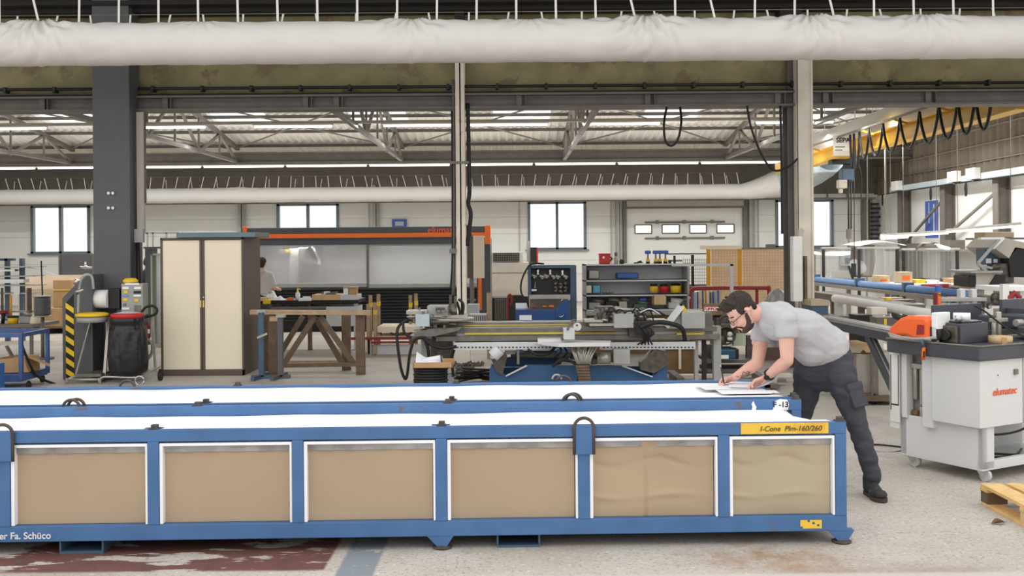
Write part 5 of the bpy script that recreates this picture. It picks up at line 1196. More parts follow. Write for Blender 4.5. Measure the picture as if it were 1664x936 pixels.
# centre bracket, chain
t.part('bracket_plate', 'pale_grey', M().prism([(at(p, 555, D).x, D - .55 + o_) for p, o_ in ((874, .3), (905, .02), (985, .05), (990, .3), (930, .45))], at(930, 557, D).z, at(930, 551, D).z, 'Z').px(874, 551, 912, 559, D - .3, .2), bev=.003)
t.part('white_motor', 'light_grey', M().px(916, 534, 934, 552, D - .5, .18).cyl(at(938, 531, D - .45), at(938, 531, D - .3), .05), bev=.008); t.part('belt', 'dark_steel', M().tube(curve([at(922, 536, D - .52), at(928, 524, D - .48), at(934, 520, D - .4), at(938, 530, D - .45)]), .014))
g = M()
for k in range(12): g.tube(curve([at(928 + k * 4.2, 556, D - .3), at(931 + k * 2.8, 572 + (k % 3) * 3, D - .42), at(940 + k * 1.6, 594, D - .4)]), .012, 6)
t.part('hose_bundle', 'alu', g)
g = M()
for k in range(6): g.px(936 + k * .8, 594 + k * 4.6, 958 + k * .5, 598 + k * 4.6, D - .48, .14)
t.part('energy_chain', 'wood_old', g, bev=.004); t.part('chain_core', 'ink_black', M().px(938, 592, 959, 622, D - .44, .08))
g = M()
for k in range(6): g.tube(curve([at(905 + 10 * k, 560, D - .2), at(912 + 9 * k, 570 + 3 * (k % 2), D - .3), at(900 + 14 * k, 582, D - .2)]), .014, 6)
g.tube(curve([at(858, 568, D - .2), at(872, 576, D - .25), at(890, 575, D - .25), at(904, 562, D - .2)]), .018)
for k in range(3): g.tube(curve([at(898, 594 + k, D - .3), at(915, 586 - 2 * k, D - .3), at(938, 590 + k * 2, D - .35)]), .016)
t.part('cable_bundle', 'black_rubber', g)
t.part('cross_tube', 'dark_steel', M().cyl(at(830, 577, D + .1), at(1000, 578, D + .1), .035).cyl(at(960, 587, D - .15), at(998, 582, D - .15), .045)); t.part('air_cylinder', 'alu', M().cyl(at(970, 582, D - .2), at(992, 582, D - .2), .07))
t.part('control_box', 'machine_grey', M().px(997, 568, 1024, 592, D - .3, .25), bev=.01); t.part('motor', 'light_grey', M().cyl(at(801, 579, D - .2), at(812, 568, D - .2), .075, n=18).cyl(at(800, 580, D - .22), at(801, 579, D - .2), .03), bev=.004)
t.part('motor_plate', 'greasy_metal', M().prism([zq(*a_) for a_ in ((798, 582), (818, 574), (824, 580), (816, 610), (806, 602))], D - .15, D + .05)); t.part('gear_plate', 'greasy_metal', M().prism([zq(*a_) for a_ in ((1040, 588), (1062, 568), (1084, 572), (1084, 592), (1062, 606), (1040, 600))], D - .15, D + .05))
t.part('pneumatic_box', 'machine_grey', M().px(1068, 570, 1082, 588, D + .1, .2).px(820, 570, 838, 576, D, .2), bev=.005)
st = t.part('stand', 'machine_blue', M().prism([zq(*a_) for a_ in ((795, 640), (795, 605), (799, 592), (823, 612), (855, 594), (1010, 594), (1060, 613), (1084, 588), (1085, 640))], D - .1, D + .0), bev=.004)
t.part('stand_back', 'machine_blue', M().px(820, 580, 912, 596, D + .35, .04).px(800, 596, 1080, 640, D + .4, .04, z0=0).px(796, 598, 799, 640, D + .005, .39, z0=0).px(1080, 598, 1083, 640, D + .005, .39, z0=0), st); t.part('stand_edge', 'light_grey', M().bar(at(822, 611, D - .14), at(856, 594, D - .14), .06, .012).bar(at(1010, 594, D - .14), at(1060, 612, D - .14), .06, .012), st)
t.part('side_panel', 'machine_blue', M().px(848, 548, 888, 556, D + .3, .2).px(850, 570, 905, 582, D + .3, .2), st); t.part('lifting_ring', 'light_grey', M().tube(loop(at(905, 616, D - .16), .055, 14, 0, 180), .012), st); t.part('foot_block', 'machine_blue', M().px(801, 614, 812, 650, D - .04, .4, z0=0).px(1068, 614, 1079, 650, D - .04, .4, z0=0), st)
for p in (1129, 1142): t.part('leg', 'machine_grey' if p == 1129 else 'black_steel', M().px(p, 553, p + 6, 640, D + .05, .08, z0=0))
t.part('leg', 'machine_grey', M().px(1160, 530, 1172, 640, D, .1, z0=0)); t.part('small_post', 'mid_steel', M().px(840, 568, 844, 592, D - .1, .05))
# carton on coil
t = thing('hose_coil', 'stacked coil of black hose under the carton with rolled papers', 'coil'); c = at(700, 622, 12.0); c.z = .0
g = M()
for k in range(12): g.tube([c + V((math.cos(R(a_)) * (.185 + .006 * (k % 2)), math.sin(R(a_)) * .185, .02 + k * .033)) for a_ in range(0, 360, 20)], .0175, 8, True)
t.part('coil', 'black_rubber', g)
t = thing('carton', 'open shallow brown carton standing on the black hose coil', 'box'); a, b = at(671, 600, 11.78).x, at(735, 600, 11.78).x; z0, z1 = .412, at(700, 589, 11.78).z
t.part('body', 'carton', M().box(a, b, 11.78, 11.79, z0, z1).box(a, b, 12.2, 12.21, z0, z1).box(a, a + .01, 11.78, 12.2, z0, z1).box(b - .01, b, 11.78, 12.2, z0, z1).box(a, b, 11.78, 12.2, z0, z0 + .01), bev=.003)
t = thing('paper_roll', 'rolled printed papers lying in the open carton', 'papers'); t.part('roll', 'paper', M().cyl((a + .1, 11.95, z1 - .01), (b - .13, 11.92, z1 + .03), .042, n=16)); t.part('print', 'ink', M().cyl((b - .14, 11.92, z1 + .029), (b - .128, 11.92, z1 + .031), .043, n=16)); t.part('loose_sheet', 'paper', M().grid(lambda u, v: V((a + .02 + .3 * u, 11.85 + .2 * v, z1 - .02 + .12 * (1 - u) ** 2 * v)), 10, 6))
t = thing('rubble_crate', 'flat wooden pallet of dusty scrap at the foot of the beige column', 'pallet'); t.part('frame', 'wood_top', M().px(728, 611, 792, 640, 14.3, .08, z0=0).px(728, 606, 792, 640, 14.75, .06, z0=0)); t.part('scrap', 'greasy_metal', M().grid(lambda u, v: V((at(730 + 56 * u, 612, 14.35).x, 14.36 + .4 * v, .12 + .10 * abs(mnoise.noise(V((u * 9, v * 5, 3)))))), 40, 16, False))
one('cable_heap', 'heap of grey and black cables on the floor right of the beige column', 'cable', 'black_rubber', M().tube(curve([V((at(760, 600, 14.0).x + .35 * math.sin(k * 1.1) + .2, 13.6 + .25 * math.cos(k * 2.3), .02 + .006 * k)) for k in range(30)], 5), .014, 6))
# ------------------------------------------------------------------ bit board, console and shelving in the middle
t = thing('tool_console', 'blue machine console with a slanted top, under the board of bits', 'console')
DQ = 15.6
a, b = at(838, 500, DQ).x, at(926, 500, DQ).x
z = lambda q: at(880, q, DQ).z
t.part('body', 'console_blue', M().box(a, at(902, 500, DQ).x, DQ, DQ + .5, .02, z(503)).prism([(at(p, 500, DQ).x, z(q)) for p, q in ((902, 580), (902, 503), (918, 489), (926, 489), (926, 580))], DQ, DQ + .5), bev=.008)
t.part('control_panel', 'alu_dark', M().add([(at(860, 500, DQ).x, DQ + .02, z(503)), (at(902, 500, DQ).x, DQ + .02, z(503)), (at(916, 500, DQ).x, DQ + .4, z(488)), (at(862, 500, DQ).x, DQ + .4, z(488))], [(0, 1, 2, 3)]))
t.part('emergency_button', 'red', M().cyl(at(867, 499, DQ + .05), at(867, 497, DQ + .05), .04)); t.part('buttons', 'orange', M().px(882, 497, 888, 499, DQ + .06, .05).px(892, 496, 900, 499, DQ + .06, .05)); t.part('notice', 'paper', M().px(844, 512, 864, 520, DQ - .006, .005)); t.part('handle', 'chrome', M().tube([at(906, 515, DQ - .02), at(912, 515, DQ - .05), at(917, 511, DQ - .02)], .012)); t.part('top_tray', 'paper', M().px(838, 494, 858, 503, DQ + .3, .3))
t = thing('bit_board', 'black display board with rows of metal drill heads in a grey blue frame', 'board')
DR = 16.3
t.part('frame', 'steel_blue', M().px(863, 431, 927, 436, DR, .3).px(858, 431, 863, 486, DR, .3).px(927, 431, 937, 540, DR, .4, z0=0), bev=.006); t.part('back_panel', 'black_steel', M().px(862, 434, 928, 480, DR + .12, .03)); t.part('ledge', 'alu', M().px(860, 479, 927, 487, DR - .12, .35), bev=.004)
for k, (p, q) in enumerate(((874, 438), (894, 438), (914, 439))):
    c = at(p, q, DR + .08); t.part('tool_head', 'chrome', M().lathe([(.0, .02), (.022, .02), (.03, -.02), (.02, -.05), (.032, -.06), (.025, -.10), (0, -.10)], c, 14))
for k, (p, q) in enumerate(((868, 449), (881, 450), (888, 449), (900, 450), (907, 450), (920, 450))):
    c = at(p, q, DR + .08); t.part('tool_head', 'alu', M().cyl(c + V((-.045, 0, .02)), c + V((.045, 0, -.01)), .03, .02).cyl(c, c + V((0, 0, -.04)), .024))
for k in range(9): c = at(903 + 8 * (k % 3), 461 + 6 * (k // 3), DR + .08); t.part('small_bit', 'alu_dark', M().cyl(c + V((-.03, 0, .0)), c + V((.03, 0, .02 * (-1) ** k)), .018).ball(c, .024))
t.part('small_tray', 'label_white', M().px(864, 470, 872, 473, DR, .1)); t.part('brush', 'machine_grey', M().cyl(at(869, 468, DR + .1), at(870, 458, DR + .1), .014, .004))
one('console_cable', 'black cable arching from the bit board down to the console', 'cable', 'black_rubber', M().tube(curve([at(884, 429, 16.2), at(868, 428, 16.2), at(858, 434, 16.2), at(848, 455, 16.1), at(847, 475, 16.0), at(856, 490, 15.9), at(859, 500, 15.9)]), .014))
t = thing('small_post_stand', 'pale stake with red hook and wire basket left of the blue console', 'stand'); t.part('post', 'wood_top', M().px(791, 476, 799, 540, 16.5, .06, z0=0)); b = t.part('basket', 'light_grey', M().px(762, 511, 790, 513, 16.4, .3)); g = M()
for i in range(9): g.px(762 + i * 3.4, 511, 763 + i * 3.4, 522, 16.4, .02)
t.part('basket_wires', 'light_grey', g, b); t.part('hook', 'dark_red', M().tube(curve([at(826, 520, 16.6), at(825, 486, 16.6), at(829, 479, 16.6), at(832, 486, 16.6), at(830, 496, 16.6)]), .02))
t = thing('dark_machine', 'black ribbed blower unit behind the stake left of the blue console', 'machine'); g = M()
for i in range(8): g.px(804 + i * 3, 486, 806 + i * 3, 520, 20.4, .2)
t.part('ribs', 'dark_steel', g); t.part('body', 'black_steel', M().px(800, 484, 830, 540, 20.5, .6, z0=0)); t.part('top', 'black_steel', M().cyl(at(764, 486, 20.5), at(764, 494, 20.5), .12).px(826, 480, 850, 486, 20.6, .3))
t = thing('white_box', 'pale grey box on a dark stand right of the beige column, behind the saw', 'box'); t.part('body', 'tray_grey', M().px(759, 495, 778, 511, 19.5, .4), bev=.01); t.part('stand', 'dark_steel', M().px(760, 511, 777, 540, 19.52, .36, z0=0))
# shelving
t = thing('open_shelving', 'wide grey open shelving unit filled with bins behind the mitre saw', 'shelf')
DV = 17.0; DVD = .6
x0, x1 = at(950, 470, DV).x, at(1120, 470, DV).x
z = lambda q: at(1035, q, DV).z
t.part('back_panel', 'light_grey', M().box(x0, x1, DV + DVD - .02, DV + DVD, z(520), z(430))); 
for x in (x0, x1 - .03): t.part('side_panel', 'machine_grey', M().box(x, x + .03, DV, DV + DVD, .0, z(429)))
for q in (429, 455, 479, 503): t.part('shelf_board', 'light_grey', M().box(x0, x1, DV, DV + DVD, z(q + 2.2), z(q)), bev=.002)
g = M()
for q in (431.5, 453.5, 477.5): g.box(x0 + .03, x1 - .03, DV + .02, DV + .04, z(q + 1.3), z(q))
t.part('shelf_lip', 'black_steel', g); t.part('base_cabinet', 'brown_plinth', M().box(x0 + .03, x1 - .03, DV + .1, DV + DVD, .0, z(512)), label='brown lower front'); t.part('drawer_front', 'machine_grey', M().box(x0 + .02, x1 + .1, DV - .02, DV + .1, z(512), z(505)))
def onshelf(nm, lb, ct, p0, p1, q0, qs, m, d=.12, dep=.3, lid=None, n_=0):
    t = thing(nm, lb, ct); zz0 = z(qs) + .002; a, b = at(p0, 470, DV + d).x, at(p1, 470, DV + d).x; zz1 = at((p0 + p1) / 2, q0, DV + d).z
    if n_:
        r = (b - a) / 2; c = V(((a + b) / 2, DV + d + r, zz0)); h = zz1 - zz0
        t.part('body', m, M().lathe([(0, 0), (r * .92, 0), (r, h * .7), (r * .96, h * .72), (0, h * .72)], c, 20)); t.part('coil', lid or 'black_rubber', M().tube([c + V((math.cos(R(k)) * r * .6, math.sin(R(k)) * r * .6, h * .8)) for k in range(0, 360, 24)], h * .14, 8, True))
    else:
        t.part('body', m, M().box(a, b, DV + d, DV + d + dep, zz0, zz0 + .012).box(a, a + .012, DV + d, DV + d + dep, zz0, zz1).box(b - .012, b, DV + d, DV + d + dep, zz0, zz1).box(a, b, DV + d, DV + d + .012, zz0, zz1).box(a, b, DV + d + dep - .012, DV + d + dep, zz0, zz1), bev=.003)
        t.part('contents', lid or 'dark_steel', M().box(a + .015, b - .015, DV + d + .015, DV + d + dep - .015, zz0 + .012, zz0 + (zz1 - zz0) * .8))
    return t
onshelf('storage_bin', 'blue storage bin on the top shelf of the grey shelving', 'bin', 1003, 1038, 444, 453, 'bin_blue', lid='wood_old')
onshelf('storage_bin', 'pale grey bin at the left end of the top shelf', 'bin', 957, 974, 440, 453, 'beige_grey')
onshelf('storage_bin', 'cream box at the left end of the second shelf', 'bin', 951, 962, 464, 477, 'cabinet_cream')
onshelf('storage_bin', 'turquoise box beside the cream box on the second shelf', 'bin', 963, 976, 464, 477, 'cyan', lid='machine_grey')
onshelf('round_tub', 'pale yellow labelled tub, left of the three round tubs on the second shelf', 'tub', 1056, 1071, 461, 477, 'tape_yellow', n_=1)
onshelf('round_tub', 'red tub, middle of the three round tubs on the second shelf', 'tub', 1072, 1088, 461, 477, 'red', n_=1)
onshelf('round_tub', 'yellow tub with red lettering marks, right of the three round tubs on the second shelf', 'tub', 1090, 1109, 460, 477, 'yellow', n_=1)
onshelf('storage_bin', 'square tan carton on the lowest shelf of the grey shelving', 'box', 1062, 1083, 480, 496, 'wood_pale', d=-.1, dep=.25, lid='wood_pale')
t = thing('parts_heap', 'row of small black fittings on the second shelf right of the turquoise box', 'parts'); g = M()
for i in range(7): g.cyl((at(979 + i * 2.6, 476, DV + .2).x, DV + .2, z(478)), (at(979 + i * 2.6, 476, DV + .2).x + .01, DV + .2, z(475 + i % 2)), .014)
t.part('fittings', 'dark_steel', g)
for lb, p0, p1, q0, q1, m in (('grey clamp set lying on the lowest shelf at its left end', 957, 982, 483, 503, 'machine_grey'), ('black press tool lying on the lowest shelf', 984, 1010, 481, 503, 'black_steel'), ('pale machine vice on the lowest shelf of the grey shelving', 1006, 1024, 480, 503, 'alu'), ('green power tool lying on the lowest shelf left of the tan carton', 1030, 1060, 488, 503, 'green_tool'), ('white tool case on the lowest shelf right of the tan carton', 1086, 1112, 484, 503, 'light_grey'), ('dark green case at the right end of the lowest shelf', 1108, 1122, 481, 503, 'green_tool'), ('violet blue tool behind the green power tool', 1040, 1056, 481, 490, 'poster_blue')):
    t = thing('hand_tool', lb, 'tool'); a, b = at(p0, 490, DV + .1).x, at(p1, 490, DV + .1).x; u, v = z(q1) + .002, z(q0); w_ = b - a; h = v - u
    t.part('body', m, M().box(a, b - w_ * .25, DV + .12, DV + .32, u, u + h * .55), bev=.015); t.part('barrel', 'alu_dark' if m != 'light_grey' else 'white_paint', M().cyl((a + w_ * .2, DV + .2, u + h * .72), (b, DV + .2, u + h * .6), h * .26)); t.part('grip', 'black_rubber', M().bar((a + w_ * .7, DV + .2, u + h * .05), (a + w_ * .6, DV + .2, u + h * .6), .05))
# on top of the shelving
ztop = z(429) + .002
def topx(p): return at(p, 425, DV + .2).x
t = thing('toolbox', 'red toolbox on top of the grey shelving', 'toolbox'); t.part('body', 'red', M().box(topx(974), topx(991), DV + .1, DV + .35, ztop, at(980, 413, DV + .1).z), bev=.015); t.part('handle', 'black_rubber', M().tube([(topx(991), DV + .22, ztop + .12), (topx(995), DV + .22, ztop + .09), (topx(991), DV + .22, ztop + .04)], .014)); t.part('badge', 'label_white', M().cyl((topx(980), DV + .09, ztop + .11), (topx(980), DV + .1, ztop + .11), .02)); t.part('lid', 'red', M().box(topx(973.5), topx(991.5), DV + .09, DV + .36, at(980, 414.5, DV + .1).z, at(980, 412, DV + .1).z), bev=.01)
bt = thing('bottle', 'small bottle with a dark cap beside the red toolbox', 'bottle'); c = V((topx(1001), DV + .2, ztop)); bt.part('body', 'beige_grey', M().lathe([(0, 0), (.03, 0), (.032, .1), (.012, .13)], c, 14)); bt.part('cap', 'dark_steel', M().lathe([(.02, .13), (.026, .17), (.02, .19), (0, .195)], c, 12))
one('hand_tool', 'dark block right of the small bottle on the grey shelving', 'tool', 'black_steel', M().box(topx(1007), topx(1014), DV + .15, DV + .3, ztop, ztop + .06).box(topx(1008), topx(1012), DV + .18, DV + .27, ztop + .06, ztop + .075), bev=.01)
one('hand_tool', 'small dark pincers lying on top of the grey shelving, left of the clamps', 'tool', 'black_steel', M().bar((topx(1030), DV + .15, ztop + .012), (topx(1044), DV + .22, ztop + .02), .03, .02).cyl((topx(1036), DV + .2, ztop + .02), (topx(1042), DV + .2, ztop + .04), .016))
cl = thing('bar_clamp', 'blue and yellow quick clamp, leftmost of the group on the grey shelving', 'clamp', 'quick clamps on the shelving')
x = topx(1053); cl.part('bar', 'dark_steel', M().box(x - .012, x + .012, DV + .2, DV + .22, ztop + .02, ztop + .20)); cl.part('grip', 'yellow', M().box(x - .03, x + .03, DV + .17, DV + .25, ztop + .03, ztop + .08), bev=.012); cl.part('jaw', 'poster_blue', M().box(x - .05, x + .05, DV + .18, DV + .24, ztop + .16, ztop + .22), bev=.015); cl.part('pad', 'black_rubber', M().cyl((x, DV + .21, ztop), (x, DV + .21, ztop + .035), .035))
for dx_, lb in ((13, 'blue and yellow quick clamp, second from the left of the group on the grey shelving'), (20, 'blue and yellow quick clamp, third from the left of the group on the grey shelving'), (29, 'blue and yellow quick clamp, rightmost of the group on the grey shelving')): cl.dup(topx(1053 + dx_) - x, .02 * (dx_ % 3), 0, lb)
t = thing('clamp_rail', 'black bar clamp lying across the right end of the shelving top', 'clamp'); t.part('bar', 'dark_steel', M().box(topx(1085), topx(1108), DV + .15, DV + .18, ztop + .03, ztop + .06)); t.part('jaw', 'black_rubber', M().box(topx(1094), topx(1097), DV + .14, DV + .2, ztop, ztop + .13).box(topx(1086), topx(1090), DV + .14, DV + .2, ztop, ztop + .06))
t = thing('barrier_frame', 'light grey tubular frame reaching right from the shelving', 'frame'); t.part('tube', 'light_grey', M().px(1092, 429, 1193, 432.5, 16.6, .05).px(1187, 429, 1192, 530, 16.6, .05, z0=0))
t = thing('guard_mesh', 'dark posted wire guard behind the right end of the shelving', 'fence'); t.part('post', 'black_steel', M().px(1124, 414, 1128, 470, 21.5, .08, z0=0)); g = M()
for i in range(12): g.px(1110 + i * 3.4, 420, 1110.6 + i * 3.4, 462, 21.55, .01)
for i in range(9): g.px(1110, 422 + i * 5, 1150, 422.6 + i * 5, 21.55, .01)
t.part('wire_mesh', 'mid_steel', g); t.part('rail', 'steel_blue', M().px(1082, 411.5, 1150, 413.5, 21.5, .05).px(1110, 462, 1150, 466, 21.5, .05))
# yellow safety fence
t = thing('safety_fence', 'yellow posted safety fence with wire mesh and plywood behind it', 'fence')
DF = 20.5
for p in (1149, 1200, 1282): t.part('post', 'fence_yellow', M().px(p, 404, p + 6, 540, DF, .07, z0=0), bev=.004)
t.part('post', 'black_steel', M().px(1285, 400, 1290, 540, DF + .1, .07, z0=0), label='black post'); t.part('top_bar', 'cabinet_cream', M().px(1138, 399, 1205, 405, DF - .03, .08)); t.part('top_rail', 'mid_steel', M().px(1205, 402, 1285, 405, DF, .05).px(1245, 397, 1260, 402, DF, .06)); t.part('plywood_panel', 'plywood', M().px(1156, 405, 1200, 500, DF + .4, .03, z0=.2)); t.part('plywood_panel', 'plywood', M().px(1207, 405, 1282, 500, DF + .4, .03, z0=.2)); g = M()
for i in range(28): g.px(1154 + i * 4.6, 405, 1154.5 + i * 4.6, 500, DF + .03, .008)
for i in range(20): g.px(1153, 406 + i * 4.8, 1284, 406.5 + i * 4.8, DF + .03, .008)
t.part('wire_mesh', 'wood_pale', g)
t = thing('profile_rest', 'coloured aluminium profiles standing upright behind the red railing', 'profiles'); cols = ['bin_blue', 'machine_grey', 'poster_blue', 'wood_pale', 'steel_blue', 'fence_yellow', 'light_grey', 'wood_old']
for i in range(12): t.part('profile', cols[i % 8], M().px(1124 + i * 4.2, 470 + (i * 5) % 6, 1127 + i * 4.2, 515, 19.6 + .03 * (i % 3), .05, z0=.3))
t.part('rest', 'dark_steel', M().px(1122, 514, 1176, 520, 19.5, .3, z0=.0))
t = thing('red_railing', 'dark red tubular railing in front of the yellow fence', 'railing')
DL = 17.8
t.part('rail', 'rail_red', M().tube(curve([at(1122, 520, DL), at(1122, 478, DL), at(1126, 471, DL), at(1134, 469, DL), at(1180, 468, DL), at(1240, 468, DL), at(1247, 469, DL), at(1250, 474, DL), at(1250, 560, DL)]), .036).tube([at(1115, 468, DL + .3), at(1210, 466, DL + .3)], .03)); t.part('post', 'rail_red', M().cyl(at(1230, 469, DL), at(1230, 520, DL), .03).cyl((at(1122, 520, DL).x, DL, .0), at(1122, 515, DL), .03).cyl((at(1250, 520, DL).x, DL, 0), at(1250, 520, DL), .03))
t = thing('wrapped_goods', 'object wrapped in crinkled clear plastic behind the bending man', 'wrapped goods')
def wr(u, v):
    a = 6.283 * u; r = 1 - v ** 2.4; k = 1 + .10 * math.sin(a * 7 + v * 9) + .05 * math.sin(a * 13 + v * 17)
    c = at(1264, 520, 16.2); return V((c.x + .27 * r ** .5 * k * math.cos(a), 16.2 + .25 * r ** .5 * k * math.sin(a), .2 + (at(1264, 468, 16.2).z - .2) * v))
t.part('film', 'clear_wrap', M().grid(wr, 60, 30)); t.part('pallet', 'wood_old', M().px(1236, 620, 1292, 640, 15.95, .6, z0=0.0, z1=.2))
# ------------------------------------------------------------------ old machines behind the man
t = thing('profile_punch', 'greasy punching machine on a stand left of the bending man', 'machine')
DP = 14.0
t.part('bed', 'mid_steel', M().px(1118, 505, 1225, 512, DP, .5), bev=.01); t.part('sign_panel', 'brown_plinth', M().px(1144, 494, 1180, 512, DP - .05, .1), label='brown front plate'); b = t.part('name_plate', 'label_white', M().px(1144, 499, 1168, 505.5, DP - .06, .01)); letter(t, 'TURBON', .055, 'red', at(1156, 502.3, DP - .065), parent=b, bold=.002)
t.part('column', 'dark_steel', M().px(1160, 512, 1174, 570, DP + .1, .3).px(1176, 520, 1200, 545, DP + .1, .3), bev=.01); t.part('head', 'greasy_metal', M().px(1164, 516, 1190, 530, DP - .1, .3).px(1176, 534, 1195, 556, DP - .05, .3).cyl(at(1170, 528, DP - .1), at(1205, 530, DP - .1), .05).cyl(at(1172, 545, DP - .1), at(1172, 560, DP - .1), .07), bev=.01)
t.part('side_plate', 'greenish', M().px(1192, 542, 1212, 562, DP - .1, .1), bev=.004); t.part('table', 'dark_steel', M().px(1150, 585, 1230, 590, DP - .2, .7).px(1150, 600, 1230, 606, DP - .2, .6)); t.part('leg', 'greasy_metal', M().px(1150, 560, 1158, 640, DP, .1, z0=0).px(1214, 545, 1222, 640, DP, .1, z0=0)); t.part('lower_tray', 'dark_steel', M().px(1150, 612, 1235, 616, DP - .3, .8)); t.part('hand_wheel', 'beige_steel', M().cyl(at(1186, 548, DP - .2), at(1186, 553, DP - .2), .035).ball(at(1186, 543, DP - .2), .035)); t.part('crank', 'greasy_metal', M().tube(curve([at(1168, 520, DP - .2), at(1180, 512, DP - .25), at(1195, 524, DP - .25), at(1205, 540, DP - .2)]), .02).tube(loop(at(1180, 545, DP - .15), .12, 16), .016, 6))
t = thing('power_tool', 'teal power tool case lying on the punching machine shelf', 'tool'); t.part('body', 'teal_tool', M().px(1160, 568, 1196, 584, DP - .35, .25), bev=.02); b = t.part('label', 'label_white', M().px(1171, 577, 1184, 583, DP - .357, .01)); t.part('end_cap', 'black_steel', M().px(1194, 567, 1201, 584, DP - .33, .22), bev=.015); t.part('handle', 'black_rubber', M().tube([at(1164, 568, DP - .25), at(1170, 564, DP - .25), at(1186, 564, DP - .25), at(1192, 568, DP - .25)], .014))
t = thing('brown_bin', 'brown plywood bin under the right end of the mitre saw', 'bin'); t.part('body', 'brown_plinth', M().px(1084, 566, 1128, 616, 14.2, .6, z0=.02)); t.part('rim', 'wood_old', M().px(1083, 564, 1129, 568, 14.18, .64)); t.part('corner_post', 'beige_steel', M().px(1103, 566, 1107, 600, 14.16, .03))
g = M()
for i, q in enumerate((610, 618, 627)): g.px(1085, q, 1292, q + 5, 13.2 - i * .25, .12)
t = thing('floor_rails', 'dark steel profiles lying stacked low behind the rear rack, left of the man', 'profiles')
for i, q in enumerate((609, 617, 626)): t.part('profile', ('beige_steel', 'mid_steel', 'dark_steel')[i], M().px(1086, q, 1288 - 10 * i, q + 5, 13.3 - i * .3, .14))
t.part('block', 'dark_steel', M().px(1100, 614, 1112, 640, 12.7, .8, z0=0).px(1240, 614, 1252, 640, 12.7, .8, z0=0))
# ------------------------------------------------------------------ right side: conveyors and benches
def alongy(p0, q0, d0, p1, q1, d1): return at(p0, q0, d0), at(p1, q1, d1)
def conveyor(label, a, b, w_, m, legs=2, nm='profile_conveyor', roll=None, h=.07):
    t = thing(nm, label, 'conveyor'); a, b = V(a), V(b)
    t.part('beam', m, M().bar(a, b, w_, h), bev=.004)
    d = (b - a).normalized()
    for k in range(legs):
        c = a + (b - a) * ((k + .5) / legs); t.part('leg', m, M().box(c.x - .04, c.x + .04, c.y - .04, c.y + .04, 0, c.z - h / 2)); 
    if roll: t.part('roller_tube', roll, M().cyl(a + V((0, 0, h / 2 + .06)), b + V((0, 0, h / 2 + .06)), .075, n=14))
    return t
X = 7.55; Y0, Y1 = 17.0, 26.5
t = conveyor('long grey conveyor carrying a blue tube on the right side of the hall', (X, Y1, .84), (X, Y0, .86), .3, 'mid_steel', 4, roll='pipe_blue')
for y in (19.5, 22.2, 25.4): t.part('stop_bracket', 'steel_blue', M().box(X - .1, X + .1, y - .05, y + .05, .86, 1.07))
a, b = at(1334, 482, 17.8), at(1486, 506, 13.6); a.z = b.z = .93
t = conveyor('dark brown conveyor beam with a yellow clip, behind the white rail', a, b, .30, 'dark_steel', 3, h=.13); t.part('yellow_clip', 'yellow', M().box(at(1437, 496, 14.9).x - .04, at(1437, 496, 14.9).x + .04, 14.7, 14.8, .90, 1.03)); t.part('edge_strip', 'beige_steel', M().bar(a + V((-.16, 0, .066)), b + V((-.16, 0, .066)), .02, .02))
X = 5.05
t = thing('guide_rail', 'long white round rail on white posts behind the saw', 'rail'); t.part('tube', 'white_paint', M().cyl((X, 16.0, .96), (X + .02, 11.95, .95), .062, n=16)); 
for y in (15.8, 14.1, 12.1): t.part('post', 'white_paint', M().box(X - .06, X + .05, y - .05, y + .05, 0, .93))
X = 3.86
t = thing('profile_conveyor', 'dark grey measuring conveyor arm sloping away from the saw, with a slanted leg', 'conveyor'); t.part('beam', 'table_dark', M().bar((X + .02, 12.6, .86), (3.98, 9.3, .87), .24, .12), bev=.006); t.part('groove', 'alu', M().bar((X - .10, 12.6, .90), (3.86, 9.35, .91), .012, .02).bar((X - .01, 12.6, .922), (3.95, 9.35, .932), .03, .006)); t.part('leg', 'table_dark', M().bar((3.87, 11.1, .82), (3.90, 10.2, .16), .08, .10, (0, -1, .3)), bev=.004); t.part('leg_groove', 'alu', M().bar((3.865, 11.03, .82), (3.895, 10.13, .16), .016, .02, (0, -1, .3))); t.part('leg', 'table_dark', M().box(X - .05, X + .05, 12.48, 12.56, 0, .82))
t = thing('container_dolly', 'grey sheet metal container on a wooden dolly behind the bending man', 'container')
DD = 11.7
t.part('body', 'alu', M().px(1392, 575, 1425, 645, DD, .5).px(1427, 575, 1464, 648, DD - .2, .7), bev=.008); t.part('body_edge', 'dark_steel', M().px(1416, 566, 1419, 645, DD - .25, .03)); t.part('dolly', 'wood_old', M().px(1402, 644, 1466, 652, DD - .3, .8)); 
for p in (1420, 1462): c = at(p, 655, DD - .2); castor(t, c.x, DD - .2, .05)
t = thing('carton', 'open tan carton on the grey container behind the bending man', 'box'); t.part('body', 'carton', M().px(1384, 558, 1412, 574.5, DD + .1, .4)); t.part('flap', 'cardboard_pale', M().bar(at(1384, 562, DD + .08), at(1376, 572, DD - .1), .3, .008)); t.part('flap', 'carton', M().bar(at(1412, 562, DD + .1), at(1424, 572, DD), .3, .008))
t = thing('carton', 'tan carton with a blue grey front right of the grey and beige column', 'box'); t.part('body', 'cardboard_pale', M().px(1318, 488, 1348, 497, 14.2, .5)); t.part('front', 'steel_blue', M().px(1319, 497, 1346, 512, 14.22, .45)); t.part('stand', 'dark_steel', M().px(1316, 512, 1360, 530, 14.2, .4).px(1320, 530, 1326, 640, 14.3, .1, z0=0).px(1350, 530, 1356, 640, 14.3, .1, z0=0))
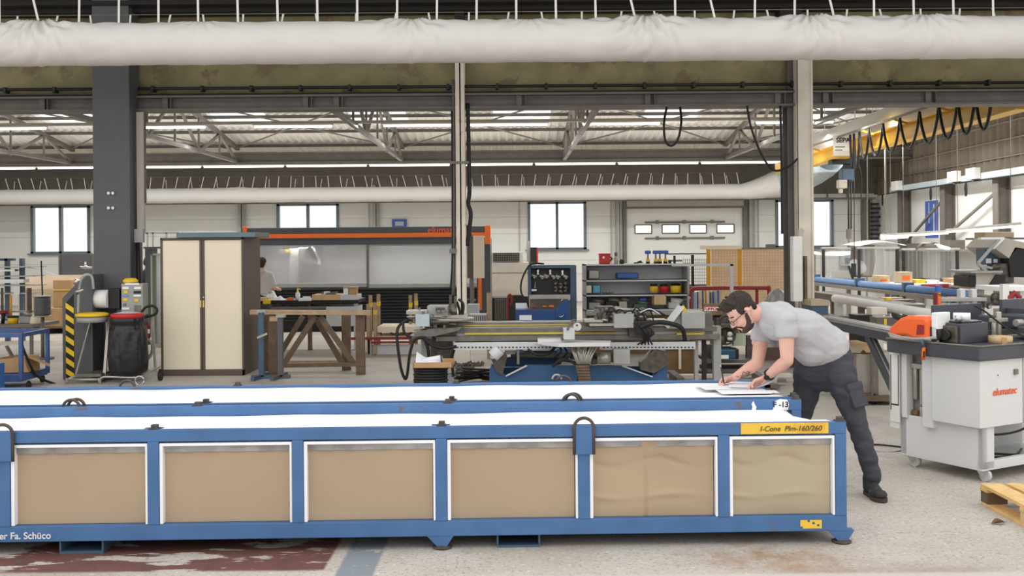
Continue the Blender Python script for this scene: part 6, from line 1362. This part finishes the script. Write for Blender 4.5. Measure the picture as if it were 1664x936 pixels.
t = thing('rail_bench', 'dark slide bench with square tubes behind the white rail', 'bench'); t.part('beam', 'dark_steel', M().px(1425, 516, 1482, 530, 12.6, .25).px(1340, 514, 1380, 522, 13.6, .3)); t.part('square_tube', 'light_grey', M().px(1440, 530, 1466, 545, 12.4, .02)); t.part('tube_end', 'black_steel', M().px(1447, 533, 1462, 543, 12.38, .02)); t.part('leg', 'black_steel', M().px(1392, 512, 1418, 566, 13.2, .3, z0=.0).px(1470, 545, 1476, 640, 12.6, .08, z0=0)); t.part('carriage', 'beige_steel', M().px(1416, 500, 1442, 512, 13.4, .2), bev=.01); t.part('yellow_mark', 'yellow', M().px(1437, 518, 1441, 536, 12.58, .02))
t = thing('profile_pile', 'pile of tan and dark profiles on the conveyor behind the orange guard', 'profiles')
for i, (p0, p1, q, m) in enumerate(((1438, 1468, 484, 'wood_pale'), (1445, 1487, 487, 'dark_steel'), (1462, 1503, 494, 'beige_steel'), (1456, 1500, 500, 'mid_steel'))): t.part('profile', m, M().px(p0, q, p1, q + 5, 17.4 - i * .3, .28))
t.part('rest', 'dark_steel', M().px(1445, 505, 1500, 509, 16.5, 1.2).px(1470, 508, 1476, 600, 16.8, .1, z0=0))
t = thing('light_grey_cabinet', 'white ribbed panel radiator below the blue tube conveyor', 'rack'); g = M()
for i in range(9): g.px(1358 + i * 3.9, 466, 1360.4 + i * 3.9, 484, 26.95, .04)
t.part('slats', 'steel_blue', g); t.part('body', 'light_grey', M().px(1354, 464, 1396, 486, 27, .1, z0=.3)); t.part('leg', 'light_grey', M().px(1356, 480, 1359, 500, 27.02, .06, z0=0).px(1390, 480, 1393, 500, 27.02, .06, z0=0))
t = thing('hook_row', 'row of dark hooks on a pale board above the blue tube conveyor', 'hooks'); t.part('board', 'pale_grey', M().px(1350, 440, 1396, 462, 26.5, .05, z0=0)); 
for i in range(8): t.part('hook', 'steel_blue', M().bar(at(1357 + i * 4.2, 454, 26.45), at(1359 + i * 4.2, 459, 26.4), .05, .03))
t = thing('assembly_table', 'long table with a white top and yellow items under the clear screens', 'table'); DA = 21.0
t.part('top', 'paper', M().px(1440, 461, 1560, 464, DA, .95)); t.part('red_edge', 'dark_red', M().px(1500, 462, 1545, 468, DA - .1, .1)); 
for p in (1450, 1540): t.part('leg', 'steel_blue', M().px(p, 464, p + 5, 520, DA + .1, .08, z0=0))
for lb, p0, p1, q0, q1, m in (('yellow box lying on the white table on the right', 1488, 1504, 455, 461, 'yellow'), ('tan carton at the right end of the white table', 1545, 1574, 453, 464, 'carton'), ('upright printed carton on the white table', 1464, 1483, 442, 461, 'cardboard_pale'), ('orange carton left of the printed carton', 1428, 1446, 448, 462, 'wood_pale'), ('white paper stack on the white table', 1506, 1526, 456, 461, 'paper')):
    t = thing('carton' if 'carton' in lb else 'goods_box', lb, 'box'); t.part('body', m, M().px(p0, q0, p1, q1, DA + .2, .4), bev=.01); t.part('lid', m if 'printed' not in lb else 'orange', M().px(p0 - .5, q0 - .6, p1 + .5, q0 + .8, DA + .18, .44) if 'printed' not in lb else M().px(p0 + 3, q0 + 6, p1 - 4, q1 - 5, DA + .19, .01))
# clear screens on dark posts
for lb, p0, p1, q0, q1, dd in (('clear curtain screen on a dark post, first right of the beige column', 1335, 1392, 402, 448, 27.6), ('large clear curtain screen in the middle of the right bay', 1393, 1462, 402, 448, 23.0), ('ribbed clear curtain screen left of the tilted hood machine', 1466, 1560, 404, 452, 22.9)):
    t = thing('clear_screen', lb, 'screen', 'clear curtain screens'); t.part('post', 'black_steel', M().px(p0 + 2, q0 + 3, p0 + 5.5, q1 + 6, dd, .08, z0=0)); t.part('post', 'black_steel', M().px(p1 - 5, q0 + 3, p1 - 1.5, q1 + 6, dd, .08, z0=0))
    t.part('sheet', 'clear_sheet', M().grid(lambda u, v: at(p0 + (p1 - p0) * u, q0 + (q1 - q0) * v, dd) + V((0, .1 + .03 * math.sin(u * (90 if 'ribbed' in lb else 25)), 0)), 160, 2)); t.part('rail', 'machine_grey', M().px(p0, q0 - 1, p1, q0 + 2, dd + .05, .05))
t = thing('extraction_sail', 'bright curved canopy sheet over the right hand benches', 'canopy'); t.part('sheet', 'white_paint', M().grid(lambda u, v: at(1376 + 78 * u, 401 - 9 * math.sin(math.pi * min(1, u * 1.1) * .8) + 3 * u, 25.6) + V((0, -.8 + 1.6 * v, .05 * math.sin(v * 3))), 24, 10)); t.part('hanger', 'mid_steel', M().cyl(at(1410, 393, 25.6), (at(1410, 393, 25.6).x, 25.6, roofz(25.6) - .03), .012, n=6).cyl(at(1440, 395, 25.6), (at(1440, 395, 25.6).x, 25.6, roofz(25.6) - .03), .012, n=6)); t.part('edge', 'dark_steel', M().bar(at(1377, 401, 24.8), at(1454, 403, 24.8), .04))
t = thing('fume_extractor', 'grey bent fume extractor hanging under the bright canopy', 'extractor'); t.part('duct', 'dark_steel', M().lathe([(.28, 0), (.30, -.4), (.22, -.8)], at(1402, 398, 25.6), 18)); t.part('hood', 'light_grey', M().cyl(at(1394, 434, 25.5), at(1382, 442, 25.3), .24, .06, 18)); t.part('lever', 'black_steel', M().bar(at(1379, 432, 25.2), at(1386, 453, 25.2), .05))
t = thing('monitor', 'small grey blue control screen on the far wall below the corner window', 'screen'); t.part('case', 'tray_grey', M().px(1370, 416, 1384, 432, 33.5, .3), bev=.02); t.part('glass', 'steel_blue', M().px(1373, 419, 1382, 429, 33.48, .03)); t.part('bracket', 'machine_grey', M().px(1366, 414, 1388, 437, 33.8, .19))
t = thing('sheet_hanger', 'white sheet draped on a rail under the corner window', 'sheet'); t.part('cloth', 'paper', M().grid(lambda u, v: at(1322 + 90 * u, 408 + (5 + 3 * math.sin(u * 4)) * v, 29) + V((0, .1 * math.sin(u * 9), 0)), 30, 4)); t.part('rail', 'mid_steel', M().px(1322, 406, 1412, 408, 29.05, .05).px(1324, 406, 1326, 500, 29.05, .05, z0=0).px(1408, 406, 1410, 500, 29.05, .05, z0=0))
def linlamp(lb, a, b):
    t = thing('bench_lamp', lb, 'lamp', 'bench lamps on the right'); a, b = V(a), V(b); t.part('housing', 'white_paint', M().bar(a, b, .10, .05)); t.part('tube', 'lamp_white', M().cyl(a + V((0, 0, -.04)), b + V((0, 0, -.04)), .02, n=8)); g = M()
    for c in (a + (b - a) * .15, a + (b - a) * .85): g.cyl(c, (c.x, c.y, roofz(c.y) - .09), .006, n=6)
    t.part('wire', 'mid_steel', g)
linlamp('bench lamp hanging over the clear screens, the left one of the line', at(1433, 382, 25), at(1540, 376, 22)); linlamp('bench lamp hanging over the tilted hood machine, the right one of the line', at(1540, 374, 21.6), at(1664, 363, 18.5)); linlamp('small tilted bench lamp near the far right posts', at(1432, 386, 27), at(1475, 383, 26))
t = thing('wall_bench', 'dark shelf with tools along the right wall below the posts', 'shelf'); t.part('board', 'mid_steel', M().box(11.3, 12.1, 22, 31, 1.60, 1.66)); t.part('back_panel', 'light_grey', M().box(12.05, 12.12, 22, 30.5, .8, 1.6)); t.part('tool_row', 'dark_steel', M().box(11.5, 11.9, 23, 25.5, 1.66, 1.80).box(11.6, 11.9, 28.6, 30, 1.66, 1.82).box(11.4, 11.8, 26.6, 27.2, 1.66, 1.9)); t.part('bracket', 'mid_steel', M().box(11.4, 12.1, 22.5, 22.56, 0, 1.6).box(11.4, 12.1, 30, 30.06, 0, 1.6))
t = thing('tilted_bench_lamp', 'tilted lamp head on a frame at the left end of the wall shelf', 'lamp'); t.part('frame', 'mid_steel', M().tube([at(1489, 404, 22.5), at(1498, 396, 22.5), at(1524, 396, 22.5)], .03).tube([at(1490, 405, 22.5), at(1499, 397, 22.6)], .02)); t.part('head', 'lamp_white', M().bar(at(1521, 398, 22.4), at(1541, 404, 22.4), .16, .05)); t.part('shade', 'dark_steel', M().bar(at(1500, 398, 22.5), at(1522, 400, 22.5), .3, .05)); t.part('post', 'mid_steel', M().px(1489, 404, 1491, 470, 22.5, .04, z0=0))
# tilted hood machine at the right edge
t = thing('hood_machine', 'beige machine with a tilted open hood at the right edge of the photo', 'machine')
DH = 14.5
zq = lambda p, q: (at(p, q, DH).x, at(p, q, DH).z)
t.part('hood', 'beige_grey', M().prism([zq(*a_) for a_ in ((1614, 402), (1630, 386), (1700, 402), (1700, 410), (1650, 402), (1640, 420))], DH, DH + .9), bev=.006); t.part('hood_edge', 'label_white', M().px(1594, 385.5, 1632, 389, DH - .03, .1).bar(at(1631, 387, DH - .03), at(1613, 404, DH - .03), .04, .03)); t.part('arm', 'machine_grey', M().bar(at(1622, 390, DH - .1), at(1589, 428, DH - .1), .035, .035).bar(at(1589, 428, DH - .1), at(1602, 440, DH - .1), .04, .04).bar(at(1588, 430, DH - .1), at(1612, 436, DH - .1), .035, .03)); t.part('rear_cover', 'black_steel', M().prism([zq(*a_) for a_ in ((1642, 420), (1655, 404), (1700, 410), (1700, 452), (1645, 450))], DH + .05, DH + .7))
t.part('switch_box', 'steel_blue', M().px(1601, 404, 1641, 430, DH + .3, .3), bev=.01); t.part('switch_label', 'label_white', M().px(1603, 420, 1611, 428, DH + .28, .02).px(1629, 420, 1638, 428, DH + .28, .02).px(1615, 421, 1621, 427, DH + .28, .02)); t.part('head', 'greasy_metal', M().px(1624, 428, 1648, 460, DH + .1, .4).cyl(at(1605, 437, DH), at(1625, 432, DH), .04).bar(at(1603, 442, DH - .05), at(1618, 430, DH - .05), .05, .03), bev=.01); t.part('table', 'machine_grey', M().px(1578, 440, 1630, 444, DH - .2, .8), bev=.004)
t.part('base', 'beige_grey', M().px(1586, 444, 1627, 466, DH - .1, .7).px(1586, 466, 1700, 470, DH - .15, .9), bev=.006); t.part('base_front', 'black_steel', M().prism([zq(*a_) for a_ in ((1600, 464), (1612, 446), (1626, 446), (1626, 464))], DH - .13, DH - .1)); t.part('side_box', 'black_steel', M().px(1574, 448, 1587, 466, DH - .1, .5), bev=.01); t.part('leg', 'machine_grey', M().px(1590, 466, 1600, 600, DH, .1, z0=0).px(1650, 466, 1660, 600, DH, .1, z0=0))
one('carton', 'long tan carton lying above the tilted hood machine', 'box', 'cardboard_pale', M().px(1600, 377, 1648, 386, 17.5, .4), bev=.01)
t = thing('high_shelf', 'dark wall shelf carrying the long tan carton at the right edge', 'shelf'); t.part('board', 'dark_steel', M().px(1594, 386, 1700, 389, 17.4, .6)); t.part('post', 'dark_steel', M().px(1690, 386, 1700, 500, 17.5, .1, z0=0).px(1596, 388, 1599, 500, 17.9, .08, z0=0))
t = thing('frame_press', 'light grey corner press with two white uprights behind the saw', 'machine')
DJ = 11.2
for p in (1561, 1580): t.part('upright', 'light_grey', M().px(p, 470, p + 8, 505, DJ, .1), bev=.006)
t.part('cross_bar', 'machine_grey', M().px(1530, 484, 1604, 490, DJ - .05, .12).px(1534, 494, 1600, 500, DJ + .05, .12), bev=.006); t.part('block', 'mid_steel', M().px(1564, 492, 1576, 500, DJ - .12, .1).px(1600, 480, 1612, 500, DJ, .2), bev=.006); t.part('stand', 'mid_steel', M().px(1540, 500, 1600, 512, DJ, .3).px(1545, 512, 1553, 600, DJ + .1, .1, z0=0).px(1588, 512, 1596, 600, DJ + .1, .1, z0=0)); t.part('air_fitting', 'greasy_metal', M().cyl(at(1612, 488, DJ), at(1632, 496, DJ), .05).cyl(at(1604, 498, DJ), at(1625, 492, DJ), .03).ball(at(1618, 484, DJ), .06)); t.part('red_guard', 'dark_red', M().px(1522, 476, 1527, 510, DJ + .4, .1).px(1540, 482, 1560, 490, DJ + .5, .1))
t = thing('marker_pole', 'orange and yellow pole with a blue tip behind the orange guard', 'pole'); t.part('pole', 'orange', M().px(1525, 478, 1529, 510, 10.9, .03)); t.part('yellow_part', 'yellow', M().px(1525.5, 474, 1528.5, 480, 10.9, .025)); t.part('blue_tip', 'bin_blue', M().px(1523, 464, 1530, 475, 10.88, .06)); t.part('foot', 'dark_steel', M().px(1524, 509, 1530, 560, 10.9, .05, z0=0))
t = thing('red_trolley', 'red tubular trolley with a white tray at the right edge behind the saw', 'trolley'); t.part('frame', 'dark_red', M().tube([at(1642, 506, 11), at(1642, 482, 11), at(1648, 476, 11), at(1656, 482, 11), at(1656, 508, 11)], .03).tube([at(1642, 506, 11), at(1700, 506, 11)], .03).tube([(at(1642, 506, 11).x, 11, 0), at(1642, 506, 11)], .03).tube([(at(1690, 506, 11).x, 11, 0), at(1690, 506, 11)], .03)); t.part('tray', 'label_white', M().px(1626, 466, 1700, 473, 11.1, .6)); t.part('upright', 'white_paint', M().px(1630, 462, 1640, 512, 11.0, .08).px(1658, 472, 1664, 512, 11.2, .06)); t.part('crossbar', 'light_grey', M().px(1612, 497, 1700, 501, 11.05, .08))
# ------------------------------------------------------------------ the saw at the right
SA = V((3.515, 7.66, 0)); SR = R(29)
s = T('mitre_saw_machine', 'pale grey saw machine with a dark table and orange guard at the right', 'machine', None, SA, SR); ALL.append(s)
# local x along the right hand face, local y along the left hand face
BX = M
s.part('base', 'pale_grey', M().box(0, 1.25, 0, .05, .10, .16).box(0, .06, 0, .75, .10, .42).box(0, 1.25, .69, .75, .10, .92).box(0, 1.25, 0, .75, .09, .11).box(0, .14, 0, .04, .10, .42).box(.9, 1.25, .0, .04, .10, .42), bev=.004)
s.part('inner_back', 'light_grey', M().box(.06, 1.2, .5, .52, .11, .42)); 
cov = s.part('upper_cover', 'pale_grey', M().box(-.06, 1.3, -.03, .40, .42, .925), bev=.006); s.part('seam', 'mid_steel', M().box(.44, .445, -.033, -.028, .42, .92), cov)
s.part('left_cover', 'pale_grey', M().box(-.045, .3, .40, .50, .36, .925), cov); s.part('recess_back', 'machine_grey', M().box(.08, .1, .50, .75, .40, .92)); s.part('corner_post', 'pale_grey', M().box(-.02, .06, .67, .72, .40, .925), bev=.004)
s.part('door_panel', 'white_paint', M().box(-.03, -.02, .735, .825, .35, .92).box(-.02, .2, .75, .84, .30, .92), bev=.004); s.part('door_seal', 'black_rubber', M().box(-.034, -.03, .74, .745, .5, .9).box(-.034, -.03, .815, .82, .45, .9).box(-.034, -.03, .74, .82, .49, .5))
g = M().cyl((.05, .56, .52), (.05, .56, .80), .034, n=16).cyl((.05, .64, .55), (.05, .64, .80), .02, n=12).cyl((.05, .57, .40), (.05, .57, .50), .028).box(.02, .07, .52, .66, .80, .84); s.part('air_filter', 'alu', g, bev=.003); s.part('valve', 'brown_plinth', M().cyl((.04, .6, .44), (.04, .66, .44), .024).cyl((.05, .52, .45), (.05, .52, .62), .014))
s.part('latch', 'mid_steel', M().box(.33, .37, -.045, -.03, .80, .84).box(.58, .62, -.045, -.03, .82, .86).box(.14, .15, -.034, -.03, .80, .81))
letter(s, 'elumatec', .078, 'letter_orange', (.22, -.034, .68), parent=cov, shear=.2, bold=.0008)
for x, y in ((.06, .06), (.05, .69), (1.18, .06)):
    c = s.part('castor', 'light_grey', M().cyl((x - .016 + .03, y - .02, .045), (x + .016 + .03, y - .02, .045), .045, n=18)); s.part('fork', 'chrome', M().bar((x + .012, y - .02, .045), (x - .02, y, .10), .012, .05).bar((x + .048, y - .02, .045), (x + .02, y, .10), .012, .05).box(x - .04, x + .04, y - .04, y + .04, .085, .095), c)
s.part('cable', 'black_rubber', M().tube(curve([(.10, .2, .36), (.3, .12, .32), (.6, .1, .33), (.9, .15, .40)]), .009).tube(curve([(.1, .3, .13), (.3, .12, .12), (.45, .3, .125), (.7, .15, .12), (1.1, .2, .125)]), .009).tube(curve([(.1, .15, .12), (.25, .3, .12), (.5, .12, .13), (.9, .3, .12)]), .008))
tb_ = s.part('table', 'table_dark', M().prism([(-.10, -.06), (1.4, -.10), (1.4, .62), (.25, .80), (-.10, .80), (-.13, .45)], .925, 1.035, 'Z'), bev=.012); s.part('table_rim', 'alu_dark', M().tube([(-.10, .80, 1.037), (-.13, .45, 1.037), (-.10, -.06, 1.037), (1.4, -.10, 1.037)], .008), tb_)
s.part('gearbox', 'table_dark', M().box(-.02, .30, .16, .42, 1.035, 1.19).box(.02, .26, .18, .40, 1.19, 1.205), bev=.02); s.part('gearbox_face', 'greasy_metal', M().box(-.05, -.02, .18, .42, 1.04, 1.17), bev=.006); s.part('spindle', 'black_steel', M().cyl((-.12, .34, 1.10), (-.04, .34, 1.10), .06, n=18).cyl((-.09, .26, 1.10), (-.05, .26, 1.10), .04)); s.part('knob', 'chrome', M().cyl((.0, .20, 1.205), (.0, .20, 1.25), .025).cyl((.14, .30, 1.205), (.14, .30, 1.24), .02))
gd = s.part('guard', 'orange_hood', M().prism([(.36, 1.05), (.36, 1.21), (.40, 1.235), (.56, 1.235), (.64, 1.21), (.74, 1.13), (.76, 1.075), (.70, 1.06), (.58, 1.075), (.50, 1.05)], -.14, .04, 'X'), bev=.025)
s.part('guard_label', 'dark_red', M().prism([(.40, 1.10), (.47, 1.09), (.46, 1.17), (.40, 1.17)], -.145, -.14, 'X'), gd); s.part('guard_knob', 'black_steel', M().cyl((-.06, .66, 1.20), (-.06, .75, 1.22), .025), gd); s.part('guard_plate', 'label_white', M().box(-.12, .04, .30, .35, 1.06, 1.27), gd, bev=.006); s.part('white_roll', 'label_white', M().cyl((.02, .26, 1.24), (.09, .16, 1.24), .03), gd)
s.part('hoses', 'machine_grey', M().tube(curve([(-.12, .30, 1.08), (-.15, .5, 1.055), (-.15, .7, 1.06), (-.08, .76, 1.10)]), .012).tube(curve([(-.10, .30, 1.05), (-.13, .5, 1.045), (-.12, .74, 1.05)]), .012).tube(curve([(-.14, .34, 1.065), (-.16, .55, 1.06), (-.14, .74, 1.08)]), .010))
s.part('fence_plate', 'table_dark', M().box(.25, .85, .62, .65, 1.035, 1.30).box(.95, 1.35, .50, .53, 1.035, 1.33).box(1.0, 1.03, .3, .5, 1.035, 1.26), bev=.005); s.part('clamp', 'alu', M().cyl((.62, .30, 1.035), (.62, .30, 1.25), .022).box(.54, .70, .27, .33, 1.17, 1.20).cyl((.56, .3, 1.06), (.56, .3, 1.18), .018).cyl((.72, .22, 1.16), (.80, .22, 1.16), .03), bev=.003)
s.part('slide_bar', 'alu_dark', M().box(.45, 1.3, .34, .39, 1.05, 1.10).box(.5, 1.3, .10, .14, 1.06, 1.085).cyl((.72, .05, 1.16), (1.3, .05, 1.14), .022), bev=.004); s.part('slide_block', 'table_dark', M().box(.70, .95, -.08, .20, 1.035, 1.14).box(.82, 1.2, .2, .45, 1.10, 1.22).box(.60, .68, .36, .48, 1.05, 1.22), bev=.015); s.part('bolts', 'chrome', M().cyl((.74, -.11, 1.0), (.74, -.085, 1.0), .010).cyl((.80, -.11, 1.0), (.80, -.085, 1.0), .010).cyl((.74, -.11, 1.07), (.74, -.085, 1.07), .010).cyl((.80, -.11, 1.07), (.80, -.085, 1.07), .010)); s.part('end_plate', 'table_dark', M().box(.68, .86, -.10, -.07, .945, 1.13), bev=.004)
s.part('wire', 'black_rubber', M().tube(curve([(.05, .1, 1.33), (.12, .05, 1.28), (.22, -.02, 1.18), (.36, -.08, 1.10), (.50, -.115, 1.05), (.58, -.12, .98), (.60, -.10, .86), (.585, -.05, .83)]), .007).tube(loop((.47, -.115, 1.03), .022, 10), .012))
t = thing('wooden_block', 'small round wooden block on the dark table of the saw', 'block'); p = V((.29, .05, 1.036)); p.rotate(Matrix.Rotation(SR, 3, 'Z')); c = SA + p; t.part('block', 'wood_pale', M().lathe([(0, 0), (.085, 0), (.088, .03), (.085, .055), (0, .056)], c, 22)); t.part('cut_face', 'carton', M().box(c.x - .03, c.x + .01, c.y - .09, c.y - .05, c.z + .001, c.z + .05))
t = thing('screwdriver', 'orange and violet cutter tool clipped to the left rim of the saw table', 'tool'); p = V((-.155, .40, 0)); p.rotate(Matrix.Rotation(SR, 3, 'Z')); c = SA + p; t.part('grip', 'orange', M().cyl((c.x, c.y, .90), (c.x + .008, c.y, 1.0), .016, .014)); t.part('slot', 'black_steel', M().box(c.x - .004, c.x + .006, c.y - .02, c.y - .01, .92, .97)); t.part('shaft', 'steel_blue', M().cyl((c.x + .005, c.y, 1.0), (c.x - .01, c.y, 1.06), .014))
one('floor_cable', 'two black cables lying on the floor left of the saw machine', 'cable', 'black_rubber', M().tube(curve([at(1404, 722, 9.2) * 1, at(1432, 723, 9.1), at(1470, 727, 9.0)]), .008).tube(curve([at(1420, 734, 8.9), at(1445, 736, 8.85), at(1468, 732, 8.9)]), .008))
# pallet and leaf in the corner
t = thing('wooden_pallet', 'pale new wooden pallet in the bottom right corner', 'pallet')
X0_, Y1_ = 3.22, 7.06
for i in range(5): t.part('deck_board', 'wood_pallet', M().box(X0_ + .005 + i * .175, X0_ + .105 + i * .175 + (.04 if i in (0, 2, 4) else 0), Y1_ - 1.2, Y1_, .122, .144), bev=.002)
for i, y in enumerate((Y1_ - .10, Y1_ - .65, Y1_ - 1.2)):
    t.part('stringer_board', 'wood_pallet', M().box(X0_, X0_ + .84, y, y + .1, .100, .122), bev=.002)
    for j in range(3): t.part('block', 'wood_old' if i == 0 and j == 0 else 'wood_pale', M().box(X0_ + .005 + j * .345, X0_ + .145 + j * .345, y, y + .1, .022, .100), bev=.002)
for j in range(3): t.part('bottom_board', 'wood_pallet', M().box(X0_ + .005 + j * .345, X0_ + .105 + j * .345, Y1_ - 1.2, Y1_, 0, .022), bev=.002)
c = at(1622, 853, 6.55); c.z = .003
t = thing('dry_leaf', 'small curled dry leaf on the floor left of the pallet', 'leaf')
t.part('blade', 'brown_plinth', M().grid(lambda u, v: V((c.x + .085 * (u - .5), c.y + .05 * (v - .5) * math.sin(math.pi * (.08 + .84 * u)), .004 + .03 * abs(v - .5) ** 1.3 * 2 * math.sin(math.pi * u) + .008 * u)), 14, 8)); t.part('stem', 'dark_steel', M().tube([(c.x + .035, c.y, .010), (c.x + .06, c.y + .01, .016)], .0018, 6))
for q in ALL: q.fix()
